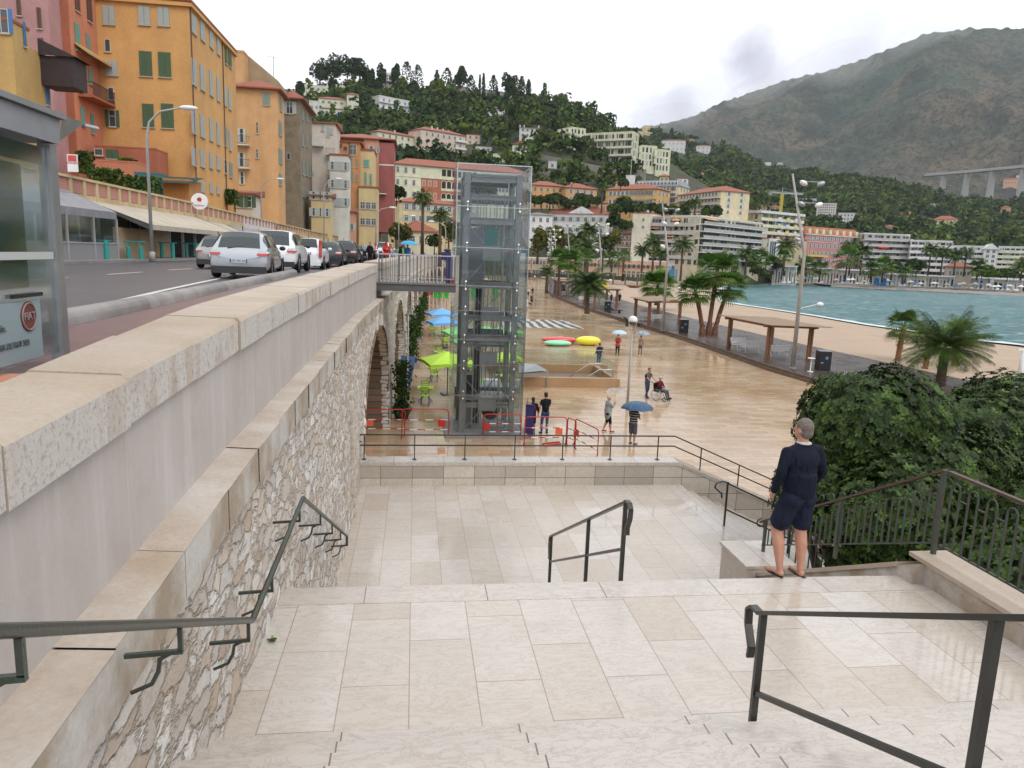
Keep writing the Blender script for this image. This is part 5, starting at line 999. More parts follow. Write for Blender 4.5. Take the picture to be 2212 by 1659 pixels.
b=town('white_gabled_block','white block with a curved gable and small dark windows',2118,2147,538,600,286,286,12,WHITEP,'gable',2.4,6,2,'plain',roofm=WHITEP,w=1.2,h=1.2,side=1)
A,B,z0,z1=pb(2148,2262,534,600,288,284);apt('apartment_block','white flats with many dark loggias at the right edge of the bay',A,B,13,z0,z1,6,WHITEP,WHITEP,YWH,GT,1.2,bays=9,awn=AWO)
A,B,z0,z1=pb(2290,2420,540,602,280,284);apt('apartment_block','white flats beyond the right edge of the picture',A,B,13,z0,z1,6,WHITEP,WHITEP,WHITEP,GT,1.2,bays=8)
def arcadeb(label,uL,uR,vT,wall,n,style,r=262,sh='n',h=2.2):
 HB[0]=0;A,B,z0,z1=pb(uL,uR,vT,602,r);HB[0]=1;b=Bld('harbour_shops',label,'building',A,B,14,0,z1,wall,'low harbour buildings at the end of the promenade','flat',PALEW,.5,.3);b.z0=0
 b.grid('F',n,[.3],1.2,h,style,sh);
 if style!='plain2':b.grid('F',n,[4.2],1.0,1.5,'plain',sh)
 return b
arcadeb('salmon end of the harbour shops beside the lift',1120,1146,557,SLP,4,'plain');arcadeb('cream stone part of the harbour shops with people in front',1147,1180,558,STO,4,'plain',261.8);arcadeb('salmon harbour shops behind the green palms',1181,1240,558,SLP,7,'plain')
arcadeb('pale orange harbour shops with white doors behind the lamp poles',1241,1290,560,SLP,6,'plain',261.5);arcadeb('grey stone harbour building behind the flat roofed shelter',1291,1335,560,STO,4,'plain');arcadeb('long salmon harbour building with tall white framed windows',1336,1440,563,SLP,9,'frame',262,'w',3.)
arcadeb('white harbour building with blue posters near the beach',1441,1530,564,wallm('harbour_white','d5d8d8',k=.85),7,'frame',262,'b',3.)
for k,u in enumerate((1452,1468)):q=PR(u,590,261.7);t=thing('blue_poster','blue poster on the white harbour building, %s of the two'%('left','right')[k],'poster',tuple(q),0,'blue posters on the harbour wall');g=MB();g.box(q.x-1.2,q.y-.1,1.0,q.x+1.2,q.y-.04,4.6);g.build('sheet',AWB,t)
g=MB();A=PR(1120,560,262);B=PR(1530,568,262);d=(B-A);z=5.2;g.add([(A.x,A.y+1,z),(B.x,B.y+1,z),(B.x+4,B.y+26,z+.4),(A.x-6,A.y+30,z+.4)],[(0,1,2,3)]);struct('upper_road',g,ASPH)
def villa(name,label,uL,uR,vT,vB,dep,wall,roof,rh,fl,cols,style='open',sh='g',roofm=None,w=1.2,h=1.6,skew=0.,group=GH,over=.5,sidew=1):
 A,B,z0,z1=hillb(uL,uR,vT,vB,8,skew);b=Bld(name,label,'villa',A,B,dep,z0,z1,wall,group,roof,roofm or TERRA,rh,over);fh=b.Hh/fl
 b.grid('F',cols,[fh*k+fh*.25 for k in range(fl)],w,min(h,fh*.55),style,sh,alt=None)
 if sidew:b.grid('R',sidew,[fh*k+fh*.25 for k in range(fl)],w,min(h,fh*.55),style,sh)
 return b
villa('flat_roofed_villa','flat roofed cream villa below the big umbrella pines',655,709,183,207,10,YEP,'flat',.5,2,4,'open','p',WHITEP)
villa('flat_roofed_villa','right wing of the flat roofed cream villa, half hidden by a cypress',725,752,184,205,8,YEP,'flat',.5,1,2,'open','p',WHITEP)
villa('red_roofed_villa','cream villa with a red roof below the flat roofed villa',688,748,211,240,11,YEP,'hip',2,2,4,'open','p');villa('tower_house','small cream house joined to the right end of the cream red roofed villa',749,775,203,236,9,YEP,'hip',1.6,2,2,'open','p')
villa('blue_trimmed_house','low white house with blue doors under the red roofed villa',690,748,232,252,8,GRYW,'shed',1.6,1,5,'closed','b');villa('white_house','tall narrow white house with green shutters above the cream quay houses',668,690,218,260,8,GRYW,'flat',.4,2,2,'closed','t',WHITEP)
b=villa('blue_shuttered_house','three storey white house with bright blue shutters among the dark trees',819,884,207,246,10,GRYW,'flat',.5,3,5,'closed','b',WHITEP,skew=.012);b.balcony('F',0,b.W,b.Hh*.35,1,WHITEP,'bars',WHITE);b.balcony('F',0,b.W,b.Hh*.68,1,WHITEP,'bars',WHITE)
b=villa('yellow_villa','pale yellow villa with loggias and a red roof, left of the pink one',815,907,283,325,11,YEP,'hip',2,3,6,'plain','p',skew=.02);b.balcony('F',b.W*.3,b.W*.95,b.Hh*.38,1.2,PALEW,'bars');b.chimney(b.W*.5,4,2.4)
b=villa('pink_villa','large pinkish villa with several chimneys and a red roof in the middle of the hill',909,1005,278,328,12,wallm('pinkish_cream','dcbfae',k=.9),'hip',2.4,3,7,'open','w',skew=.02);b.balcony('F',b.W*.75,b.W,b.Hh*.35,1.2,PALEW,'solid');b.balcony('F',b.W*.75,b.W,b.Hh*.68,1.2,PALEW,'solid')
for k in range(4):b.chimney(b.W*(.3+.15*k),3+k,2.6)
villa('cream_house','small cream house right of the pink villa',1007,1037,291,312,8,wallm('pinkish_cream2','dcc4ae',k=.9),'flat',.4,2,2,'plain','p');villa('white_terrace_house','low white house with stepped terraces below the small cream house',1026,1062,318,336,8,WHITEP,'flat',.4,2,3,'plain','p',WHITEP)
villa('round_fronted_house','cream single storey house with a rounded white roof above the arcaded building',1050,1096,333,350,9,YEP,'flat',.5,1,5,'plain','p',WHITEP)
villa('red_roofed_cottage','white cottage with a red roof high on the hill below the cypresses',1048,1090,232,252,8,WHITEP,'hip',1.4,2,4,'plain','p')
b=villa('white_villa','square white villa with chimneys on the open slope right of the pink villa',1121,1166,275,308,10,WHITEP,'hip',.8,3,4,'open','w',M_('pinkish_roof',(.3,.2,.18),.8));
for k in(0.05,.25,.95):b.chimney(b.W*k-.6,2,1.6,.6,WHITEP)
villa('cream_house','cream gabled house just above the lift top, beside the retaining wall',1106,1139,312,345,9,YEP,'gable',2,2,2,'open','b')
villa('small_white_house','small white garden house on the terraced slope',1184,1202,350,364,6,WHITEP,'flat',.4,1,1,'plain','p',WHITEP)
def hflat(label,uL,uR,vTL,vBL,rmul,fl,dv):
 p=on_hill((uL+uR)/2,vBL+dv/2);r=math.hypot(p.x,p.y)*rmul;HOUSE_SPOTS.append((p.x,p.y,abs(uR-uL)*r/F/2,14));A=PR(uL,vBL,r*1.0);B=PR(uR,vBL+dv,r*.97);z0=min(A.z,B.z);z1=PR(uL,vTL,r).z
 return apt('hillside_flats',label,A,B,10,z0,z1,fl,YEP,YWH,wallm('flats_pale_band','ddd4bd',k=.9),GH,1.6,parted=True,wrap=False)
hflat('tall left part of the pale yellow holiday flats curving along the slope',1199,1232,283,310,1.,3,2);hflat('long middle part of the pale yellow holiday flats with four balcony bands',1233,1364,291,335,1.,4,18);hflat('lowest right part of the pale yellow holiday flats',1362,1384,322,352,1.,3,6);hflat('stepped right end of the pale yellow holiday flats',1384,1416,330,360,.99,3,8)
villa('ridge_villa','yellow villa with a grey wing on the saddle of the ridge',1388,1404,272,292,8,LYE,'flat',.4,2,2,'plain',group=GH);villa('ridge_house','white and grey house on the saddle right of the yellow ridge villa',1404,1422,279,292,8,GRYW,'flat',.4,1,3,'plain',group=GH);villa('ridge_house','low cream house with a pale roof left of the yellow ridge villa',1374,1388,283,296,7,CR2,'hip',1.,1,2,'plain')
G2='villas on the far hill'
villa('white_villa','big stepped white villa with a pale red roof on the far hill',1428,1480,303,326,14,WHITEP,'hip',2,2,5,'plain',group=G2);villa('white_villa','white villa with a pink roof right of the stepped one on the far hill',1503,1534,315,331,12,WHITEP,'hip',2,2,3,'plain',group=G2);villa('pink_house','tiny pinkish house on the ridge between the two white villas',1490,1500,296,301,8,SLP,'hip',1.,1,1,'plain',group=G2)
villa('orange_ruin','small orange tower house alone in the dark wood',1507,1519,373,390,8,ORP,'flat',.5,2,1,'plain',group=G2)
villa('white_terraced_flats','upper white terraced flats on the wooded slope behind the tall lamp pole',1722,1762,430,448,14,WHITEP,'flat',.5,4,7,'plain',roofm=WHITEP,group=G2);villa('white_terraced_flats','larger white terraced flats stepping down right of the lamp pole',1762,1804,440,472,14,GRYW,'flat',.6,6,8,'plain',roofm=WHITEP,group=G2);villa('white_terraced_flats','pair of white flat roofed houses above the pink palace',1809,1860,461,484,12,WHITEP,'flat',.6,3,6,'plain',roofm=WHITEP,group=G2)
villa('white_house','low white house below the terraced flats',1724,1752,472,484,8,WHITEP,'hip',1,1,3,'plain',group=G2);villa('cream_villa','cream villa with an orange roof beside the crane',1661,1686,447,460,9,CR2,'hip',1.8,2,4,'plain',group=G2);villa('brown_house','brown roofed house just left of the crane villa',1634,1655,446,462,9,SLP,'hip',1.8,2,3,'plain',group=G2);villa('red_house','red walled house half hidden by trees left of the crane',1588,1608,440,456,9,REDP,'hip',1.6,2,2,'plain',group=G2)
villa('orange_roofed_villa','tan villa with a hipped orange roof in the woods on the right',1939,1979,463,478,12,wallm('tan_villa','c79a74'),'hip',3,2,4,'plain',group=G2);villa('red_roofed_villa','largest red roofed villa in the woods on the right',2013,2068,474,490,14,CR2,'hip',4,2,6,'plain',group=G2);villa('orange_roofed_house','low orange roofed house left of the largest red roofed villa',1989,2016,475,483,9,PCH,'hip',2.,1,2,'plain',group=G2);villa('white_house','white house with an orange roof low above the white flats',1906,1938,490,499,10,WHITEP,'hip',2,1,3,'plain',group=G2)
villa('tiny_cream_house','tiny cream house alone at the right in the woods',2129,2138,484,492,7,CR2,'hip',1,1,1,'plain',group=G2);villa('tiny_white_house','tiny white house on the pale clearing of the slope',2005,2020,440,446,7,WHITEP,'flat',.4,1,2,'plain',group=G2);villa('pink_cottage','pinkish cottage at the right edge of the wooded slope',2160,2182,448,462,9,SLP,'hip',2,1,2,'plain',group=G2)
for(u0,u1,vt,vb,m_,lab)in((2166,2198,393,404,SLP,'pink house with an orange roof on the mountain foot below the viaduct'),(1650,1664,356,368,WHITEP,'tiny white house at the left foot of the mountain above the dark wood'),(1676,1690,357,364,WHITEP,'tiny white cottage right of the other one at the foot of the mountain'),(2194,2212,385,392,WHITEP,'white house at the right edge above the pink one')):
 p=on_mt((u0+u1)/2,vb);r=math.hypot(p.x,p.y);HB[0]=0;A,B,z0,z1=pb(u0,u1,vt,vb,r);HB[0]=1;b=Bld('mountain_house',lab,'house',A,B,8,z0+4,z1+5,m_,'houses on the mountain',None);b.roof('hip' if m_ is SLP else 'flat',TERRA if m_ is SLP else WHITEP,3. if m_ is SLP else .6,.5);b.grid('F',4,[b.Hh*.3],2.,2.2,'plain')
STW=M_('retaining_stone',(.30,.27,.23),.9,(.20,.18,.155),.4,.8,fine=2)
def hwall(label,uL,uR,vT,vB,dvv=0,cat='retaining wall',m=STW):
 pL,pR=on_hill(uL,vB),on_hill(uR,vB+dvv);rL,rR=math.hypot(pL.x,pL.y),math.hypot(pR.x,pR.y);r=(rL+rR)/2;rL=rL*.3+r*.7;rR=rR*.3+r*.7
 A=PR(uL,vB,rL);B=PR(uR,vB+dvv,rR);t=thing('retaining_wall',label,cat,(A.x,A.y,A.z),0,'stone walls on the hillside');n=(B-A);n.z=0;n=Vector((-n.y,n.x,0)).normalized()*1.2;hL=PR(uL,vT,rL).z;hR=PR(uR,vT+dvv,rR).z
 g=MB();g.add([(A.x,A.y,A.z-4),(B.x,B.y,B.z-4),(B.x,B.y,hR),(A.x,A.y,hL),(A.x+n.x,A.y+n.y,A.z-4),(B.x+n.x,B.y+n.y,B.z-4),(B.x+n.x,B.y+n.y,hR),(A.x+n.x,A.y+n.y,hL)],[(0,1,2,3),(3,2,6,7),(1,5,6,2),(4,0,3,7),(5,4,7,6)]);g.build('stone_face',m,t)
 for q in np.linspace(0,1,max(2,int(abs(uR-uL)/25))):p=A.lerp(B,float(q));HOUSE_SPOTS.append((p.x,p.y,6,3))
hwall('long stone retaining wall under the rotunda and the pines',742,828,176,190);hwall('stone wall below the rotunda',828,850,178,200);hwall('grey ruined wall with white patches among the skyline cypresses',984,1012,187,214);hwall('tiered cemetery wall at the right end of the cypress row',1044,1100,192,208,8);hwall('second cemetery terrace wall below the first one',1046,1108,213,220,6)
hwall('long grey retaining wall below the white villa',1141,1228,330,345,14);hwall('pale retaining wall with a parapet right above the lift',1148,1202,363,375,8);hwall('stone buttress wall under the holiday flats',1235,1330,346,366,20);hwall('curved stone wall right of the buttress wall',1330,1395,358,380,8);hwall('garden wall below the yellow villa',865,900,318,332,2);hwall('small pale ruin wall on the slope',1170,1222,242,252,10);hwall('low garden wall above the ochre building',1290,1310,388,396,3)
p=PR(840,177,600);t=thing('rotunda','small domed white rotunda with open arches on the skyline','rotunda',tuple(p),0,None,local=True);g=MB();g.lathe([(2.6,0),(2.6,.5)],n=12);
for k in range(8):a=k*math.pi/4;g.tube([(2.1*math.cos(a),2.1*math.sin(a),.5),(2.1*math.cos(a),2.1*math.sin(a),4.2)],.28,6)
g.lathe([(2.5,4.2),(2.5,4.8),(2.3,4.8)],n=16);g.build('columns',PALEW,t);g=MB();g.lathe([(2.4,4.8),(2.25,5.6),(1.7,6.4),(.9,6.9),(.12,7.1),(.1,7.8)],n=16);g.build('dome',PALEW,t,True)
p=PR(1686,458,420);t=thing('tower_crane','yellow tower crane with a grey jib above the flats','crane',tuple(p),0,None,local=True);zt=PR(1686,418,420).z-p.z;g=MB()
for sx_a,sy_a in((-1,-1),(1,-1),(1,1),(-1,1)):g.bar((sx_a*.5,sy_a*.5,-3),(sx_a*.5,sy_a*.5,zt),.25)
for k in range(10):g.bar((-.5,-.5,zt*k/10),(.5,-.5,zt*(k+1)/10),.14)
g.build('mast',AWY,t);g=MB();g.bar((-7,0,zt+.4),(13,3,zt+.4),.5,.8);g.bar((-7,0,zt+1.4),(13,3,zt+1),.15);g.bar((0,0,zt),(0,0,zt+3),.3);g.bar((0,0,zt+3),(12,2.8,zt+.8),.1);g.build('jib',STEEL,t);g=MB();g.box(-7.5,-.6,zt-1.2,-5.6,.6,zt+.6);g.build('counterweight',CONC,t)
t=thing('viaduct','grey motorway viaduct on tall piers crossing the valley at the right','bridge',tuple(PR(2100,372,1400)));g=MB();pts=[PR(u,v,1400+(2212-u)*.35)for u,v in((2000,379),(2040,376),(2090,372),(2145,367),(2212,361),(2330,352))]
for a,b_ in zip(pts,pts[1:]):g.bar(a,b_,12,3.2)
for a,b_ in zip(pts,pts[1:]):g.bar(a+Vector((-3,-6,2.2)),b_+Vector((-3,-6,2.2)),.4,1.2)
VC=M_('viaduct_concrete',(.36,.36,.35),.8);g.build('deck',VC,t)
for k in(1,2,3,4):p=pts[k];g=MB();g.add([(p.x-5,p.y-4,p.z-60),(p.x+5,p.y-4,p.z-60),(p.x+5,p.y+3,p.z-60),(p.x-5,p.y+3,p.z-60),(p.x-3.2,p.y-2.5,p.z-1),(p.x+3.2,p.y-2.5,p.z-1),(p.x+3.2,p.y+2.5,p.z-1),(p.x-3.2,p.y+2.5,p.z-1)],[(0,1,5,4),(1,2,6,5),(2,3,7,6),(3,0,4,7),(4,5,6,7)]);g.build('pier',VC,t)
rr=random.Random(11);GB='white beach clubs along the far shore'
def shore(u):return float(np.interp(u,[1576,1659,1794,1909,2212,2400],[282,281,339,343,356,350]))
def club(uL,uR,vT,vB,label,n=8):
 r=shore((uL+uR)/2)+6;A=PR(uL,vB,r);B=PR(uR,vB,r);z1=PR(uL,vT,r).z;b=Bld('beach_club',label,'beach club',A,B,7,.3,max(z1,2.5),GRYW,GB,'flat',WHITEP,.35,1.2)
 for k in range(n):g=MB();x=b.W*k/n;w_=b.W/n*rr.uniform(.55,.9);g.mat(0).box(x+.3,-.05,.2,x+w_,-.012,b.Hh*rr.uniform(.55,.8));b.part('opening',g,[DARKIN if rr.random()<.5 else rr.choice((WGLASS,CURT,AWC))])
 g=MB();
 for k in range(4):x=(b.W-.2)*k/3;g.box(x,-1.4,-.3,x+.15,-1.25,b.Hh-.3)
 g.box(0,-1.5,b.Hh-.25,b.W,-.06,b.Hh-.02);b.part('porch',g,WHITE);return b
club(1668,1720,574,600,'low white beach club with a dark front, leftmost on the far beach',9);club(1724,1800,578,604,'white beach huts behind the short palms in front of the pink palace',11);club(1804,1880,582,606,'white beach huts below the grey flats',10);club(1884,1962,590,612,'beach club with blue tents beside it',9);club(1966,2060,594,616,'long white beach club in the middle right of the bay',12);club(2064,2140,598,620,'white beach club with a double roof near the jetty',9);club(2144,2240,602,622,'white beach club at the right edge with pale pillars',9)
for k,(u,lab)in enumerate(((1893,'left'),(1908,'right'))):r=338;A=PR(u-6,613,r);B=PR(u+6,613,r);b=Bld('blue_tent','bright blue beach tent, %s of the pair on the far shore'%lab,'tent',A,B,4,.3,2.9,AWB,'blue beach tents','gable',AWB,.9,.2)
lm=MB();lm.box(-.9,-.32,.28,.9,.32,.36);lm.add([(.3,-.32,.36),(.9,-.32,.36),(.9,.32,.36),(.3,.32,.36),(.9,-.32,.75),(.9,.32,.75)],[(0,1,4),(1,2,5,4),(2,3,5),(0,4,5,3)]);lm.box(-.8,-.28,0,-.74,-.22,.28);lm.box(.7,.22,0,.76,.28,.28);lme=lm.mesh('lounger_mesh',WHITE)
for k in range(46):
 u=1690+k*11.3+rr.uniform(-3,3);p=PR(u,600,shore(u)+rr.uniform(-4,2));p.z=.3;o=link('sun_lounger',lme,None,(p.x,p.y,.3),(0,0,rr.uniform(-.5,.5)));o.scale=(1.6,1.6,1.5);tag(o,'white sun lounger in the crowded rows on the far beach','sun lounger','white sun loungers on the far beach')
jt=thing('jetty','low pale stone jetty and rocks along the waterline at the right','jetty',tuple(PZ(2000,628,-.3)));g=MB();J=[(1790,619),(1850,621),(1909,624),(2000,629),(2100,634),(2230,640)]
for a,b_ in zip(J,J[1:]):p,q=PZ(*a,-.3),PZ(*b_,-.3);g.add([(p.x,p.y-2,-.6),(q.x,q.y-2,-.6),(q.x,q.y+14,-.6),(p.x,p.y+14,-.6),(p.x,p.y-1.2,.35),(q.x,q.y-1.2,.35),(q.x,q.y+14,.4),(p.x,p.y+14,.4)],[(0,1,5,4),(4,5,6,7)])
g.build('quay_slab',CONC,jt);g=MB()
for k in range(70):u=rr.uniform(1800,2110);p=PZ(u,619+(u-1790)*.05+.6,-.3);g.ell((p.x,p.y-1.5,-.15),(rr.uniform(.5,1.4),rr.uniform(.4,.8),rr.uniform(.2,.55)),6,4)
g.build('rocks',M_('jetty_rock',(.22,.17,.13),.9,(.4,.36,.3),.8,.8),jt)
sc=PZ(2155,626,.2);t=thing('dark_parasol','large dark folded canopy on the jetty at the right','canopy',tuple(sc));g=MB();g.tube([(sc.x,sc.y,.2),(sc.x,sc.y,1.2)],.1,5);g.lathe([(2.8,.9),(1.2,2.6),(.3,4.2),(.1,4.5)],(sc.x,sc.y,0),8);g.build('cover',BLKC,t)
g=MB();wl_=[(112,254),(122,266),(140,272),(168,284),(187,280),(233,262),(300,243),(420,225)]
for a,b_ in zip(wl_,wl_[1:]):
 f=lambda p,k:(p[0]*k,p[1]*k)
 for k0,k1,z0_,z1_ in((.995,1.02,-.5,.3),(1.02,1.6,.3,.8)):g.add([(*f(a,k0),z0_),(*f(b_,k0),z0_),(*f(b_,k1),z1_),(*f(a,k1),z1_)],[(0,1,2,3)])
struct('far_shore',g,M_('shore_gravel',(.34,.28,.21),.9,(.25,.22,.17),.3,.8))
rr=random.Random(23)
for k in range(44):
 u=1690+k*12+rr.uniform(-5,5);p=PR(u,600,shore(u)+rr.uniform(-3,3));t=thing('beach_parasol','small white parasol among the crowded beach clubs of the far shore','parasol',(p.x,p.y,.3),0,'white parasols on the far beach',local=True);g=MB();hh=rr.uniform(2,3);g.tube([(0,0,0),(0,0,hh)],.05,5);g.build('pole',POLE,t);g=MB();w_=rr.choice((.35,1.3,1.5));g.lathe([(w_,hh-.7 if w_>1 else .9),(w_*.5,hh-.2),(.05,hh+.1)],n=8);g.build('canopy',rr.choice((WHITE,WHITE,PALEW,AWC,AWB)),t)
LX0,LX1,LY0,LY1,LZ=1.55,4.42,29.3,32.3,10.75
lf=thing('lift_tower','tall glass lift tower with a dark bolted steel frame beside the quay wall','lift tower',(3,30.8,0))
g=MB();g.box(LX0-.25,LY0-.25,-.02,LX1+.25,LY1+.25,.14);g.build('base_plinth',CONC,lf)
cx=[(LX0+.42,LY0+.35),(LX1-.42,LY0+.35),(LX0+.42,LY1-.35),(LX1-.42,LY1-.35)]
for x,y in cx:g=MB();g.box(x-.11,y-.11,.14,x+.11,y+.11,10.45);g.build('column',LSTEEL,lf)
LEV=[1.3,4.05,4.85,6.15,7.6,8.65,9.55,10.25]
for z in LEV:
 g=MB();h=.10 if z not in(4.05,6.15,8.65)else .13
 for y in(LY0+.28,LY1-.28):g.box(LX0+.57,y-.07,z-h,LX1-.57,y+.07,z-h+.035);g.box(LX0+.57,y-.02,z-h+.035,LX1-.57,y+.02,z+h-.035);g.box(LX0+.57,y-.07,z+h-.035,LX1-.57,y+.07,z+h)
 for x in(LX0+.42,LX1-.42):g.box(x-.05,LY0+.49,z-h,x+.05,LY1-.49,z+h)
 g.build('cross_beam',LSTEEL,lf)
for z0,z1 in((.3,2.4),(2.55,3.95),(4.1,6.0),(6.3,8.5)):
 xm=(LX0+LX1)/2
 for y in(LY0+.30,):
  g=MB();
  for a,b_ in(((LX0+.5,z0),(LX1-.5,z1)),((LX1-.5,z0),(LX0+.5,z1))):g.bar((a[0],y-.1,a[1]),(b_[0],y-.1,b_[1]),.07,.03)
  g.build('diagonal_brace',LSTEEL,lf)
 zc=(z0+z1)/2;g=MB();g.prism([(xm-.36,LY0+.14),(xm+.36,LY0+.14),(xm+.36,LY0+.165),(xm-.36,LY0+.165)],zc-.27,zc+.27)
 for a in(-.22,-.08,.08,.22):
  for c in(-.17,.17):g.ell((xm+a,LY0+.135,zc+c*(1 if abs(a)>.1 else .8)),(.022,.014,.022),6,4)
 g.mat(0);g.build('gusset_plate',[LSTEEL],lf)
 g=MB();y=LY1-.3;g.bar((LX0+.5,y,z0),(LX1-.5,y,z1),.06,.03);g.build('rear_brace',LSTEEL,lf)
for x in(2.15,2.45,3.55,3.85):g=MB();g.box(x-.03,30.4,.14,x+.03,30.5,9.5);g.build('guide_rail',STEEL,lf)
for x in(1.98,2.62,2.75,3.02,3.2,3.42,3.98):g=MB();g.tube([(x,30.9,.2),(x,30.9,9.8)],.016,5);g.build('cable',STEEL,lf)
g=MB();g.box(2.55,31.3,.14,2.83,31.75,6.2);g.build('counterweight',BLACK,lf)
g=MB();g.mat(0).box(1.95,30.2,6.28,2.75,31.7,8.35);g.build('lift_door_shaft',M_('smoked_panel',(.16,.165,.19),.3),lf)
g=MB();g.box(2.75,30.5,7.72,3.30,31.3,8.42);g.build('teal_machine',M_('teal_machine_paint',(.02,.22,.20),.45),lf);g=MB();g.lathe([(.3,0),(.3,.35),(.12,.4)],(2.9,30.9,7.3),14);g.build('pulley',BLACK,lf)
g=MB();g.box(2.05,30.3,8.75,2.5,30.8,8.98);g.build('control_box',WHITEP,lf)
g=MB();g.mat(0).box(1.98,30.3,1.35,3.9,31.9,1.45);g.box(1.98,30.3,3.6,3.9,31.9,3.7);g.mat(1).box(2.2,31.0,1.5,2.5,31.5,2.3);g.ell((3.3,31,.9),(.42,.3,.55),10,8);g.mat(0).box(2.1,30.6,.14,2.5,31.2,1.2);g.build('lift_car',[LSTEEL,BLACK],lf)
for x in(2.3,2.95,3.4,3.7):g=MB();g.box(x-.02,31.95,.14,x+.02,32.0,9.9);g.build('rear_mullion',STEEL,lf)
g=MB();g.box(LX0+.3,LY0+.25,10.38,LX1-.3,LY1-.3,10.42);g.build('roof_plate',LSTEEL,lf)
ZS=[.18,1.25,2.05*1.5,4.05,5.0,6.12,7.62,9.1,LZ];ZS=[.18,1.75,2.98,4.02,5.15,6.13,7.62,9.18,LZ]
for z0,z1 in zip(ZS,ZS[1:]):
 for n,(x0,y0,x1,y1)in enumerate(((LX0,LY0,LX1,LY0+.02),(LX1-.02,LY0+.025,LX1,LY1),(LX0,LY1-.02,LX1-.025,LY1),(LX0,LY0+.025,LX0+.02,LY1-.025))):
  g=MB();g.box(x0,y0,z0+.012,x1,y1,z1-.012);g.build('glass_pane',LIFTG,lf)
for z in ZS[1:-1]:
 for x in(LX0+.42,LX1-.42):
  g=MB();g.bar((x,LY0-.02,z+.14),(x,LY0-.02,z-.14),.03);g.ell((x,LY0-.035,z+.15),(.05,.03,.05),8,5);g.ell((x,LY0-.035,z-.15),(.05,.03,.05),8,5);g.bar((x,LY0-.02,z),(x,LY0+.22,z),.03);g.build('spider_fitting',STAIN,lf)
 g=MB();g.box(LX0-.01,LY0-.012,z-.012,LX1+.01,LY0+.03,z+.012);g.box(LX1-.03,LY0+.03,z-.012,LX1+.01,LY1,z+.012);g.build('joint_rail',STAIN,lf)
for x in(LX0-.01,LX1-.02):g=MB();g.box(x,LY0-.015,.16,x+.03,LY0+.02,LZ);g.build('corner_strip',STAIN,lf)
g=MB();g.box(LX0-.01,LY0-.014,LZ,LX1+.01,LY0+.03,LZ+.03);g.box(LX1-.02,LY0+.03,LZ,LX1+.01,LY1,LZ+.03);g.box(LX0-.01,LY0+.03,LZ,LX0+.02,LY1,LZ+.03);g.box(LX0+.02,LY1-.03,LZ,LX1-.02,LY1,LZ+.03);g.build('top_rim',STAIN,lf)
fb=thing('footbridge','short steel footbridge with thin bar railings from the quay parapet to the lift','footbridge',(0,28.5,6.2));BY0,BY1=27.6,29.9
g=MB();g.box(-1.5,BY0+.0,5.93,1.5,BY0+.12,6.18);g.box(-1.5,BY1-.12,5.93,1.5,BY1,6.18);g.build('girders',STEELD,fb)
g=MB();g.box(-1.75,BY0-.05,6.185,1.5,BY1+.02,6.25);g.build('deck_plate',M_('deck_boards_grey',(.16,.15,.14),.5),fb)
for y in(BY0+.03,BY1-.06):
 g=MB();g.bar((-1.3,y,7.25),(1.45,y,7.25),.045,.04);g.bar((-1.3,y,6.42),(1.45,y,6.42),.03);g.build('railing_frame',STAIN if y<28 else STEEL,fb)
 g=MB();n=20
 for k in range(n+1):x=-1.3+2.75*k/n;g.bar((x,y,6.25),(x,y,7.35 if k%3==0 else 7.24),.018 if k%5 else .04)
 g.build('railing_bars',STEELD,fb)
bp=thing('blue_call_post','tall dark blue post on the footbridge next to the lift glass','call post',(1.25,28.3,6.25));g=MB();g.box(1.14,28.1,6.25,1.32,28.3,7.42);g.build('post',M_('royal_blue_enamel',(.022,.020,.11),.35),bp);g=MB();g.box(.95,28.02,7.10,1.14,28.2,7.40);g.ell((1.18,28.15,7.47),(.14,.1,.06),10,6);g.build('head',bpy.data.materials['royal_blue_enamel'],bp)
t=thing('red_lamp_box','small red box at the foot of the blue post on the footbridge','box',(1.4,28.0,6.25));g=MB();g.box(1.34,27.98,6.252,1.46,28.1,6.42);g.lathe([(.04,0),(.04,.05)],(1.40,28.04,6.42),8);g.build('housing',CRED,t)
bp=thing('blue_call_post','dark blue post at the foot of the lift beside the couple','call post',(4.75,29.6,0));g=MB();g.box(4.62,29.5,0,4.95,29.75,1.3);g.build('post',bpy.data.materials['royal_blue_enamel'],bp);g=MB();g.lathe([(.17,0),(.17,.05)],(4.785,29.62,1.3),14);g.build('top_cap',bpy.data.materials['royal_blue_enamel'],bp)
RB_=M_('red_barrier_paint',(.46,.025,.02),.45);RO=M_('orange_plate',(.75,.13,.06),.5)
def barrier(u0,u1,v,h,label,dz=0,plate=.82,tilt=0,y1=None,col=None):
 a=PZ(u0,v,0);b_=PZ(u1,v,0)if y1 is None else PZ(u1,y1,0);t=thing('works_barrier',label,'barrier',tuple(a),0,'red and white works barriers around the lift');d=(b_-a);dn=d.normalized();L=d.length;tv=Vector((0,tilt,0))
 def P(f,z):return a+d*f+Vector((0,0,z))+tv*z
 g=MB();r=.022;g.tube([P(0,0),P(0,h-.12),P(.04,h-.02),P(.09,h),P(.91,h),P(.96,h-.02),P(1,h-.12),P(1,0)],r,7);g.build('frame',RB_,t,True)
 for z in(.28,.62):
  g=MB();n=6
  for k in range(n):g.mat(k%2).bar(P(k/n,z*h),P((k+1)/n,z*h),.03)
  g.build('striped_rail',[RB_,WHITE],t)
 g=MB();g.mat(0);c=P(plate,.50*h);g.obox(c,dn*L*.085,Vector((0,.012,0)),(0,0,.12*h));g.build('plate',col or RO,t)
 for f in(.0,1.):g=MB();g.bar(P(f,.02)+Vector((0,-.22,0)),P(f,.02)+Vector((0,.22,0)),.03);g.build('foot',RB_,t)
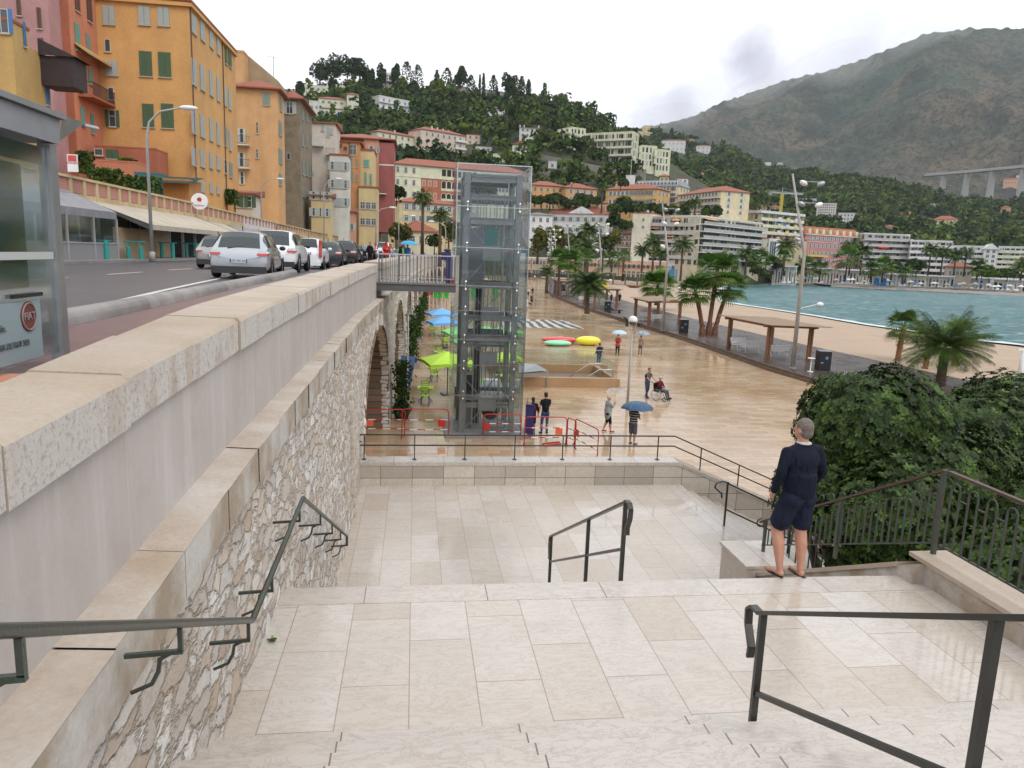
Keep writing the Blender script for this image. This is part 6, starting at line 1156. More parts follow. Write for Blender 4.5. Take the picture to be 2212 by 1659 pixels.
barrier(779,874,942,1.1,'works barrier leaning against the wall pier left of the lift, first of three',plate=.2);barrier(868,968,945,1.15,'works barrier just left of the lift with a red sign plate',plate=.86,tilt=.1,col=RB_);barrier(1043,1124,947,1.0,'works barrier seen through the foot of the lift glass',plate=.1,col=RB_)
barrier(1132,1222,962,1.15,'works barrier right of the lift in front of the couple');barrier(1224,1242,960,1.1,'narrow works barrier turned edge on to the right of the couple',y1=968);barrier(1240,1290,962,1.1,'farthest works barrier at the right folding away behind the railing',y1=990,plate=.1)
t=thing('fallen_barrier','red barrier rail lying flat on the paving behind the low wall','barrier',tuple(PZ(1200,962,0)));g=MB();a,b_=PZ(1175,964,0),PZ(1212,960,0);g.tube([a+Vector((0,0,.03)),b_+Vector((0,0,.03))],.03,7);g.build('lower_rail',RB_,t);g=MB();g.tube([a+Vector((0,.3,.03)),b_+Vector((0,.3,.03))],.03,7);g.tube([a+Vector((0,0,.03)),a+Vector((0,.3,.03))],.02,6);g.build('upper_rail',RB_,t)
pe=thing('car_park_entrance','sunken entrance with tan kerb wall, glass railing and steel handrails right of the lift','entrance',(9,43,0));a,b_,c=PZ(1128,836,0),PZ(1328,836,0),PZ(1326,812,0)
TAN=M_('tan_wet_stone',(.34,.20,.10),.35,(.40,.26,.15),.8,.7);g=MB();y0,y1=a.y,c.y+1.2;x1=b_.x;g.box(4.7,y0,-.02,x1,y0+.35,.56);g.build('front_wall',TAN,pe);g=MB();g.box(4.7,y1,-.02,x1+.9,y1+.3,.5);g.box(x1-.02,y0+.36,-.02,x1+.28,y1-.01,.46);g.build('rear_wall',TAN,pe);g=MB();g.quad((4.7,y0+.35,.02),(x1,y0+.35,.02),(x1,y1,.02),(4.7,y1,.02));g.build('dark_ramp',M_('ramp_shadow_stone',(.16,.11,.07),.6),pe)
for k in range(6):g=MB();x=4.8+k*1.25;g.box(x,y1+.1,.5,x+1.2,y1+.12,1.45);g.build('glass_panel',RAILG,pe);
for k in range(3):g=MB();yy_=y0+.4+k*1.35;g.box(x1-.02+.1,yy_,.46,x1+.10,yy_+1.3,1.3);g.build('glass_panel',RAILG,pe)
g=MB();g.tube([(4.7,y1+.11,1.46),(12.3,y1+.11,1.46)],.018,6);g.build('top_rail',STAIN,pe)
for dy in(0,1.5):g=MB();y=y0+.8+dy*1.6;g.tube([(x1-2.4,y,-.1),(x1-.9,y,.95),(x1-.1,y,.95),(x1-.05,y,.9),(x1-.05,y,.3)],.025,8);g.build('handrail',STAIN,pe,True)
g=MB();p=[PZ(1120,806,1.0),PZ(1183,800,1.0),PZ(1160,787,1.2),PZ(1120,784,1.2)];g.poly(p);g.poly([q-Vector((0,0,.06))for q in p][::-1]);g.build('glass_roof',M_('green_grey_glass_roof',(.10,.13,.13),.08),pe);g=MB();
for q in p[:2]:g.bar(q-Vector((0,0,.06)),(q.x,q.y,0),.05)
g.build('roof_posts',STEEL,pe)
q=[PZ(1080,706,.006),PZ(1262,710,.006),PZ(1225,692,.006),PZ(1080,688,.006)]
m,nt,b=nmat('black_white_mosaic');wv=nt.nodes.new('ShaderNodeTexWave');wv.inputs['Scale'].default_value=.32;wv.inputs['Distortion'].default_value=7;wv.inputs['Detail'].default_value=1;wv.inputs['Detail Scale'].default_value=.6;nt.links.new(pos(nt),wv.inputs['Vector']);nt.links.new(mixc(nt,ramp(nt,wv.outputs['Fac'],.45,.55),(.04,.04,.045),(.60,.58,.54)),b.inputs['Base Color']);b.inputs['Roughness'].default_value=.3
g=MB();g.poly(q);struct('mosaic',g,m)
for n,(u,v,w_,h_,c,lab)in enumerate(((1208,742,3.1,.62,(.62,.04,.02),'long red lozenge shaped plastic seat behind the mint one'),(1204,747,2.4,.48,(.25,.72,.48),'mint green lozenge shaped plastic seat in front of the red one'),(1270,746,2.2,.8,(.80,.72,.03),'yellow lozenge shaped plastic seat beside the man in the navy jacket'))):
 p=PZ(u,v,0);t=thing('pebble_seat',lab,'seat',(p.x,p.y,0),0,'coloured lozenge seats on the promenade',local=True);g=MB();pts=[]
 g.lathe([(.02,.0)]+[(w_/2*math.sin(q*math.pi/12)**.9,h_*(.5-.5*math.cos(q*math.pi/12)))for q in range(1,12)]+[(.02,h_)],n=28);o=g.build('shell',M_('seat_colour_%d'%n,c,.2,coat=.6),t,True);o.scale=(1,.45,1)
 g=MB();g.lathe([(w_*.28,0),(w_*.28,.05)],n=16);o=g.build('base_ring',BLACK,t);o.scale=(1,.45,1)
PALMG=leafm('palm_green',(.026,.058,.012),(.080,.12,.022),.6,1.2);FANG=leafm('fan_palm_green',(.045,.105,.016),(.11,.19,.03),.6,1.)
for m_ in(PALMG,FANG,LEAFG):m_.node_tree.nodes['Principled BSDF'].inputs['Specular IOR Level'].default_value=.2;PTR=M_('palm_trunk',(.15,.10,.07),.9,(.06,.042,.03),7,.9,obj=True,bm=14);PTRO=M_('orange_palm_trunk',(.36,.17,.08),.9,(.18,.09,.05),6,.9,obj=True,bm=14)
def feather_crown(R,nf,nl,seed,wl=.05,droop=1.,up=.9,stiff=1.,hue=(1,1,1)):
 rr=random.Random(seed);V=[];Fq=[];T=[]
 def q(a,b,c,d,t):n=len(V);V.extend([a,b,c,d]);Fq.append((n,n+1,n+2,n+3));T.extend([t]*4)
 for k in range(nf):
  az=k*2.39996+rr.uniform(-.2,.2);f=(k+.5)/nf;el=1.35-1.75*f**.9+rr.uniform(-.12,.12);el*=up;L=R*(.75+.35*rr.random());P=Vector((0,0,0));d=Vector((math.cos(az)*math.cos(el),math.sin(az)*math.cos(el),math.sin(el)))
  seg=9;pts=[P.copy()];dirs=[d.copy()]
  for s in range(seg):P=P+d*(L/seg);d=(d+Vector((0,0,-.16*droop*(.4+s/seg)))).normalized();pts.append(P.copy());dirs.append(d.copy())
  side=Vector((-math.sin(az),math.cos(az),0));tn=(.6+.8*rr.random())
  for a,b in zip(pts,pts[1:]):q(a-side*.02*R/3,a+side*.02*R/3,b+side*.015*R/3,b-side*.015*R/3,(tn*1.1*hue[0],tn*hue[1]*1.05,tn*.8*hue[2]))
  for i in range(nl):
   s=.12+.88*i/nl;j=min(seg-1,int(s*seg));c=pts[j].lerp(pts[j+1],s*seg-j);dd=dirs[j];nrm=side.cross(dd)
   ln=R*.26*(math.sin(min(1,s*1.02)*math.pi)**.5*.9+.12)
   for sg in(-1,1):
    e=(side*sg*.80+dd*.62+nrm*(-.30*sg*0+.25*stiff)+Vector((0,0,-.12))).normalized()*ln*rr.uniform(.85,1.1);w_=dd*wl*R/3;tt=tn*rr.uniform(.75,1.25)
    m=c+e*.55;q(c-w_*.5,c+w_*.5,m+w_*.45,m-w_*.45,(tt*hue[0],tt*hue[1],tt*hue[2]));q(m-w_*.45,m+w_*.45,c+e+Vector((0,0,-.14*ln))+w_*.1,c+e+Vector((0,0,-.14*ln))-w_*.1,(tt*hue[0],tt*hue[1],tt*hue[2]))
 return np.array([tuple(v)for v in V]),np.array(Fq),np.array(T)
def fan_crown(R,nf,seed,nseg=16,hue=(1,1,1)):
 rr=random.Random(seed);V=[];Fq=[];T=[]
 def q(a,b,c,d,t):n=len(V);V.extend([a,b,c,d]);Fq.append((n,n+1,n+2,n+3));T.extend([t]*4)
 for k in range(nf):
  az=k*2.39996+rr.uniform(-.3,.3);f=(k+.5)/nf;el=1.3-1.9*f+rr.uniform(-.15,.15);d=Vector((math.cos(az)*math.cos(el),math.sin(az)*math.cos(el),math.sin(el)));side=Vector((-math.sin(az),math.cos(az),0));nrm=d.cross(side)*-1
  L=R*.5*rr.uniform(.8,1.15);c=d*L+Vector((0,0,-.05*L));tn=rr.uniform(.6,1.35);tn2=(tn*hue[0]*(1.4 if f>.85 else 1),tn*hue[1]*(.9 if f>.85 else 1),tn*hue[2]);q(-side*.012*R,side*.012*R,c+side*.01*R,c-side*.01*R,tn2)
  fr=R*.52
  for i in range(nseg):
   a=-1.75+3.5*(i+.5)/nseg;e=(d*math.cos(a)+side*math.sin(a))*fr*(1-.16*abs(a))+nrm*(.10*fr*(1-abs(a)/2));a0,a1=a-1.6/nseg,a+1.6/nseg
   m0=(d*math.cos(a0)+side*math.sin(a0))*fr*.5;m1=(d*math.cos(a1)+side*math.sin(a1))*fr*.5;tip=c+e+Vector((0,0,-.2*fr*rr.uniform(.5,1.3)));wv=(m1-m0)*.09
   t=tuple(x*rr.uniform(.8,1.2)for x in tn2);q(c,c+m0,c+m1,c,t)if 0 else q(c-wv*.1,c+m0,c+m1,c+wv*.1,t);q(c+m0,tip-wv,tip+wv,c+m1,t)
 return np.array([tuple(v)for v in V]),np.array(Fq),np.array(T)
def palm(name,label,base,h,kind,R,seed,tr=.22,nf=40,nl=24,group=None,lean=(0,0),m=None,hue=(1,1,1),skirt=True,droop=1.,tm=None,wl=.05,flare=1.4):
 t=thing(name,label,'palm tree',tuple(base),0,group,local=True);V,Fq,T=feather_crown(R,nf,nl,seed,wl,droop,hue=hue)if kind=='f' else fan_crown(R,nf,seed,hue=hue)
 top=Vector((lean[0],lean[1],h));link('crown',npmesh('crown',V,Fq,m or(PALMG if kind=='f' else FANG),T),t,None).location=top
 g=MB();n=9;pts=[];rs=[]
 for k in range(n):f=k/(n-1);pts.append((lean[0]*f**1.5,lean[1]*f**1.5,-.3+(h+.3)*f));rs.append(tr*(flare-(flare-1)*min(1,f*4))*(1-.12*f))
 g.tube(pts,rs,10)
 if skirt:
  rr=random.Random(seed)
  for k in range(int(16+h*3)):
   f=rr.uniform(.05,.98)if h<3.5 else rr.choice((rr.uniform(0,.25),rr.uniform(.82,1)));a=rr.uniform(0,6.28);p=Vector((lean[0]*f**1.5+math.cos(a)*tr*.9,lean[1]*f**1.5+math.sin(a)*tr*.9,h*f));e=Vector((math.cos(a)*.14,math.sin(a)*.14,.16));g.bar(p,p+e,.07,.03)
 o=g.build('trunk',tm or PTR,t,True);return t
q=PZ(2030,838,.0);palm('date_palm','wind blown bushy date palm with a thick dark trunk at the right behind the shrub',(q.x,q.y,0),2.6,'f',3.0,1,.30,78,30,hue=(.95,1,.75),wl=.034,droop=.7)
q=PZ(1938,782,.1);palm('fan_palm','small fan palm with an orange fibrous trunk on the sand left of the date palm',(q.x,q.y,0),2.9,'n',1.9,2,.22,26,tm=PTRO,flare=1.5,lean=(.2,0))
q=PZ(2062,792,.1);palm('fan_palm','fan palm with an orange trunk half hidden behind the date palm',(q.x,q.y,0),2.6,'n',1.7,3,.24,22,tm=PTRO,flare=1.4);q=PZ(1998,800,.1);palm('fan_palm','orange trunked fan palm immediately left of the date palm trunk',(q.x,q.y,0),2.4,'n',1.5,31,.2,18,tm=PTRO)
G3='clump of three fan palms on the board walk'
q=PZ(1528,722,.35)
for n,(dx,h,R,ln,lab)in enumerate(((-.5,4.1,2.0,(-1.1,0),'left leaning fan palm of the clump of three on the board walk'),(.1,6.2,2.3,(.5,.2),'tallest middle fan palm of the clump of three on the board walk'),(.7,4.6,2.0,(1.2,.1),'right fan palm of the clump of three on the board walk'))):
 palm('fan_palm',lab,(q.x+dx,q.y,.35),h,'n',R*1.15,10+n,.22,42,group=G3,lean=ln,hue=(.85,1.,.8),flare=1.9,tm=M_('rust_palm_trunk_%d'%n,(.24,.11,.06),.9,(.10,.05,.03),5,.9,obj=True,bm=14))
GP='palms between the promenade and the town'
PL=[(1418,655,618,40,'n','broad low fan palm with yellow green leaves just behind the second pergola roof',112),(1268,672,614,44,'f','dark spreading young date palm beside the third pergola',88),
 (1225,655,566,30,'n','bright green fan palm left of the date palm pair',128),(1205,648,560,26,'n','yellow green fan palm behind the row of poles',135),(1180,630,585,20,'f','feathery palm at the far left end of the board walk',150),
 (1243,600,520,32,'f','dark date palm crown above the promenade, left of the orange fruited one',232),(1268,600,500,34,'f','tall date palm with orange fruit stalks in front of the white villa',234),(1300,600,520,26,'f','date palm leaning right of the orange fruited one',236),(1266,600,538,34,'f','lower date palm in front of the taller pair',205),(1262,610,556,20,'n','yellowish fan palm below the date palms',170),
 (1385,600,540,24,'f','tall thin palm in front of the salmon harbour building, left of three',230),(1408,598,525,28,'f','middle tall palm before the red building',226),(1424,602,548,24,'f','right hand tall palm before the salmon harbour building',222),(1470,600,528,27,'f','lone palm with a straight dark trunk at the white harbour building',224),
 (1345,600,555,18,'n','short fan palm left of the salmon harbour building',215),(1320,596,560,20,'n','small dark palm beside the flat roofed shelter',225),
 (1610,588,548,26,'f','palm under the beige flats near the beach',262),(1580,590,560,20,'f','smaller palm beside the big clump at the beach flats',258),(1640,592,562,24,'n','green fan palm left of the white beach club',268),(1692,590,530,26,'f','tall palm in front of the tan block',296),(1688,598,556,20,'n','fan palm below the tall palm of the tan block',290),
 (1740,604,580,26,'n','leftmost short fan palm before the pink palace',312),(1770,604,582,20,'n','second short fan palm before the pink palace',314),(1826,602,560,30,'n','large fan palm at the right end of the pink palace',316),(1834,590,532,24,'f','tall feather palm above the large fan palm',330),(1858,590,540,24,'f','second tall feather palm before the grey flats',330),(1905,604,578,24,'n','green fan palm beside the blue tents',320),(1880,604,584,20,'n','round fan palm left of the blue tents',322),
 (1925,600,575,20,'f','palm below the white balcony bands',336),(1955,606,590,16,'n','short palm on the beach at the jetty start',320),(2005,590,540,22,'f','tall thin palm in front of the white flats',340),(2032,590,545,20,'f','tall thin palm right of the first white flats',342),(2060,590,552,20,'f','palm beside the long red roof',344),(2082,592,546,17,'f','thin tall palm over the red roofed house',344),(2110,600,578,18,'n','fan palm at the right end of the red roofed house',344),(2205,600,575,22,'f','palm at the far right edge of the bay',346)]
proto={}
for n,(u,vb,vc,rp,kind,lab,r)in enumerate(PL):
 b=PR(u,vb,r);z0=max(.0,b.z if b.z<8 else 3.);c=PR(u,vc,r);R=rp*r/F*1.05;key=(kind,n%3)
 if r<140:
  palm('fan_palm' if kind=='n' else 'date_palm',lab,(b.x,b.y,max(0,b.z)),max(1.,c.z-max(0,b.z)),kind,R*1.15,100+n,.25,52,22,GP,hue=(1,1.1,.6)if 'yellow' in lab else(.6,.75,.6)if 'dark' in lab else(.9,1.1,.7),wl=.075);continue
 if key not in proto:
  V,Fq,T=feather_crown(1.,34,12,50+n,.16,1.25)if kind=='f' else fan_crown(1.15,26,50+n,9);proto[key]=npmesh('crown',V,Fq,PALMG if kind=='f' else FANG,T)
 t=thing('date_palm' if kind=='f' else 'fan_palm',lab,'palm tree',(b.x,b.y,z0),0,GP,local=True);hh=c.z-z0;o=link('crown',proto[key],t,(0,0,hh));o.scale=(R,R,R);o.rotation_euler=(0,0,n*1.3);g=MB();g.tube([(0,0,-1),(0,0,hh*.5),(0,0,hh+.1)],[.38,.28,.30],7);g.build('trunk',PTR,t,True)
for n,(u,vb,vc,rp,r,lab)in enumerate(((912,540,428,24,132,'tall date palm with a slim trunk at the end of the quay road'),(950,540,465,22,126,'shorter date palm touching the left glass edge of the lift'),(1299,458,402,13,250,'tall palm between the orange villa and the ochre block'),(1382,470,446,15,250,'palm crown in front of the long ochre building'),(1430,470,455,13,255,'palm among the olive trees near the hotel'),(1482,468,443,13,258,'left palm before the long cream building'),(1500,468,437,15,258,'right palm before the long cream building'))):
 b=PR(u,vb,r*(1.12 if n>1 else 1));r2=math.hypot(b.x,b.y);c=PR(u,vc,r2);z0=rz_(b.y)if n<2 else b.z;R=rp*r2/F*1.15;t=thing('date_palm',lab,'palm tree',(b.x,b.y,z0),0,'palms along the road and between the houses',local=True);hh=c.z-z0
 o=link('crown',proto[('f',n%2)]if('f',n%2)in proto else proto[('f',0)],t,(0,0,hh));o.scale=(R,R,R*1.1);g=MB();g.tube([(0,0,-1),(0,0,hh*.5),(0,0,hh+.1)],[.36,.26,.28],7);g.build('trunk',PTR,t,True)
GS='broad leaved trees between the buildings'
def leafy(label,u,vt,vb,wpx,r,hue,n=700,q=.42,name='leafy_tree',seed=0,kind='bush',group=GS):
 b=PR(u,vb,r);t_=PR(u,vt,r);hh=t_.z-b.z;rad=wpx*r/F/2*.92;t=thing(name,label,'tree',tuple(b),0,group,local=True)
 link('crown',tree_mesh('crown',kind,rad,hh,n,seed,q,hue),t);link('trunk',trunk_mesh('trunk',hh*.75,.25*hh/8,seed,5),t)
BRW=(1.7,1.15,.55)
for n,a in enumerate((('brown green plane tree at the left of the white houses behind the lift',1160,492,566,40,240,BRW),('second brown leaved plane tree in front of the white house',1186,488,566,44,238,BRW),('brown green plane tree behind the row of lamp poles',1212,492,566,44,236,BRW),('rust coloured plane tree right of the date palms',1316,498,566,34,236,BRW),
  ('dark olive tree in front of the orange villa',1187,414,452,54,292,(.6,.7,.65)),('dark olive tree in front of the balcony villa',1255,420,455,46,292,(.65,.75,.7)),('gnarled olive tree left in front of the ochre block',1338,428,475,36,290,(.75,.85,.75)),('wide olive tree right in front of the ochre block',1380,436,470,56,288,(.6,.7,.65)),('dark bush tree at the foot of the cream hotel',1432,444,472,40,286,(.6,.7,.6)),
  ('dark tree between the white villa and the stairwell block',1325,462,505,34,268,(.55,.65,.55)),('tree below the wall beside the stairwell block',1350,478,505,30,266,(.7,.85,.6)),
  ('plane tree turning brown at the end of the quay road',868,482,545,52,138,(1.4,1.1,.6)),('dark tree beside the crimson house',856,402,440,34,170,(.5,.6,.55)),('dark green tree between the palms left of the lift',938,510,545,40,130,(.8,.95,.7)),('brown leaved tree against the left lift glass',968,480,545,44,128,(1.3,1.1,.6)),
  ('tamarisk like tree on the far beach left of the beach club',1640,580,604,34,276,(.9,.9,.6)),('green trees behind the first beach club',1720,575,592,30,312,(.7,.9,.55)),('dark green tree below the tan block',1670,555,590,26,300,(.6,.75,.5)),('round green tree beside the tan block',1625,560,592,30,285,(.8,.95,.6)),
  ('green tree row start below the right white flats',2120,575,600,30,345,(.9,1,.6)),('bright green bush below the gabled white block',2135,585,604,34,342,(1.2,1.4,.6)),('green tree before the loggia flats',2175,582,606,40,344,(.8,1,.6)),('dark tree below the grey flats',1925,560,596,34,336,(.7,.8,.6)),('dark tree before the first white flats',1978,562,596,38,338,(.65,.75,.55)),('tree under the beige flats',1560,560,590,36,262,(.75,.9,.6)),('tree in front of the grey flats by the harbour',1530,548,575,30,256,(.6,.75,.5)))):
 lab,u,vt,vb,wp,r,hue=a;leafy(lab,u,vt,vb,wp,r,hue,420,.55*r/240,'leafy_tree',200+n)
for n in range(26):
 u=1010+n*7.5 if n<8 else[1145,1170,1196,1220,1245,1262,1290,1130,1330,1360,1450,1475,1520,1550,1400,1340,1205,1235][n-8];v=430 if n<8 else(448,452,450,456,454,458,452,442,470,466,470,472,474,474,468,410,395,400)[n-8]
 leafy('small dark garden tree filling a gap between the terraces, one of many alike',u,v-26,v,24,285,(.6,.7,.55)if n%2 else(.8,.9,.6),160,.8,'garden_tree',300+n,group='small garden trees filling the terraces')
rngh=np.random.default_rng(5)
for n,(u0,v0,u1,v1,y,lab)in enumerate(((172,330,196,372,64,'dark climbing plant at the left of the orange terrace block'),(196,368,262,398,62,'dark trimmed hedge behind the pink balustrade'),(262,385,345,412,61.5,'green plants in pots behind the pink balustrade'),(262,345,290,350,70,'potted plants on the deep orange annex'),(490,412,512,440,88,'potted plants on the terrace by the peach house'))):
 a,b_=PY(u0,v1,y),PY(u1,v0,y);c=(a+b_)/2;sz=Vector(((b_.x-a.x)/2,.7,(b_.z-a.z)/2));n_=500;P=rngh.uniform(-1,1,(n_,3))*np.array(sz)*np.array([1,1,.9+.2]);A_=rngh.normal(size=(n_,3));A_/=np.linalg.norm(A_,axis=1)[:,None];B_=np.cross(A_,rngh.normal(size=(n_,3)));B_/=np.linalg.norm(B_,axis=1)[:,None];s=.14
 V=np.stack([P-A_*s,P-B_*s,P+A_*s,P+B_*s],1).reshape(-1,3)+np.array(c);o=link('hedge',npmesh('hedge',V-np.array((c.x,c.y,a.z)),np.arange(len(V)).reshape(-1,4),LEAFG,np.repeat(rngh.uniform(.5,1.4,n_),4)[:,None]*np.array([.9,1.1,.7])),None,(c.x,c.y,a.z));tag(o,lab,'plants')
for n,(y,h,lab)in enumerate(((32.6,2.6,'dark ivy like shrub climbing the first pier beside the works barrier'),(47.5,3.4,'dark shrub climbing the second pier'),(61.8,3.0,'tall shrub on the third pier'),(76.5,2.8,'shrub on the fourth pier'),(91,2.6,'shrub on the fifth pier'))):
 x=wx(y)+.45;n_=900;P=np.c_[rngh.normal(0,.17,n_),rngh.normal(0,.34,n_),rngh.uniform(.3,h,n_)];A_=rngh.normal(size=(n_,3));A_/=np.linalg.norm(A_,axis=1)[:,None];B_=np.cross(A_,rngh.normal(size=(n_,3)));B_/=np.linalg.norm(B_,axis=1)[:,None];V=np.stack([P-A_*.09,P-B_*.06,P+A_*.09,P+B_*.06],1).reshape(-1,3)
 t=thing('wall_shrub',lab,'shrub',(x,y,0),0,'potted shrubs along the foot of the quay wall',local=True);link('foliage',npmesh('foliage',V,np.arange(len(V)).reshape(-1,4),LEAFG,np.repeat(rngh.uniform(.5,1.3,n_),4)[:,None]*np.array([.7,.95,.6])),t);g=MB();g.tube([(0,0,.3),(.05,.1,h*.8)],.035,5);g.build('stem',BARK,t)
 g=MB();g.box(-.35,-.55,0,.45,.55,.38)if n else g.lathe([(.28,0),(.36,.3),(.42,.5),(.44,.55)],n=14);g.build('planter',CONC if n else BLACK,t)
GLOSS=leafm('glossy_leaf',(.014,.036,.008),(.050,.095,.016),.55,2.5);GLOSS.node_tree.nodes['Principled BSDF'].inputs['Specular IOR Level'].default_value=.3
def glossy(label,lobes,n,seed,base,L=.105):
 rng=np.random.default_rng(seed);lob=np.array(lobes,float);w_=lob[:,3]*lob[:,4];k=rng.choice(len(lob),n,p=w_/w_.sum());d=rng.normal(size=(n,3));d[:,2]=d[:,2]*.8+.25;d/=np.linalg.norm(d,axis=1)[:,None]
 C0=lob[k,:3]+d*lob[k][:,[3,3,4]]*(.80+.24*rng.random((n,1)))*(1+.10*np.sin(d[:,:1]*7+k[:,None]));Vs=[];Ts=[];tint=rng.uniform(.45,1.25,n);tint=np.where(rng.random(n)<.22,tint*1.7,tint)
 for j in range(8):
  a=j*2.4+rng.random(n)*.5;u=np.cross(d,np.array([.3,.2,1.]));u/=np.linalg.norm(u,axis=1)[:,None];v=np.cross(d,u);r=u*np.cos(a)[:,None]+v*np.sin(a)[:,None]
  out=r*.85+d*(.55-.08*j*.5);out/=np.linalg.norm(out,axis=1)[:,None];out[:,2]+=.05;sd=np.cross(out,d);sd/=np.linalg.norm(sd,axis=1)[:,None];l=(L*rng.uniform(.7,1.15,n))[:,None]
  b0=C0+out*l*.12;m=C0+out*l*.62;e=C0+out*l*1.15-d*l*.12;Vs.append(np.stack([b0,m-sd*l*.24,e,m+sd*l*.24],1).reshape(-1,3));Ts.append(np.repeat(tint*rng.uniform(.8,1.2,n),4)[:,None]*np.array([1.05,1.,.8]))
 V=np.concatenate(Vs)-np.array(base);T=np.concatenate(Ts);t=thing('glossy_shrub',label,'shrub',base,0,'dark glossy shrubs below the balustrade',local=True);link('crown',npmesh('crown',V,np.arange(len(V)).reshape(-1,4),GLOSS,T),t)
 g=MB();
 for lb in lobes:g.tube([(0,0,-.2),((lb[0]-base[0])*.5,(lb[1]-base[1])*.5,(lb[2])*.55),(lb[0]-base[0],lb[1]-base[1],lb[2])],[.14,.09,.04],6)
 g.build('stems',BARK,t);
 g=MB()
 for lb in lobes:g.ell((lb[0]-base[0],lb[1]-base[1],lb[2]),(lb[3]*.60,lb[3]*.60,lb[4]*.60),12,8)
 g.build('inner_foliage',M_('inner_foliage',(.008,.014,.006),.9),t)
 return t
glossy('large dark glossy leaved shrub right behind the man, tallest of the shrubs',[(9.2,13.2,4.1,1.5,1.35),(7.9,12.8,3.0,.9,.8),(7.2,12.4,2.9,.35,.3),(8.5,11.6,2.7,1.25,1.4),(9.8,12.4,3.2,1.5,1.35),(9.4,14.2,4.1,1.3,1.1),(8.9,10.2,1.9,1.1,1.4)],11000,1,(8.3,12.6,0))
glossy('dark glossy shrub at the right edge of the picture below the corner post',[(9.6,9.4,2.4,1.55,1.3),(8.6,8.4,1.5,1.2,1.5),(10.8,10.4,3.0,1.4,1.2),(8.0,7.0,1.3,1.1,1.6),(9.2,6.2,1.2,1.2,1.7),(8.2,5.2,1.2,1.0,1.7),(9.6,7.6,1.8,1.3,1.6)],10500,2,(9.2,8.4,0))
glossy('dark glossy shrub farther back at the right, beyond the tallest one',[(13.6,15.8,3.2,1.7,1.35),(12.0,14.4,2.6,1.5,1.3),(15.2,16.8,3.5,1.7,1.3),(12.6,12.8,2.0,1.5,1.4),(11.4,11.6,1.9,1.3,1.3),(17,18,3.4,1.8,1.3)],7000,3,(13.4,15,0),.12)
g=MB();g.box(6.3,1,-.02,20,11.3,.12);g.box(7.2,11.3,-.02,20,17.2,.12);struct('planting_bed',g,M_('bed_soil',(.05,.035,.025),.9))
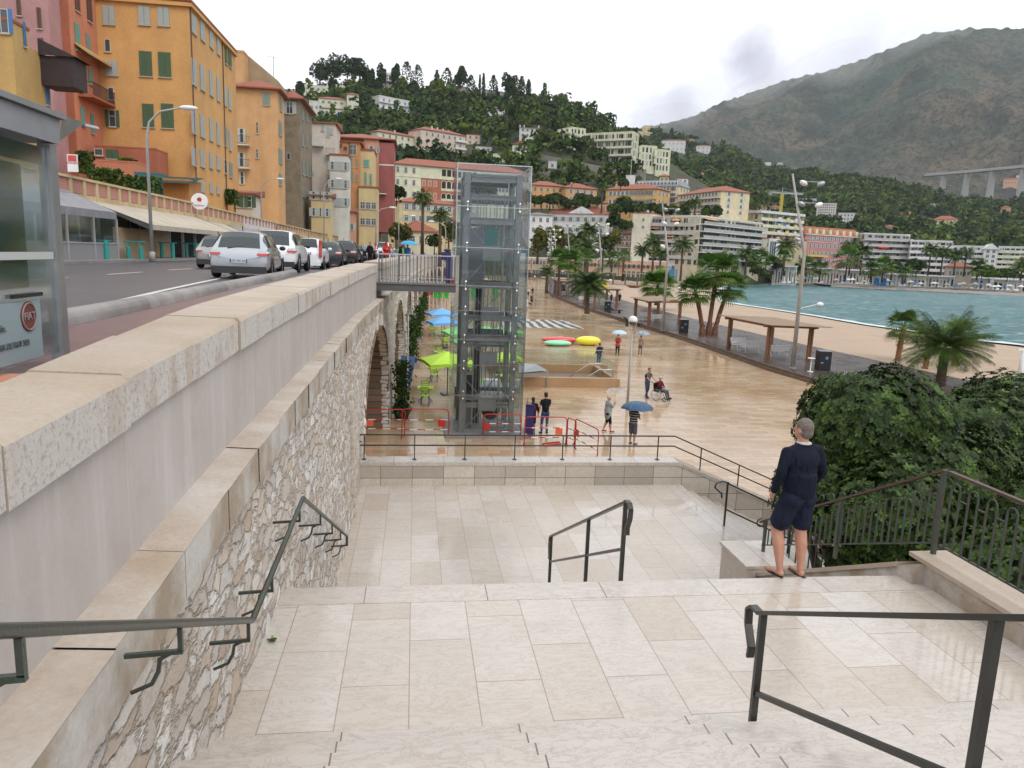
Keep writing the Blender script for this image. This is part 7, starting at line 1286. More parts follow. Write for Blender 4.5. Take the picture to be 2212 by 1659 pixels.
def car(name,label,x,y,rz,paint,L=4.3,Wd=1.78,Hh=1.48,kind='hatch',group='cars on the quay road',plate=True,lamp='w'):
 """rear at local y=0, front at y=L, x across"""
 t=thing(name,label,'car',(x,y,rz_(y)+.008),rz,group,local=True);hw=Wd/2;zb=.20 if kind!='suv' else .26;belt=Hh*(.62 if kind!='suv' else .60)
 rk={'hatch':.50,'suv':.42,'boxy':.16,'sedan':.95}[kind];f=L
 S=[(0.0,zb+.14,belt*.70,belt*.72,hw*.80,hw*.78,hw*.74),(.07,zb,belt*.93,belt*.95,hw*.93,hw*.88,hw*.80),(.16,zb,belt,belt*1.03,hw*.97,hw*.93,hw*.78),(rk*.6+.14,zb,belt,belt+(Hh-belt)*.62,hw,hw*.95,hw*.72),(rk+.20,zb,belt,Hh*.965,hw,hw*.96,hw*.68),(rk+.45,zb,belt,Hh*.99,hw,hw*.97,hw*.67),
   (L*.40,zb,belt,Hh,hw,hw*.97,hw*.67),(L*.42,zb,belt,Hh,hw,hw*.97,hw*.67),(L*.58,zb,belt*.99,Hh*.975,hw,hw*.97,hw*.66),(L*.72,zb,belt*.97,belt*1.10,hw,hw*.96,hw*.70),(L*.76,zb,belt*.95,belt*.98,hw,hw*.95,hw*.72),(L*.92,zb,belt*.82,belt*.84,hw*.95,hw*.88,hw*.70),(L*.985,zb+.05,belt*.62,belt*.64,hw*.82,hw*.74,hw*.6),(L,zb+.14,belt*.48,belt*.5,hw*.7,hw*.64,hw*.5)]
 def sec(s):
  y,z0,zs,zr,wl,wb,wr=s;p=[(0,z0),(wl*.8,z0),(wl*.985,z0+.10),(wl,(z0+zs)*.5),(wb*.99,zs-.05),(wb*.97,zs)]
  p+=[(wb+(wr-wb)*.12,zs+(zr-zs)*.12),(wr+(wb-wr)*.16,zs+(zr-zs)*.86),(wr*.88,zr-(zr-zs)*.03),(wr*.5,zr+.012),(0,zr+.018)];return[(a,y,b)for a,b in p]+[(-a,y,b)for a,b in p[-2:0:-1]]
 secs=[sec(s)for s in S];n=len(secs[0]);V=[p for s in secs for p in s];Fb=[tuple(range(n-1,-1,-1)),tuple((len(S)-1)*n+i for i in range(n))];glass=MB()
 for i in range(len(S)-1):
  for j in range(n):
   q=(i*n+j,i*n+(j+1)%n,(i+1)*n+(j+1)%n,(i+1)*n+j);Fb.append(q);side=j in(6,13);top=j in(8,9,10,11)
   if(side and 3<=i<=8 and i!=6)or(top and((kind!='sedan' and 2<=i<=3)or(kind=='sedan' and i==3)or i==8)):
    c=[Vector(V[k])for k in q];m=sum(c,Vector())/4;nr=(c[1]-c[0]).cross(c[3]-c[0]).normalized();nr=nr if nr.dot(m-Vector((0,m.y,belt*.8)))>0 else-nr;glass.add([m+(p-m)*(.90 if side else 1.0)+nr*.008 for p in c],[(0,1,2,3)])
 b=MB();b.add(V,Fb);o=b.build('body',paint,t,True);sm=o.modifiers.new('s','SUBSURF');sm.levels=1;sm.render_levels=1;o.data.polygons.foreach_set('use_smooth',[True]*len(o.data.polygons))
 glass.build('windows',CGLASS,t)
 g=MB();g.box(-hw*.90,-.015,zb-.02,hw*.90,.20,zb+.20);g.build('rear_bumper',GREYP if kind!='boxy' else paint,t)
 R=.32 if kind!='suv' else .37
 for yy in(L*.19,L*.81):
  for s in(-1,1):
   g=MB();rt=Matrix.Rotation(math.pi/2,3,'Y');q=[];xo=s*(hw-.10)
   for(r,d)in((R*.66,-.10),(R*.95,-.10),(R,-.06),(R,.06),(R*.95,.105),(R*.68,.105)):q.append((r,d))
   n2=20;base=len(g.v)
   for r,d in q:
    for k in range(n2):a=2*math.pi*k/n2;g.v.append((xo+s*d,yy+r*math.cos(a),R+r*math.sin(a)))
   for i in range(len(q)-1):
    for k in range(n2):g.f.append((i*n2+k,i*n2+(k+1)%n2,(i+1)*n2+(k+1)%n2,(i+1)*n2+k));g.m.append(0)
   g.add([(xo-s*.10,yy+R*.67*math.cos(a*.3142),R+R*.67*math.sin(a*.3142))for a in range(20)],[tuple(range(20))]);g.build('tyre',RUBR,t,True)
   g=MB();
   for k in range(7):a=k*2*math.pi/7;c_,s_=math.cos(a),math.sin(a);g.obox((xo+s*.07,yy+R*.34*c_,R+R*.34*s_),(.012,0,0),(0,R*.33*c_,R*.33*s_),(0,-s_*.035,c_*.035))
   g.box(xo-.0,yy-.05,R-.05,xo+s*.09,yy+.05,R+.05);g.build('rim',RIMM,t)
   g=MB();xa=s*(hw+.004);pts=[(xa,yy+(R+.07)*math.cos(a*math.pi/12),R+(R+.07)*math.sin(a*math.pi/12))for a in range(-3,16)];pin=[(xa,yy+(R-.01)*math.cos(a*math.pi/12),R+(R-.01)*math.sin(a*math.pi/12))for a in range(-3,16)];g.add(pts+pin,[(k,k+1,19+k+1,19+k)for k in range(18)]);g.build('wheel_arch',GREYP if kind=='suv' else BLACK,t)
 for s in(-1,1):
  g=MB()
  if kind=='boxy':g.box(s*hw*.80,-.03,belt*.62,s*hw*.97,.12,Hh*.93)
  elif kind=='sedan':g.box(s*hw*.62,-.02,belt*.74,s*hw*.93,.1,belt*.9)
  else:g.mat(0).add([(s*hw*.60,.0,belt*.81),(s*hw*.92,.02,belt*.79),(s*hw*.93,.05,belt*.875),(s*hw*.60,.02,belt*.875),(s*hw*.99,.32,belt*.855),(s*hw*.985,.34,belt*.89)],[(0,1,2,3),(1,4,5,2)]);g.mat(1).add([(s*hw*.60,.02,belt*.876),(s*hw*.93,.05,belt*.876),(s*hw*.88,.07,belt*.97),(s*hw*.64,.04,belt*.96),(s*hw*.985,.34,belt*.891),(s*hw*.93,.22,belt*.95)],[(0,1,2,3),(1,4,5,2)])
  o=g.build('tail_lamp',[REDL,HEADL],t)
  g=MB();g.ell((s*(hw+.10),L*.60,belt+.06),(.11,.07,.08),10,6);g.build('mirror',paint if kind=='boxy' else BLACK,t,True)
  g=MB();g.ell((s*hw*.62,L-.10,belt*.62),(.17,.10,.08),10,6);g.build('headlamp',HEADL,t,True)
 if plate:
  g=MB();pz=.52 if kind!='boxy' else .72;g.mat(0).box(-.26,-.035,pz,.26,-.016,pz+.115);g.mat(1).box(-.26,-.037,pz,-.22,-.0355,pz+.115);g.mat(1).box(.22,-.037,pz,.26,-.0355,pz+.115);g.build('number_plate',[PLATE,BLUEP],t)
 g=MB();g.box(-.012,.9,Hh,.012,.93,Hh+.16);g.build('aerial',BLACK,t)
 if kind in('hatch','suv'):g=MB();g.bar((-.35,.12,belt*1.03),(.15,.20,belt*1.10),.02,.02);g.lathe([(.055,0),(.055,.01)],(0,0,0),12);g.build('rear_wiper',BLACK,t)
 return t
def cpos(u,v,X=None):p=PZ(u,v,6.3);return p.x,p.y
yaw=R_(2.5)
x,y=cpos(536,600);c=car('parked_car','silver hatchback wagon with rounded rear glass, nearest of the parked cars',-5.55,24.7,R_(3),CSILV,4.5,1.86,1.52);me=text_mesh('DC 907 AE',.085,.001,True);me.materials.append(INK);o=link('plate_lettering',me,c,None,(R_(90),0,0));o.location=(0,-.039,.578)
car('moving_car','small champagne hatchback driving in the far lane beside the silver hatchback',-8.65,34.0,R_(2),CCHMP,3.9,1.66,1.46,lamp='r')
car('parked_car','white compact sport utility car with clear red lamps parked ahead of the silver one',-5.80,31.8,R_(0),CWHIT,4.5,1.9,1.74,'suv');car('parked_car','boxy white hatchback with tall red lamps, third of the parked row',-5.40,38.4,R_(-1),CWHIT,3.6,1.60,1.54,'boxy')
car('parked_car','dark grey hatchback behind the boxy white one',-5.05,44.0,R_(-1),CDARK,4.0,1.7,1.46);car('parked_car','black people carrier in the middle of the parked row',-4.75,50.2,R_(-2),CBLK,4.4,1.8,1.62,'suv')
car('parked_car','black saloon car facing the camera with a pale windscreen',-4.4,63.5,math.pi,CBLK,4.6,1.78,1.44,'hatch');car('parked_car','dark blue grey estate parked beyond the black saloon',-5.6,64.5,R_(-2),CDARK,4.5,1.8,1.5);car('parked_car','black estate car half hidden by the scooters',-4.9,71.0,R_(-3),CBLK,4.5,1.8,1.55,'hatch')
for k,(dx,y,p,kd,lab)in enumerate(((-5.4,84,CWHIT,'boxy','white delivery van behind the person in the red raincoat'),(-7.6,92,CSILV,'hatch','distant silver car driving past the awnings'),(-5.2,104,CSILV,'hatch','distant silver car parked past the footbridge'),(-5.2,110,CWHIT,'hatch','distant white car parked past the footbridge'),(-5.2,117,CDARK,'suv','distant dark car parked far along the parapet'),(-5.2,124,CSILV,'boxy','last small silver car along the parapet'),(-8,120,CBLK,'hatch','distant black car in the far lane'),(-8.4,106,CRED,'hatch','small red car far away in the road'))):
 car('parked_car',lab,wx(y)+1.24+dx,y,R_(-4),p,4.4 if kd!='boxy' or k else 5.2,1.8,1.5 if k else 2.1,kd)
def scooter(x,y,rz,label,col):
 t=thing('scooter',label,'scooter',(x,y,rz_(y)+.05),rz,'scooters parked by the parapet',local=True)
 for yy in(.0,1.25):
  g=MB();g.tube([(0,yy+.24*math.cos(a*.5236),.27+.24*math.sin(a*.5236))for a in range(13)],.05,6,False);g.build('wheel',RUBR,t,True)
 g=MB();g.prism([(-.14,-.25),(.14,-.25),(.16,.35),(.12,.62),(-.12,.62),(-.16,.35)],.42,.72);g.box(-.14,.6,.28,.14,1.02,.38);g.add([(-.2,1.0,.3),(.2,1.0,.3),(.16,1.12,1.0),(-.16,1.12,1.0),(-.17,1.1,.3),(.17,1.1,.3),(.13,1.2,1.0),(-.13,1.2,1.0)],[(0,1,2,3),(5,4,7,6),(1,5,6,2),(4,0,3,7),(3,2,6,7)]);o=g.build('body',col,t);bv=o.modifiers.new('b','BEVEL');bv.width=.04
 g=MB();g.ell((0,.12,.76),(.15,.36,.07),10,6);g.build('seat',BLACK,t,True);g=MB();g.tube([(-.34,1.0,1.06),(0,1.08,1.08),(.34,1.0,1.06)],.018,6);g.ell((.3,1.02,1.2),(.06,.02,.05),8,5);g.ell((-.3,1.02,1.2),(.06,.02,.05),8,5);g.build('handlebar',BLACK,t);g=MB();g.add([(-.2,1.15,1.02),(.2,1.15,1.02),(.15,1.08,1.42),(-.15,1.08,1.42)],[(0,1,2,3)]);g.build('windshield',CLEARP,t)
for k,(u,y)in enumerate(((800,60),(812,62),(822,64.5))):p=PY(u,560,y);scooter(p.x,y,R_(160+k*12),('black scooter with a windshield, left of three parked beside the parapet','middle black scooter of the three by the parapet','right scooter of the three, nearest the red raincoat')[k],CBLK if k<2 else CDARK)
def slamp(u,v,vt,r,label,side=1):
 b=PR(u,v,r);b.z=rz_(b.y);t_=PR(u,vt,r);hh=t_.z-b.z;t=thing('street_lamp',label,'street lamp',tuple(b),0,'curved arm street lamps along the road',local=True);s=side
 g=MB();g.tube([(0,0,0),(0,0,hh*.80),(s*.15,0,hh*.90),(s*.7,0,hh*.97),(s*1.7,0,hh)],[.10,.07,.06,.05,.04],8);g.lathe([(.16,0),(.16,.5),(.1,.55)],n=10);g.build('pole',POLE,t,True);g=MB();g.ell((s*2.1,0,hh+.02),(.48,.16,.13),12,6);g.build('lamp_head',WHITE,t,True)
slamp(329,557,230,44,'nearest curved arm street lamp, in front of the ochre house');slamp(566,520,385,92,'second curved arm street lamp before the peach house');slamp(700,525,385,112,'third curved arm street lamp, thin pole by the cream house');slamp(812,535,447,100,'street lamp with a long arm at the salmon house');slamp(861,540,465,118,'street lamp over the far end of the road');slamp(962,540,480,110,'double curve street lamp beside the lift',-1);slamp(1241,560,488,262,'street lamp on the upper road behind the plane trees',-1)
def mast(u,v,vt,label,n,arms=True,white=True,ut=None):
 b=PZ(u,v,.35);tt=PY(ut or u,vt,b.y);hh=tt.z-.35;t=thing('lamp_mast',label,'lamp mast',(b.x,b.y,.35),0,'tall floodlight masts along the board walk',local=True)
 g=MB();g.tube([(0,0,0),(0,0,hh*.6),(tt.x-b.x,0,hh)],[.15,.11,.06],10);g.lathe([(.24,0),(.24,.03)],n=12);g.build('mast',POLE,t,True);rr=random.Random(n)
 for z in(hh*.86,hh*.965,hh*.68):
  g=MB();g.bar((-.55,0,z),(.55,0,z),.05);g.build('cross_arm',STEEL,t)
  for s in(-1,1)if z>hh*.8 else(-1,):g=MB();rot=Matrix.Rotation(R_(65*s),3,'Y');g.ell((s*.62,-.1,z-.12),(.17,.20,.28),12,8,rot);g.build('floodlight',STEEL if rr.random()<.5 else WHITE,t,True)
 g=MB();g.ell((-.55,-.1,hh*.655),(.17,.2,.26),10,6);g.build('floodlight',STEEL,t,True)
 if arms:z=hh*.335;g=MB();g.tube([(0,0,z-.25),(.5,-.1,z-.1),(1.25,-.2,z+.12)],.03,6);g.build('low_arm',WHITE,t);g=MB();g.ell((1.4,-.22,z+.1),(.26,.2,.17),12,6);g.build('low_lamp',WHITE,t,True)
mast(1712,795,375,'nearest and tallest floodlight mast, beside the right pergola',1);mast(1431,714,440,'second floodlight mast, in front of the left near pergola',2);mast(1292,671,475,'third floodlight mast beside the dark young date palm',3);mast(1225,645,478,'fourth floodlight mast from the right',4);mast(1197,634,490,'fifth floodlight mast from the right, before the distant row',5);mast(1190,622,500,'sixth floodlight mast in the distant row',6,False);mast(1187,615,512,'seventh floodlight mast in the distant row',7,False);mast(1185,611,520,'last floodlight mast of the distant row',8,False)
b=PZ(1355,880,0);t=thing('globe_lamp','grey post lamp with a white dome head on the promenade behind the blue umbrella','street lamp',tuple(b),0,None,local=True);g=MB();g.tube([(0,0,0),(0,0,3.75)],[.075,.05],10);g.build('post',POLE,t,True)
g=MB();
for s in(-1,1):g.tube([(0,0,3.7),(s*.12,0,3.95),(s*.19,0,4.25),(s*.19,0,4.4)],.022,6)
g.build('fork',POLE,t);g=MB();g.lathe([(.22,4.34),(.23,4.42),(.20,4.53),(.12,4.61),(.01,4.64)],n=18);g.build('dome',WHITE,t,True)
t=thing('low_white_lamp','small white ball lamp behind the tallest glossy shrub','lamp',tuple(PZ(1822,842,.35)),0,None,local=True);g=MB();g.tube([(0,0,0),(0,0,.85)],.03,6);g.build('post',POLE,t);g=MB();g.ell((0,0,.95),(.17,.17,.13),12,8);g.build('ball',WHITE,t,True)
def pergola(pts,label,zt=2.75):
 c=sum((Vector(p)for p in pts),Vector())/4;t=thing('pergola',label,'pergola',(c.x,c.y,.35),0,'timber pergolas on the board walk');cs=[Vector(p)for p in pts]
 for p in cs:
  for s in(-.1,.1):g=MB();g.box(p.x+s-.07,p.y-.09,.35,p.x+s+.07,p.y+.09,zt);g.build('post',WOOD,t)
 for a,b_ in((0,1),(1,2),(2,3),(3,0)):g=MB();d=(cs[b_]-cs[a]).normalized()*.5;a_,bb=cs[a]-d,cs[b_]+d;g.bar((a_.x,a_.y,zt+.08+(.002 if a%2 else 0)),(bb.x,bb.y,zt+.08+(.002 if a%2 else 0)),.10,.2);g.build('beam',WOOD,t)
 g=MB();n=18;u=(cs[1]-cs[0]);v=(cs[3]-cs[0]);o=cs[0]-u*.18-v*.16
 for k in range(n):a=o+u*1.36*(k/n);b_=a+v*1.32;w_=u*1.36/n*.80;g.add([(q.x,q.y,zt+dz)for dz in(.20,.25)for q in(a,a+w_,b_+w_,b_)],[(0,3,2,1),(4,5,6,7),(0,1,5,4),(1,2,6,5),(2,3,7,6),(3,0,4,7)])
 g.build('roof_boards',WOODT,t)
pergola([PZ(1565,752,.35),PZ(1720,783,.35),PZ(1742,775,.35)+Vector((1.2,1.6,0)),PZ(1641,772,.35)+Vector((2.9,6.6,0))]if 0 else[(26.2,59.0,0),(26.5,52.6,0),(29.6,52.2,0),(29.6,58.4,0)],'nearest timber pergola with thick brown posts at the right');pergola([(25.7,84.5,0),(25.6,79.0,0),(29.6,80.4,0),(29.6,88.0,0)],'second timber pergola, left of the fan palm clump');pergola([(25.9,112,0),(26.0,106,0),(29.6,107,0),(29.6,113,0)],'third timber pergola beside the dark young date palm');pergola([(26.6,140,0),(26.4,134,0),(29.8,134,0),(29.8,140,0)],'farthest timber pergola at the end of the board walk')
q=PR(1395,600,215);t=thing('beach_shelter','flat roofed open beach shelter in front of the harbour buildings','shelter',(q.x-9,q.y,.0),0,None,local=True);g=MB();g.box(-7,-2,3.3,8,2,3.5);g.build('flat_roof',WOODT,t)
for x in(-5,-1,2.5,6):g=MB();g.box(x,-1.6,0,x+.35,-1.3,3.3);g.build('post',STEELD,t)
def bench(x,y,rz,label,z=.35):
 t=thing('bench',label,'bench',(x,y,z),rz,'white slatted benches under the pergolas',local=True);g=MB()
 for k in range(5):g.box(-.85,-.25+k*.10,.43,.85,-.25+k*.10+.075,.46)
 g.build('seat',WHITE,t);g=MB()
 for k in range(5):g.box(-.85,.27+k*.035,.52+k*.09,.85,.30+k*.035,.52+k*.09+.07)
 g.build('backrest',WHITE,t)
 for s in(-.7,.7):g=MB();g.tube([(s,-.34,0),(s,-.28,.40),(s,.22,.42),(s,.45,.98)],.025,6);g.tube([(s,.36,0),(s,.2,.42)],.025,6);g.tube([(s,-.28,.62),(s,.30,.66)],.022,6);g.build('leg_frame',WHITE,t)
for k,(u,v,r,lab)in enumerate(((1600,755,20,'white bench left of two under the nearest pergola'),(1618,760,200,'white bench back to back with the left one under the nearest pergola'),(1678,770,185,'white bench facing the sea right of the pair, by the nearest mast'),(1397,692,10,'white bench under the second pergola'),(1418,696,190,'white bench turned the other way under the second pergola'),(1262,654,10,'white bench near the third pergola'),(1280,656,10,'second white bench near the third mast'))):p=PZ(u,v,.35);bench(p.x,p.y,R_(r),lab)
def bin_(u,v,label):
 p=PZ(u,v,.35);t=thing('litter_bin',label,'litter bin',(p.x,p.y,.35),R_(-12),'tall black litter bins on the board walk',local=True);g=MB();g.box(-.42,-.42,0,.42,.42,1.28);o=g.build('body',BLACK,t);bv=o.modifiers.new('b','BEVEL');bv.width=.03;g=MB();g.box(-.42,-.42,1.285,.42,.42,1.33);g.build('lid',STEEL,t)
 g=MB();g.lathe([(.11,0),(.11,.01)],n=14);o=g.build('round_sticker',M_('blue_sticker',(.1,.25,.45),.5)if 'blue_sticker' not in bpy.data.materials else bpy.data.materials['blue_sticker'],t);o.rotation_euler=(R_(90),0,0);o.location=(.1,-.421,.85);me=text_mesh('TRI',.12,.001,True);me.materials.append(WHITE);o=link('lettering',me,t,None,(R_(90),0,0));o.location=(-.2,-.425,.5)
bin_(1776,798,'nearest black litter bin, right of the nearest mast');bin_(1476,718,'black litter bin right of the second pergola');bin_(1312,671,'black litter bin beside the third mast');bin_(1217,628,'distant black litter bin near the fourth mast')
p=PZ(1750,803,.35);t=thing('drinking_fountain','small white drinking fountain on a thin stem beside the nearest bin','fountain',tuple(p),0,None,local=True);g=MB();g.tube([(0,0,0),(0,0,.85)],.04,8);g.lathe([(.2,0),(.2,.03)],n=14);g.build('stem',WHITE,t);g=MB();g.lathe([(.1,.84),(.24,.9),(.24,.94),(.02,.9)],n=16);g.build('basin',WHITE,t)
for k,(u,v,lab)in enumerate(((1330,676,'black reclining deck lounger beside the third bin'),(1370,706,'black reclining lounger between the second pergola and its bin'))):
 p=PZ(u,v,.35);t=thing('lounger',lab,'lounger',tuple(p),R_(10),'black curved loungers',local=True);g=MB();g.tube([(-1.1,0,1.0),(-.7,0,.65),(-.2,0,.3),(.4,0,.38),(1.0,0,.32)],.05,6);g.tube([(-1.1,.5,1.0),(-.7,.5,.65),(-.2,.5,.3),(.4,.5,.38),(1.0,.5,.32)],.05,6)
 g.add([(-1.1,0,1.0),(-.7,0,.65),(-.2,0,.3),(.4,0,.38),(1.0,0,.32)]+[(-1.1,.5,1.0),(-.7,.5,.65),(-.2,.5,.3),(.4,.5,.38),(1.0,.5,.32)],[(i,i+1,i+6,i+5)for i in range(4)]);g.build('bed',BLACK,t);g=MB();g.box(-.8,0,0,-.7,.5,.6);g.box(.6,0,0,.7,.5,.35);g.build('legs_frame',BLACK,t)
p=PZ(2200,838,.12);t=thing('beach_shower','white beach shower column at the right edge of the beach','shower',tuple(p),0,None,local=True);g=MB();g.tube([(0,0,0),(0,0,2.5)],[.22,.15],12);g.lathe([(.34,0),(.34,.12)],n=14);g.build('column',WHITE,t,True);g=MB();g.box(-.5,-.05,2.45,.5,.05,2.55);g.build('head',WHITE,t)
p=PZ(1370,622,.1);t=thing('beached_boat','small brown rowing boat lying on the beach','boat',tuple(p),R_(15),None,local=True);g=MB();g.lathe([(.05,.0),(.5,.12),(.85,.4),(1.,.7),(.9,.72)],n=20);o=g.build('hull',WOOD,t,True);o.scale=(2.6,1,1);g=MB();g.box(-1.2,-.9,.55,-.9,.9,.62);g.build('thwart',WOODT,t)
p=PZ(1301,626,.1);t=thing('yellow_cart','bright yellow box cart on the sand','cart',tuple(p),0,None,local=True);g=MB();g.box(-1.2,-.7,.25,1.2,.7,1.7);o=g.build('box_body',M_('yellow_plastic',(.75,.6,.02),.4),t);bv=o.modifiers.new('b','BEVEL');bv.width=.08;g=MB();g.box(-1,-.75,0,-.7,.75,.3);g.box(.7,-.75,0,1,.75,.3);g.build('skids',BLACK,t)
def parasol(p,r,m,label,zt=2.7,sq=True,tilt=0,folded=False,group='open cafe parasols behind the lift'):
 t=thing('parasol',label,'parasol',(p[0],p[1],0),R_(12),group,local=True);g=MB();g.tube([(0,0,0),(0,0,zt)],.03,7);g.box(-.3,-.3,0,.3,.3,.08);g.build('pole',STEELD,t);g=MB()
 if folded:
  pr=[(.10,zt-.1),(.30,zt-.35),(.34,zt-1.0),(.22,zt-1.5),(.30,zt-1.9)];V=[]
  for i,(rad,z)in enumerate(pr):
   for k in range(16):a=k*math.pi/8;rr=rad*(1 if k%2 else .6);V.append((rr*math.cos(a),rr*math.sin(a),z))
  g.add(V+[(0,0,zt)],[(i*16+k,i*16+(k+1)%16,(i+1)*16+(k+1)%16,(i+1)*16+k)for i in range(4)for k in range(16)]+[(80,(k+1)%16,k)for k in range(16)])
 else:
  k=4 if sq else 8;a0=math.pi/4 if sq else 0;P=[(r*math.cos(a0+2*math.pi*i/k),r*math.sin(a0+2*math.pi*i/k),zt-r*.30)for i in range(k)];ed=[]
  for i in range(k):a,b_=P[i],P[(i+1)%k];ed+=[a,((a[0]+b_[0])/2*(1.0 if sq else .985),(a[1]+b_[1])/2,a[2]+.05)]
  n=len(ed);lo=[(e[0],e[1],e[2]-.16)for e in ed];g.add([(0,0,zt)]+ed+lo,[(0,1+i,1+(i+1)%n)for i in range(n)]+[(1+i,1+n+i,1+n+(i+1)%n,1+(i+1)%n)for i in range(n)])
 g.build('canopy',m,t);return t
PB=M_('sky_blue_canvas',(.16,.42,.78),.7);PG_=M_('mint_green_canvas',(.27,.72,.22),.7);PL_=M_('lime_yellow_canvas',(.52,.80,.07),.7);PR_=M_('red_canvas',(.62,.03,.02),.7);PGD=M_('leaf_green_canvas',(.05,.45,.06),.7)
for i,(u,v,y,r,m,lab)in enumerate(((955,665,66,1.75,PB,'left far sky blue parasol beside the lift'),(960,682,58,1.7,PB,'left near sky blue parasol under the other blue one'),(1035,672,62,1.7,PB,'middle sky blue parasol seen through the lift glass'),(1085,672,62,1.7,PB,'right sky blue parasol seen through the lift glass'),(1000,703,53,1.8,PG_,'left mint green parasol seen through the lift'),(1050,706,53,1.8,PG_,'middle mint green parasol seen through the lift'),(1095,703,52,1.5,PG_,'right mint green parasol seen through the lift'),(1020,726,47,1.7,PG_,'near left mint green parasol behind the lift'),(1085,728,46,1.3,PG_,'near right mint green parasol behind the lift'),(968,765,38.5,1.75,PL_,'big lime yellow parasol cut by the left edge of the lift'),(1090,780,39,1.1,PL_,'small lime parasol behind the right side of the lift'))):
 p=PY(u,v,y);parasol(p,r,m,lab,max(2.3,p.z))
for i,(u,y,m,lab)in enumerate(((925,92,PR_,'folded red parasol under the footbridge'),(941,93,PGD,'first folded green parasol right of the red one'),(951,93,PGD,'second folded green parasol right of the red one'),(965,93,PGD,'third folded green parasol beside the lift'),(1022,93,PGD,'folded green parasol seen through the lift'),(1070,95,PGD,'rightmost folded green parasol seen through the lift'))):
 p=PY(u,640,y);parasol((p.x,y),1,m,lab,4.0 if i==0 else 3.6,folded=True,group='folded cafe parasols')
p=PY(1048,618,130);parasol((p.x,130),2.2,M_('red_white_canvas',(.65,.16,.10),.7,(.6,.6,.6),1.2,.2),'distant red and white parasol seen through the lift',3.2,False)
GCH=M_('lime_chair_plastic',(.38,.62,.05),.5)
def chair_proto():
 t=thing('cafe_chair','','chair',(0,0,0),0,'cafe chairs under the parasols',local=True);g=MB();g.box(-.21,-.21,.44,.21,.21,.47);g.build('seat',GCH,t);g=MB();
 for z in(.62,.74,.86):g.box(-.2,.20,z,.2,.23,z+.07)
 g.build('backrest',GCH,t)
 for s in(-.19,.19):g=MB();g.bar((s,-.2,0),(s,.22,.92),.025);g.bar((s,.2,0),(s,-.2,.45),.025);g.build('leg_frame',STEELD,t)
 return t
def table_proto():
 t=thing('cafe_table','','table',(0,0,0),0,'cafe tables under the parasols',local=True);g=MB();g.box(-.4,-.4,.72,.4,.4,.75);g.build('tabletop',GCH,t);g=MB();g.bar((-.35,-.3,0),(.3,.3,.72),.02);g.bar((.35,-.3,0),(-.3,.3,.72),.02);g.bar((-.35,.3,0),(.3,-.3,.72),.02);g.bar((.35,.3,0),(-.3,-.3,.72),.02);g.build('leg_frame',STEELD,t);return t
cp=chair_proto();tp=table_proto();rr=random.Random(9);first=True
for i,(x,y)in enumerate(((.6,36.5),(3.4,38.5),(5.0,40.5),(1.2,43),(3.5,45),(5.2,48),(1.8,50),(4.4,54),(2.4,58),(5.5,61),(1.6,66),(4.0,70))):
 where=('nearest the quay wall','nearest behind the lift','third back from the lift','fourth','fifth','sixth','seventh','eighth','ninth','tenth','eleventh','farthest')[i];tl='lime folding cafe table, %s in the cafe terrace'%where
 if i==0:tp.location=(x,y,0);tp['label']=tl
 else:dup(tp,(x,y,0),rr.uniform(0,1),tl)
 for k,s in enumerate((1,-1)):
  cl='lime cafe chair on the %s side of the cafe table %s'%(('far','near')[k],where);ps=(x+rr.uniform(-.1,.1),y+s*.75,0)
  if first:cp.location=ps;cp['label']=cl;first=False
  else:dup(cp,ps,(0 if s>0 else math.pi)+rr.uniform(-.3,.3),cl)
t=thing('cafe_counter','dark grey cafe counter with equipment behind the lift foot','counter',(3.4,35.5,0));g=MB();g.box(2.0,35.2,0,4.8,36.0,1.0);g.build('front',STEELD,t);g=MB();g.box(1.9,35.1,1.0,4.9,36.1,1.06);g.build('worktop',STEEL,t)
g=MB();g.box(2.3,35.3,1.06,2.8,35.8,1.4);g.box(3.4,35.3,1.06,4.2,35.8,1.35);g.build('machines',WHITEP,t)
t=thing('blue_sail','blue cloth banner on a pole in the second arch of the quay wall','banner',(wx(38)+.5,37.5,0));g=MB();x=wx(38)+.6;g.quad((x-.45,37.2,2.2),(x+.3,37.8,2.1),(x+.05,37.8,.5),(x-.3,37.3,.4));g.build('cloth',M_('blue_banner',(.10,.15,.36),.7),t);g=MB();g.tube([(x-.1,37.4,0),(x-.1,37.4,4.2)],.03,6);g.build('pole',WHITE,t)
bs=thing('bus_shelter','grey framed bus shelter with an advertising panel cut by the left edge','bus shelter',(-3.2,6.5,6.34));XS_,YN,YF=-3.03,3.6,6.84
GRS=M_('shelter_grey_metal',(.23,.24,.26),.45,(.18,.19,.21),2,.6)
g=MB();g.box(XS_-.07,YF-.05,6.36,XS_+.03,YF+.07,8.16);g.build('corner_post',STEEL,bs);g=MB();g.box(XS_-.06,YN,6.36,XS_+.03,YN+.1,8.16);g.build('near_post',STEEL,bs)
g=MB();g.add([(XS_+.05,YN,8.17),(XS_+.05,YF+.08,8.17),(XS_+.03,YF+.16,8.38),(XS_+.03,YN,8.38),(XS_-1.7,YN,8.17),(XS_-1.7,YF+.08,8.17),(XS_-1.9,YF+.16,8.38),(XS_-1.9,YN,8.38)],[(0,1,2,3),(1,5,6,2),(3,2,6,7),(0,4,5,1),(4,7,6,5)]);g.box(XS_-1.8,YN,8.385,XS_+.07,YF+.2,8.43);g.build('roof',GRS,bs)
g=MB();g.add([(XS_-.0,YF+.17,8.2),(XS_-.1,YF+.75,8.40),(XS_-.0,YF+.75,8.45),(XS_+.05,YF+.17,8.42)],[(0,1,2,3),(3,2,1,0)]);g.tube([(XS_,YF+.7,8.42),(XS_,YF+1.0,8.44)],.02,6);g.build('roof_tip',STEEL,bs)
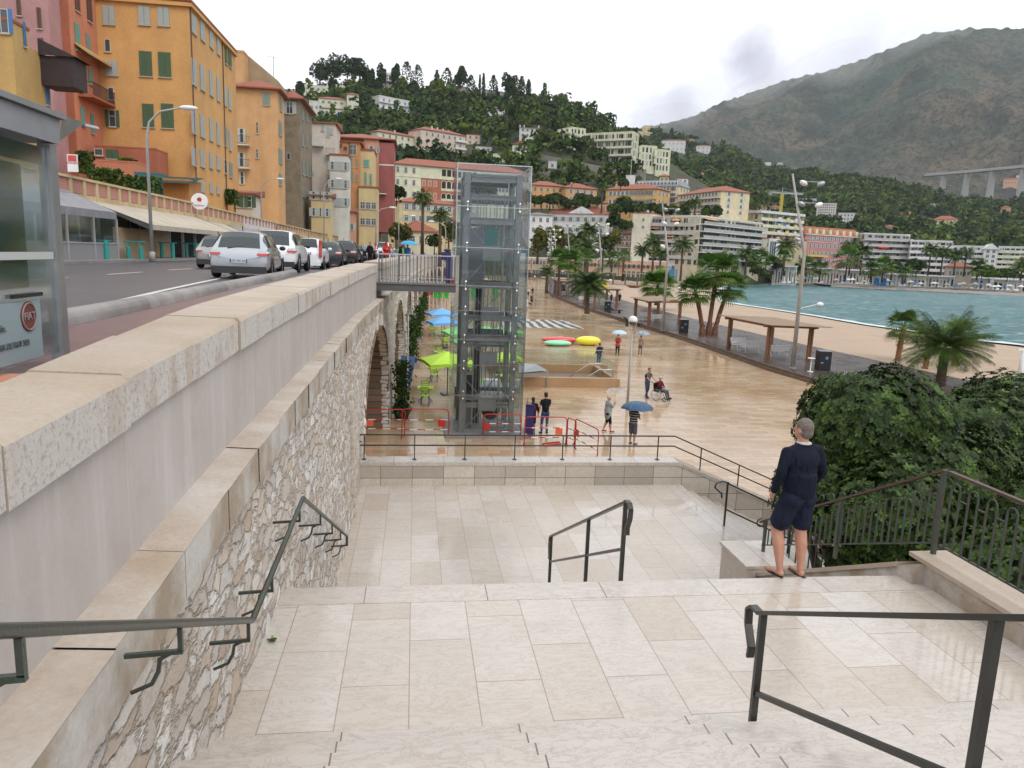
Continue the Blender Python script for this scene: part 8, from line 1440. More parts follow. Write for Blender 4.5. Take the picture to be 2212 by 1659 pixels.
g=MB();g.box(XS_-.012,YN+.1,6.42,XS_,YF-.06,8.12);g.build('glass_pane',SHELG,bs)
g=MB();g.box(XS_-1.5,YF-.03,6.42,XS_-.08,YF-.01,8.1);g.build('end_glass',SHELG,bs)
g=MB();g.box(XS_+.004,YN+.1,7.22,XS_+.008,YF-.06,7.28);g.build('frosted_stripe',M_('frosted_band',(.5,.52,.52),.5),bs)
g=MB();g.box(XS_-.035,YN+.1,7.98,XS_-.015,YF-.1,8.12);g.build('top_box',BLACK,bs)
g=MB();zt=PX(60,672,XS_-.05).z;zb=PX(60,775,XS_-.05).z;g.box(XS_+.004,5.0,6.44,XS_+.012,YF-.36,6.44+.46);g.build('poster_frame',M_('pale_blue_poster',(.27,.35,.38),.5),bs)
g=MB();g.box(XS_-.06,5.0,7.0,XS_-.03,YF-.42,7.95);g.build('picture_panel',M_('olive_poster',(.13,.13,.085),.4,(.19,.19,.13),1.8,.7),bs)
g=MB();g.box(XS_+.004,6.05,6.93,XS_+.03,6.5,6.96);g.build('handle_bar',BLACK,bs)
rot=(R_(90),0,R_(90));PT=M_('poster_print',(.10,.13,.15),.5);lettering('PRIX DE FIAT 500',.062,(XS_+.018,6.02,6.58),rot,PT,bs,bold=True);lettering('originale.',.075,(XS_+.018,5.80,6.72),rot,PT,bs)
g=MB();g.lathe([(.12,0),(.12,.006)],n=24);link('round_logo',g.mesh('round_logo',M_('brown_red_logo',(.16,.05,.04),.5)),bs,(XS_+.013,6.28,6.78),(0,R_(90),0));o2=lettering('FIAT',.085,(XS_+.024,6.28,6.78),rot,M_('logo_ring',(.30,.24,.23),.4),bs,bold=True)
g=MB();g.tube([(XS_+.022,6.28+.105*math.cos(a*.2618),6.78+.105*math.sin(a*.2618))for a in range(25)],.006,5,False);g.build('logo_ring',bpy.data.materials['logo_ring'],bs)
g=MB();g.lathe([(.16,0),(.14,.05),(.02,.09)],n=16);g.tube([(0,0,-.25),(0,0,0)],.006,5);o=link('parasol_picture',g.mesh('parasol_picture',PT),bs,(XS_-.028,6.1,7.68));o.scale=(.06,1.3,1.)
g=MB();g.ell((0,0,0),(.01,.45,.2),14,8);link('dark_shape_picture',g.mesh('dark_shape_picture',PT),bs,(XS_-.028,5.75,7.42))
for n,(u,v,sz)in enumerate(((583,1387,.028),)):
 p=PZ(u,v,3.9);p.x=max(p.x,-1.22);rg=np.random.default_rng(n);n_=60;P=rg.normal(0,sz*.6,(n_,3));P[:,2]=np.abs(P[:,2])+.01;A_=rg.normal(size=(n_,3));A_/=np.linalg.norm(A_,axis=1)[:,None];B_=np.cross(A_,rg.normal(size=(n_,3)));B_/=np.linalg.norm(B_,axis=1)[:,None];V=np.stack([P-A_*.014,P-B_*.007,P+A_*.014,P+B_*.007],1).reshape(-1,3)
 tag(link('weed',npmesh('weed',V,np.arange(len(V)).reshape(-1,4),FANG,np.ones((len(V),3))*.9),None,(p.x,p.y,3.9)),'small green weed growing from the joint at the foot of the rubble wall','weed')
def cap(g,a,ra,b,rb,n=10):
 a,b=Vector(a),Vector(b);g.ell(a,(ra,ra,ra),n,7);g.ell(b,(rb,rb,rb),n,7);g.tube([a,b],[ra,rb],n)
def fused(name,g,m,par,vox,it=4,sub=False):
 o=g.build(name,m,par,True);r=o.modifiers.new('r','REMESH');r.mode='VOXEL';r.voxel_size=vox;r.use_smooth_shade=True;s=o.modifiers.new('s','SMOOTH');s.factor=.5;s.iterations=it;return o
PZERO=dict(el=(-.145,-.005,.655),hl=(-.150,.035,.50),er=(.145,-.005,.655),hr=(.150,.035,.50),kl=(-.058,.012,.285),fl=(-.062,0,.045),kr=(.058,.012,.285),fr=(.062,0,.045))
def hand(g,w,d,side,h,curl=.5,inward=None):
 """palm, four unequal bent fingers and a thumb leaving the side of the palm; w wrist, d pointing direction"""
 d=Vector(d).normalized();x=Vector(inward if inward else(-side,0,0));x=(x-d*x.dot(d)).normalized();y=d.cross(x)
 c=w+d*.024*h;rot=Matrix((x,y,d)).transposed();g.ell(c,(.0085*h,.022*h,.027*h),10,7,rot)
 for k,(o,L)in enumerate(((-.016,.040),(-.0055,.046),(.0055,.043),(.0155,.034))):
  p=w+d*.044*h+y*o*h;q=p+(d*math.cos(curl*.5)+x*math.sin(curl*.5))*L*.42*h;r=q+(d*math.cos(curl*1.3)+x*math.sin(curl*1.3))*L*.34*h;s=r+(d*math.cos(curl*2.)+x*math.sin(curl*2.))*L*.26*h
  cap(g,p,.0052*h,q,.0050*h,6);cap(g,q,.0050*h,r,.0046*h,6);cap(g,r,.0046*h,s,.0040*h,6)
 p=w+d*.014*h-y*.017*h;q=p+(d*.65-y*.65+x*.35)*.026*h;cap(g,p,.0075*h,q,.0058*h,6);cap(g,q,.0058*h,q+(d*.85+x*.5)*.022*h,.0048*h,6)
def person(label,loc,rz,h=1.72,top=BLKC,sleeve='short',bot=JEANS,legs='trousers',hair=HAIRB,shoes=BLKC,skin=None,pose=None,build=1.,vox=.028,group=None,hairlen=0,coat=0,headturn=0.,extra=None,hood=None,detail=False,female=False):
 P=dict(PZERO);P.update(pose or{});P={k:Vector(v)*h for k,v in P.items()};skin=skin or SKIN;t=thing('person',label,'person',tuple(loc),rz,group,local=True);W=build
 up=P.pop('lean',Vector((0,0,0)));seat=P.pop('seat',None);Z=lambda x,y,z:Vector((x*h,y*h,z*h))+up*max(0,(z-.5)/.5)+(seat or Vector())
 sl,sr=Z(-.098*W,0,.792),Z(.098*W,0,.792);hl,hr_=Z(-.052,0,.50),Z(.052,0,.50);nk=Z(0,-.006,.84);hd=Z(0,.010,.925)
 arm=lambda g,e,a,side,s:(cap(g,(sl if side<0 else sr),.029*h*s,e,.0225*h*s),cap(g,e,.0225*h*s,a,.0155*h*s))
 g=MB();rt=Matrix.Rotation(headturn,3,'Z');g.ell(hd+Vector((0,-.004,.012))*h,(.0435*h,.054*h,.056*h),18,14);g.ell(hd+rt@Vector((0,.017*h,-.026*h)),(.034*h,.036*h,.040*h),14,10);f=lambda x,y,z:hd+rt@(Vector((x,y,z))*h)
 cap(g,f(0,.052,.004),.0055*h,f(0,.062,-.010),.0075*h,8);g.ell(f(0,.046,-.034),(.016*h,.008*h,.006*h),8,6)
 for s in(-1,1):g.ell(f(s*.045,-.004,-.006),(.006*h,.012*h,.018*h),8,6);g.ell(f(s*.017,.046,.006),(.010*h,.006*h,.006*h),8,6)
 cap(g,nk-Vector((0,0,.035*h)),.033*h,hd-Vector((0,.004*h,.03*h)),.028*h);g.ell(Z(0,0,.72),(.095*h*W,.056*h*W,.105*h),14,10);g.ell(Z(0,0,.56),(.080*h*W,.055*h*W,.085*h),14,10);cap(g,sl,.028*h,sr,.028*h)
 arm(g,P['el'],P['hl'],-1,1);arm(g,P['er'],P['hr'],1,1)
 for a,e,s in((P['hl'],P['el'],-1),(P['hr'],P['er'],1)):
  if detail or vox<.02:hand(g,a,(a-e),s,h)
  else:d=(a-e).normalized();g.ell(a+d*.04*h,(.014*h,.02*h,.045*h),8,6)
 for hp,k,ft in((hl,P['kl'],P['fl']),(hr_,P['kr'],P['fr'])):
  cap(g,hp,.048*h*W,k,.031*h*W);cap(g,k,.031*h*W,k.lerp(ft,.35)+Vector((0,-.006*h,0)),.0315*h*W);cap(g,k.lerp(ft,.35)+Vector((0,-.006*h,0)),.031*h*W,ft,.0195*h)
  tv=Vector((hp.x*.35,.105*h,0));cap(g,ft-Vector((0,.012*h,.022*h)),.020*h,ft+tv-Vector((0,0,.030*h)),.013*h)
 fused('body',g,skin,t,vox*.75,3)
 g=MB();q=1.13;g.ell(Z(0,0,.735),(.102*h*W,.066*h*W,.10*h),16,12);g.ell(Z(0,.002,.655),(.095*h*W,.066*h*W,.12*h),16,12);g.ell(Z(0,.002,.585),(.092*h*W,.066*h*W,.085*h),16,12);g.lathe([(.078*h*W,.52*h),(.084*h*W,.56*h),(.084*h*W,.66*h)],Vector((0,0,0))+(seat or Vector()),16)if not seat else 0;cap(g,sl,.029*h,sr,.029*h);cap(g,Z(0,-.006,.822),.036*h,sl,.030*h);cap(g,Z(0,-.006,.822),.036*h,sr,.030*h);g.ell(Z(0,-.004,.815),(.060*h,.040*h,.028*h),12,8)
 if coat:g.ell(Z(0,0,.52-coat*.3),(.098*h*W,.074*h*W,.10*h+coat*h*.45),16,12);g.ell(Z(0,0,.50),(.098*h*W,.074*h*W,.08*h),14,10)
 for s,e,a in((-1,P['el'],P['hl']),(1,P['er'],P['hr'])):
  S=sl if s<0 else sr
  if sleeve=='short':cap(g,S,.037*h,S.lerp(e,.62),.033*h)
  elif sleeve=='long':cap(g,S,.036*h,e,.031*h);cap(g,e,.031*h,e.lerp(a,.93),.023*h)
  elif sleeve=='half':cap(g,S,.037*h,e,.031*h);cap(g,e,.030*h,e.lerp(a,.4),.026*h)
 fused('top',g,top,t,vox,4)
 g=MB()
 if legs=='skirt':g.lathe([(.075*h,.62*h),(.088*h,.52*h),(.092*h,.42*h),(.098*h,.30*h),(.09*h,.30*h)],(0,0,0),18);fused('skirt',g,bot,t,vox,3)
 elif legs:
  g.ell(Z(0,-.004,.525),(.088*h*W,.066*h*W,.062*h),14,10)
  for hp,k,ft in((hl,P['kl'],P['fl']),(hr_,P['kr'],P['fr'])):
   fr={'shorts':.78,'knee':1.02,'crop':1.55,'trousers':1.9}[legs];g.ell(hp-Vector((0,.012*h,-.0*h)),(.055*h*W,.062*h*W,.06*h),10,8)
   if fr<=1.05:cap(g,hp,.056*h*W,hp.lerp(k,fr-.06),.048*h*W*(1.12 if legs=='shorts' else 1))
   else:cap(g,hp,.054*h*W,k,.038*h*W);cap(g,k,.038*h*W,k.lerp(ft,fr-1),.032*h if fr>1.6 else .028*h)
  fused('lower_garment',g,bot,t,vox,3)
 for ft,hp in((P['fl'],hl),(P['fr'],hr_)):
  tv=Vector((hp.x*.35,.10*h,0))
  if shoes=='flip':
   g=MB();c=ft+Vector((hp.x*.15,.035*h,-.040*h));g.ell(c,(.028*h,.078*h,.0065*h),16,6);cap(g,ft+tv*.9+Vector((0,0,-.026*h)),.004*h,ft+Vector((-.024*h,.02*h,-.028*h)),.004*h,6);cap(g,ft+tv*.9+Vector((0,0,-.026*h)),.004*h,ft+Vector((.024*h,.02*h,-.028*h)),.004*h,6);g.build('flip_flop',BLACK,t)
  elif shoes:g=MB();cap(g,ft-Vector((0,.014*h,.020*h)),.025*h,ft+tv-Vector((0,0,.026*h)),.0175*h);fused('shoe',g,shoes,t,vox*.7,2)
 if hair or hood:
  g=MB();o=Vector((0,-.010,.020))*h
  if hood:g.ell(hd+Vector((0,-.006,.008))*h,(.060*h,.066*h,.072*h),14,10);g.ell(hd+Vector((0,-.02,-.06))*h,(.055*h,.05*h,.05*h),12,8);o2=fused('hood',g,hood,t,vox,2)
  else:
   n0=len(g.v);g.ell(hd+rt@o,(.0475*h,.0555*h,.0545*h),20,14)
   g.ell(hd+rt@(Vector((0,-.026,-.012))*h),(.041*h,.036*h,.042*h),14,10)
   if hairlen:g.ell(hd+rt@(Vector((0,-.03,-.03-hairlen*.5))*h),(.040*h,.026*h,(.04+hairlen*.5)*h),12,8)
   fused('hair',g,hair,t,vox*.6 if detail else vox*.8,1)
 if not hood and abs(((rz+headturn)%6.283)-3.14)<1.9:
  for s in(-1,1):g=MB();g.ell(f(s*.0165,.0525,.004),(.006*h,.003*h,.0035*h),8,6);g.build('eye',BLACK,t)
 if extra:extra(t,h,Z,P)
 return t
def umbrella(c,r,m,label,top,hnd,ribs=8,tilt=(0,0),alpha=False):
 t=thing('umbrella',label,'umbrella',tuple(c),0,'umbrellas held in the rain',local=True);g=MB();rot=Matrix.Rotation(tilt[0],3,'X')@Matrix.Rotation(tilt[1],3,'Y');P=[];K=6;n=ribs*2
 for i in range(K+1):
  f=i/K;
  for k in range(n):a=2*math.pi*k/n;rr=r*math.sin(f*1.25)/math.sin(1.25)*(1 if k%2==0 else 1-.07*f);z=r*.42*(math.cos(f*1.25)-math.cos(1.25))/(1-math.cos(1.25))-(0 if k%2==0 else-.03*r*f);P.append(tuple(rot@Vector((rr*math.cos(a),rr*math.sin(a),z))))
 g.add(P,[(i*n+k,(i+1)*n+k,(i+1)*n+(k+1)%n,i*n+(k+1)%n)for i in range(K)for k in range(n)]);g.build('canopy',m,t);g=MB()
 for k in range(ribs):g.tube([P[i*n+2*k]for i in range(0,K+1,2)],.005,4)
 g.build('ribs',STEEL,t);g=MB();e=Vector(hnd)-Vector(c);g.tube([rot@Vector((0,0,r*.47)),(0,0,0),e],.008,5);g.build('shaft',STEEL,t);g=MB();d=e.normalized();g.tube([e-d*.05,e+d*.06,e+d*.10+Vector((.03,0,0)),e+d*.07+Vector((.06,0,0))],.014,6);g.build('handle',BLACK,t);return t
def at(u,v,z=0.):p=PZ(u,v,z);return Vector((p.x,p.y,z))
def man_extra(t,h,Z,P):
 g=MB();g.lathe([(.040*h,0),(.042*h,.004*h),(.040*h,.010*h),(.036*h,.012*h)],Z(0,-.008,.842),18);g.build('collar',WHTC,t);g=MB();g.ell(Z(-.03,-.072,.515),(.010,.003,.006),8,6);g.build('logo_tag',WHTC,t)
 g=MB();d=(P['hl']-P['el']).normalized();c=P['hl']-d*.01*h;g.tube([c-d*.012,c+d*.012],.0195*h,12);g.build('wrist_watch',BLACK,t)
person('grey haired man in navy sweater and shorts standing with his back to the camera',at(1705,1240,3.9),R_(14),1.84,NAVY,'long',NAVY2,'shorts',HAIRG,'flip',None,
 dict(el=(-.162,-.015,.665),hl=(-.140,.055,.535),er=(.165,-.015,.665),hr=(.145,.055,.535),kl=(-.085,.055,.285),fl=(-.085,-.005,.045),kr=(.048,-.004,.285),fr=(.040,-.045,.045)),1.20,.013,headturn=R_(12),extra=man_extra,detail=True)
def backpack(m):
 def f(t,h,Z,P):g=MB();g.ell(Z(.0,-.085,.70),(.062*h,.040*h,.085*h),12,8);g.build('backpack',m,t,True);g=MB();g.tube([Z(-.05,-.08,.77),Z(-.05,-.02,.85),Z(-.06,.06,.76)],.008*h,5);g.build('strap',m,t)
 return f
def bag(x,y,z,m,r=.055):
 def f(t,h,Z,P):g=MB();g.ell(Z(x,y,z),(r*h,r*.5*h,r*.9*h),10,8);g.build('bag',m,t,True);g=MB();g.tube([Z(x,y,z+r*.6),Z(x*.2,y*.4,.84)],.006*h,5);g.build('strap',m,t)
 return f
person('woman in a black dress with a maroon backpack raising her hand beside the lift',at(1149,938),R_(5),1.60,BLKC,'half',BLKC,'skirt',HAIRB,BLKC,SKIND,dict(el=(-.15,.05,.74),hl=(-.13,.09,.90)),1.05,hairlen=.02,extra=backpack(MAROON))
person('dark haired man in black t-shirt and jeans beside the woman with the backpack',at(1176,936),R_(12),1.78,BLKC,'short',JEANS,'trousers',HAIRB,BLKC,SKIN,dict(er=(.13,.05,.66),hr=(.09,.09,.60),fl=(-.09,-.03,.045),kl=(-.08,0,.285)))
p=at(1311,933);person('woman in a light grey raincoat and red shoes under the clear umbrella',p,R_(-80),1.62,LGREY,'long',BLKC,'crop',HAIRW,REDSH,SKIN,dict(er=(.13,.07,.70),hr=(.12,.13,.79),fl=(-.05,-.09,.05),fr=(.05,.08,.045),kr=(.055,.05,.285)),1.22,coat=.14)
umbrella(p+Vector((.26,-.1,1.72)),.56,CLEARP,'clear plastic dome umbrella of the woman in the grey raincoat',0,p+Vector((.20,-.16,1.30)),8)
m,nt,b=nmat('white_striped_black_knit');w=nt.nodes.new('ShaderNodeTexWave');w.bands_direction='Z';w.inputs['Scale'].default_value=3.2;nt.links.new(pos(nt,obj=True),w.inputs['Vector']);nt.links.new(mixc(nt,ramp(nt,w.outputs['Fac'],.80,.86),(.014,.016,.02),(.45,.47,.48)),b.inputs['Base Color']);b.inputs['Roughness'].default_value=.85
p=at(1365,960);person('man in striped black shirt and knee shorts, head hidden by the dark blue umbrella',p,R_(-55),1.70,m,'short',GREYC,'knee',HAIRB,GREYC,SKIN,dict(el=(-.14,.04,.64),hl=(-.03,.15,.66),er=(.13,.06,.64),hr=(.05,.17,.68)),1.15,extra=bag(-.02,.10,.55,BLKC,.07))
umbrella(p+Vector((.10,-.05,1.50)),.68,M_('slate_blue_nylon',(.022,.075,.16),.45),'dark slate blue umbrella held low by the man in the striped shirt',0,p+Vector((.26,.06,1.12)),8)
p=at(1333,768);person('person in a coral red jacket and black trousers under a pale blue umbrella',p,R_(180),1.66,REDC,'long',DKTRS,'trousers',HAIRN,BLKC,SKIN,dict(er=(.14,.05,.67),hr=(.07,.12,.72),el=(-.15,.03,.66),hl=(-.08,.11,.66)),1.1,coat=.03,vox=.04,extra=bag(.03,.09,.64,BLKC,.04))
umbrella(p+Vector((.05,-.1,1.72)),.62,M_('pale_blue_nylon',(.42,.58,.66),.5),'pale blue umbrella above the coral red jacket',0,p+Vector((-.08,-.2,1.25)))
p=at(1382,769);person('person in a beige pink top and grey trousers under a blue patterned umbrella',p,R_(185),1.62,PINKC,'long',GREYC,'trousers',HAIRN,WHTC,SKIN,dict(er=(.14,.05,.67),hr=(.08,.1,.74)),.95,vox=.04,extra=bag(-.11,.04,.60,PINKC,.05))
umbrella(p+Vector((.12,-.1,1.72)),.60,M_('blue_check_nylon',(.10,.19,.32),.5,(.35,.40,.45),6,.2),'blue patterned flat umbrella above the beige pink top',0,p+Vector((-.1,-.2,1.25)))
person('man in a navy jacket with white stripe and blue jeans beside the yellow seat',at(1293,794),R_(20),1.72,NAVY2,'long',JEANS,'trousers',HAIRN,GREYC,SKIN,dict(hl=(-.12,.1,.55),er=(.15,.02,.66),hr=(.13,.09,.56)),1.12,vox=.034,coat=.02)
p=at(1424,864);wr=R_(-140);t=thing('wheelchair','wheelchair with large spoked wheels carrying the person in the maroon jacket','wheelchair',tuple(p),wr,None,local=True)
for s in(-.29,.29):
 g=MB();g.tube([(s,.30*math.cos(a*.3142)-.05,.31+.30*math.sin(a*.3142))for a in range(21)],.016,6,False);g.tube([(s*1.1,.26*math.cos(a*.3142)-.05,.31+.26*math.sin(a*.3142))for a in range(21)],.008,5,False)
 for a in range(8):g.tube([(s,-.05,.31),(s,-.05+.3*math.cos(a*.785),.31+.3*math.sin(a*.785))],.004,4)
 g.build('wheel',STAIN,t);g=MB();g.tube([(s*.8,.42+.09*math.cos(a*.5236),.09+.09*math.sin(a*.5236))for a in range(13)],.018,5,False);g.build('caster',BLACK,t)
 g=MB();g.tube([(s*.85,-.42,.95),(s*.85,-.28,.92),(s*.85,-.24,.5),(s*.85,.3,.5),(s*.85,.48,.2),(s*.85,.6,.14)],.014,6);g.tube([(s*.85,-.24,.68),(s*.85,.15,.68)],.02,6);g.build('side_frame',BLACK,t)
g=MB();g.box(-.24,-.22,.46,.24,.24,.50);g.box(-.24,-.26,.5,.24,.22-.44,.92);g.build('seat',BLKC,t);g=MB();g.box(-.2,.5,.12,.2,.64,.14);g.build('footrest',BLACK,t)
person('white haired person in a maroon jacket and grey trousers sitting in the wheelchair',p,wr,1.60,MAROON,'long',GREYC,'trousers',HAIRW,BLKC,SKIN,dict(seat=(0,-.02,-.18),el=(-.15,.03,.50),hl=(-.06,.13,.44),er=(.15,.03,.50),hr=(.06,.13,.44),kl=(-.07,.25,.33),kr=(.07,.25,.33),fl=(-.06,.33,.12),fr=(.06,.33,.12)),1.1,vox=.03)
q=p+Vector((math.sin(wr),-math.cos(wr),0))*.80;person('person in a grey top and jeans with a backpack pushing the wheelchair',q,wr,1.68,GREYC,'short',JEANS,'trousers',HAIRN,BLKC,SKIN,dict(el=(-.15,.09,.66),hl=(-.13,.21,.57),er=(.15,.09,.66),hr=(.13,.21,.57),lean=(0,.05,0),fl=(-.06,-.08,.05),fr=(.06,.05,.045)),1.05,vox=.032,extra=backpack(BLKC))
for(u,v,rz,h,top,sl_,bot,lg,hair,lab,ex)in((1141,641,0,1.64,WHTC,'short',BLKC,'trousers',HAIRN,'woman in a white top and black trousers walking away on the far promenade',None),(1150,641,0,1.76,BLKC,'short',KHAKI,'trousers',HAIRB,'man in a black t-shirt and khaki trousers walking away on the far promenade',None),
  (1137,670,175,1.72,WHTC,'short',WHTC,'knee',HAIRN,'person all in white cut by the right edge of the lift',None),(1148,659,180,1.72,GREYC,'half',BLKC,'knee',HAIRN,'person in a grey shirt and black shorts walking the dog',bag(.05,.08,.7,BLKC,.03)),
  (1320,655,20,1.68,GREYC,'long',BLKC,'trousers',HAIRN,'person in a grey jacket on the board walk, left of three',backpack(GREYC)),(1331,656,0,1.74,WHTC,'long',BLKC,'trousers',HAIRG,'person in a white jacket and black trousers, middle of three on the board walk',None),(1338,655,-10,1.7,DKTRS,'long',BLKC,'trousers',HAIRB,'person in dark clothes on the board walk, right of three',None),
  (1250,632,90,1.7,BLKC,'long',DKTRS,'trousers',HAIRB,'dark dressed person near the third pergola',None),(1144,605,0,1.7,BLKC,'long',BLKC,'trousers',HAIRB,'dark dressed person leftmost of the group at the harbour shops',None),(1150,604,10,1.75,GREYC,'long',DKTRS,'trousers',HAIRB,'person in grey, second of the group at the harbour shops',None),(1155,605,180,1.7,WHTC,'long',BLKC,'trousers',HAIRN,'person with a white top in the group at the harbour shops',None),(1160,604,0,1.72,BLKC,'long',BLKC,'trousers',HAIRB,'dark dressed person, fourth of the group at the harbour shops',None),(1166,605,-30,1.68,DKTRS,'long',GREYC,'trousers',HAIRB,'rightmost person of the group at the harbour shops',None)):
 person(lab,at(u,v,.35 if 1240<u<1345 else 0),R_(rz),h,top,sl_,bot,lg,hair,BLKC,SKIN,dict(fl=(-.055,-.06,.05),fr=(.055,.06,.045),kr=(.055,.04,.285)),1.02,vox=.05 if v>620 else .09,group='people strolling in the distance',extra=ex)
p=at(1145,660);t=thing('dog','small black dog beside the person in the grey shirt','dog',tuple(p),R_(70),None,local=True);g=MB();cap(g,(0,-.16,.28),.085,(0,.14,.29),.10);cap(g,(0,.16,.32),.06,(0,.27,.42),.05);g.ell((0,.30,.45),(.05,.065,.055),8,6);cap(g,(0,.34,.43),.03,(0,.41,.41),.02)
for s in(-.05,.05):cap(g,(s,.13,.24),.035,(s,.14,.12),.022);cap(g,(s,.14,.12),.02,(s,.13,.02),.018);cap(g,(s,-.16,.24),.045,(s,-.10,.15),.028);cap(g,(s,-.10,.15),.024,(s,-.19,.10),.018);cap(g,(s,-.19,.10),.018,(s,-.17,.02),.018);cap(g,(s*.8,.28,.50),.018,(s,.27,.53),.01)
cap(g,(0,-.23,.32),.02,(0,-.33,.42),.012);fused('body',g,BLKC,t,.016,2)
person('person in a red hooded raincoat leaning at the parapet by the footbridge',Vector((PY(834,540,50).x,50,6.3)),R_(195),1.62,REDR,'long',DKTRS,'trousers',None,BLKC,SKIN,dict(er=(.14,.05,.66),hr=(.04,.13,.70),el=(-.14,.05,.66),hl=(-.04,.13,.70)),1.3,vox=.035,coat=.1,hood=REDR)
person('bald man in a black coat behind the parapet near the blue umbrella',Vector((PY(865,540,58).x,58,6.25)),R_(-70),1.76,BLKC,'long',BLKC,'trousers',HAIRG,BLKC,SKIN,None,1.1,vox=.04,coat=.08)
p=Vector((PY(880,540,60).x,60,6.25));person('person in a blue jacket under the bright blue umbrella',p,R_(0),1.66,BLUC,'long',JEANS,'trousers',HAIRB,BLKC,SKIN,dict(er=(.13,.06,.68),hr=(.06,.1,.76)),1.15,vox=.04,coat=.06);umbrella(p+Vector((.1,0,1.60)),.78,M_('bright_blue_nylon',(.02,.30,.55),.5),'bright blue umbrella above the parapet',0,p+Vector((.1,.1,1.2)))
person('person in a lime green jacket sharing the bright blue umbrella',p+Vector((-.5,-.3,0)),R_(10),1.60,LIMEC,'long',DKTRS,'trousers',HAIRB,BLKC,SKIN,None,1.0,vox=.04)
person('dark haired woman in black between the parked cars and the scooters',Vector((PY(799,540,57).x,57,6.27)),R_(170),1.68,BLKC,'long',BLKC,'trousers',HAIRB,BLKC,SKIN,None,1.0,vox=.04,hairlen=.06,coat=.08)
def keepf(x,y,z):
 k=np.ones(len(x),bool);a=np.arctan2(x,y);r=np.hypot(x,y)
 for(hx,hy,rad,fr)in HOUSE_SPOTS:
  ha=math.atan2(hx,hy);hr=math.hypot(hx,hy);lat=np.abs(a-ha)*hr;k&=~((lat<rad)&(r>hr-rad*.3-fr)&(r<hr+rad*1.2+4))
 return k&(r>np.where(a>_ra[1],r0f(a)+62,348))
HU=((.5,.62,.62),(.62,.78,.72),(.8,.95,.8),(1,1.05,.85),(1.25,1.3,.8),(.85,1,.75),(1.5,1.4,.8),(1.1,1.0,.9))
forest('hill_wood','dense mixed wood of pines, olives and cypresses covering the near hill',R_(-30),R_(16),300,650,7.0,4.6,8.0,64,1.05,RNG,keepf,HU)
forest('distant_wood','dark green wood on the farther hill above the bay',R_(8),R_(46),300,1190,10.5,6.8,9,46,1.55,RNG,lambda x,y,z:keepf(x,y,z)&((hB(np.arctan2(x,y),np.hypot(x,y))>hA(np.arctan2(x,y),np.hypot(x,y))-3)),tuple(tuple(c*1.05 for c in h)for h in HU))
def sky_tree(u,vt,vb,kind,r,name,label,wpx,seed,hue=(.62,.68,.62),group='trees along the skyline of the near hill'):
 b=PR(u,vb,r);b.z=min(b.z,hm(b.x,b.y)+.5)if abs(hm(b.x,b.y)-b.z)<14 else b.z;t=PR(u,vt,r);hh=t.z-b.z;rad=wpx*r/F/2
 th=thing(name,label,'tree',tuple(b),0,group,local=True)
 n=900 if kind!='cyp' else 500
 link('crown',tree_mesh('crown',kind,rad*(1. if kind=='cyp' else .8),hh,n,seed,.9 if kind!='cyp' else .62,hue),th)
 link('trunk',trunk_mesh('trunk',hh*.8,.35 if kind!='cyp' else .2,seed,5 if kind=='pine' else 2),th);return th
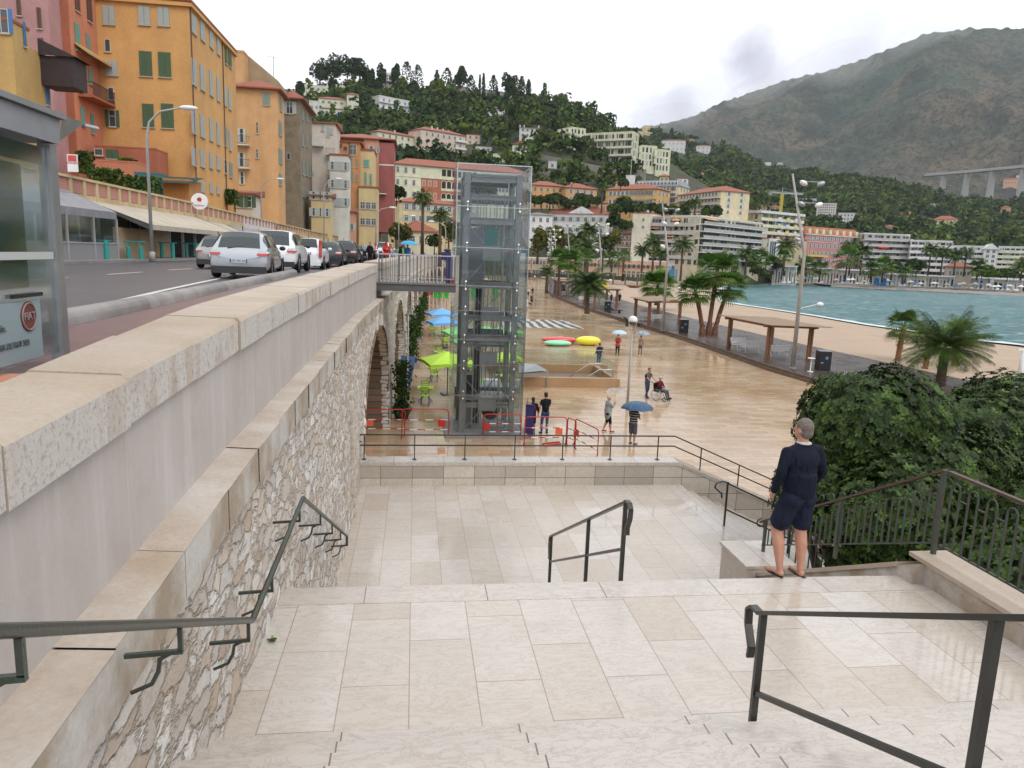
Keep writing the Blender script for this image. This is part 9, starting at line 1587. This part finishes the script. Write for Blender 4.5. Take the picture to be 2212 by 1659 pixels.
SKY=[(648,178,205,'bush',22,'round dark tree at the left end of the skyline above the flat cream villa'),
 (690,138,200,'bush',40,'left lobe of the broad umbrella pines on the skyline'),(720,126,190,'bush',52,'tallest broad umbrella pine on the skyline'),(750,118,190,'bush',56,'dense umbrella pine in the middle of the big pine group'),(776,130,188,'bush',38,'right umbrella pine of the big group with bare slanting trunks'),
 (718,168,203,'cyp',18,'dark cypress in front of the cream villa under the umbrella pines'),(797,152,178,'bush',20,'small round tree between the big pines and the domed rotunda'),(818,170,196,'cyp',20,'dark cypress just left of the domed rotunda'),
 (832,138,172,'bush',26,'dark round tree behind the domed rotunda'),(853,143,175,'bush',22,'dark tree immediately right of the domed rotunda'),(878,133,185,'cyp',30,'tall dark cypress on the skyline, first after the rotunda'),(902,140,188,'cyp',28,'broad dark cypress on the skyline beside the tallest one'),
 (862,162,200,'bush',34,'bright green round tree below the skyline cypresses'),(888,175,205,'bush',30,'olive green bushy tree below the twin dark cypresses'),(943,152,190,'cyp',16,'slim cypress in the middle of the skyline'),(965,147,190,'cyp',30,'broad dark cypress in the middle of the skyline'),
 (990,150,192,'bush',34,'wide dark tree with a ragged top on the middle skyline'),(1017,163,196,'cyp',24,'dark cypress left of the thin pair of cypresses'),(1036,162,195,'cyp',5,'thinnest cypress spire on the skyline'),(1044,158,195,'cyp',8,'thin pointed cypress beside the thinnest spire'),
 (1065,162,210,'cyp',22,'broad cone shaped cypress above the red roofed white house'),(1098,164,200,'bush',26,'dark flat topped tree on the right skyline'),(1113,163,205,'cyp',20,'dark cypress at the right end of the skyline row'),(1126,165,210,'cyp',18,'last but one dark cypress on the right of the skyline row'),(1141,172,212,'cyp',12,'last pointed cypress on the right of the skyline row'),
 (950,172,215,'bush',34,'yellow green leafy tree below the middle skyline'),(970,187,225,'bush',36,'olive green tree left of the grey ruin on the hill'),(1028,190,235,'cyp',22,'yellowish poplar on the slope below the skyline'),(1040,212,250,'cyp',20,'second yellowish poplar lower on the slope')]
for i,(u,vt,vb,k,wp,lab)in enumerate(SKY):
 hue=(1.6,1.5,.7)if 'yellow' in lab else(1.15,1.25,.8)if('green' in lab and 'dark' not in lab)else(.55,.62,.58)
 sky_tree(u,vt,vb,k,600 if k!='bush' or vt<160 else 560,{'cyp':'cypress','pine':'umbrella_pine','bush':'round_tree'}[k],lab,wp,i,hue)
if HAZE>0:
 m=bpy.data.materials.new('haze_air');m.use_nodes=True;nt=m.node_tree;nt.nodes.remove(nt.nodes['Principled BSDF']);v=nt.nodes.new('ShaderNodeVolumePrincipled')
 v.inputs['Color'].default_value=(.80,.87,1,1);v.inputs['Density'].default_value=HAZE;v.inputs['Anisotropy'].default_value=.2;nt.links.new(v.outputs[0],nt.nodes['Material Output'].inputs['Volume'])
 g=MB();g.box(-9100,-9100,-2.6,9100,9100,1150);o=g.build('haze',m);tag(o,None,None,None,'stuff')
mm=bpy.data.materials.new('mist');mm.use_nodes=True;nt=mm.node_tree;nt.nodes.remove(nt.nodes['Principled BSDF']);v=nt.nodes.new('ShaderNodeVolumePrincipled');v.inputs['Color'].default_value=(1,1,1,1);v.inputs['Density'].default_value=.0014;v.inputs['Anisotropy'].default_value=.3;nt.links.new(v.outputs[0],nt.nodes['Material Output'].inputs['Volume'])
g=MB();rr=random.Random(4)
for(u,v_,w_,h_,a_)in((1790,158,95,34,-.5),(1830,150,60,26,-.7),(1760,166,50,22,-.4),(1985,82,60,26,-.6),(2040,74,50,16,-.1),(1640,190,60,22,-.4),(1460,262,60,24,-.2),(1405,272,70,26,0)):
 for k in range(3):c=PR(u+rr.uniform(-20,20),v_+rr.uniform(-8,8),2880+rr.uniform(-60,60));s_=2880/F*rr.uniform(.6,1);g.ell(c,(w_*s_*1.3,130,h_*s_*1.5),18,12,Matrix.Rotation(a_,3,'Y')if a_ else None)
o=g.build('mist',mm,None,True);tag(o,'thin wisps of low cloud caught on the ridge of the mountain','mist',None,'stuff')
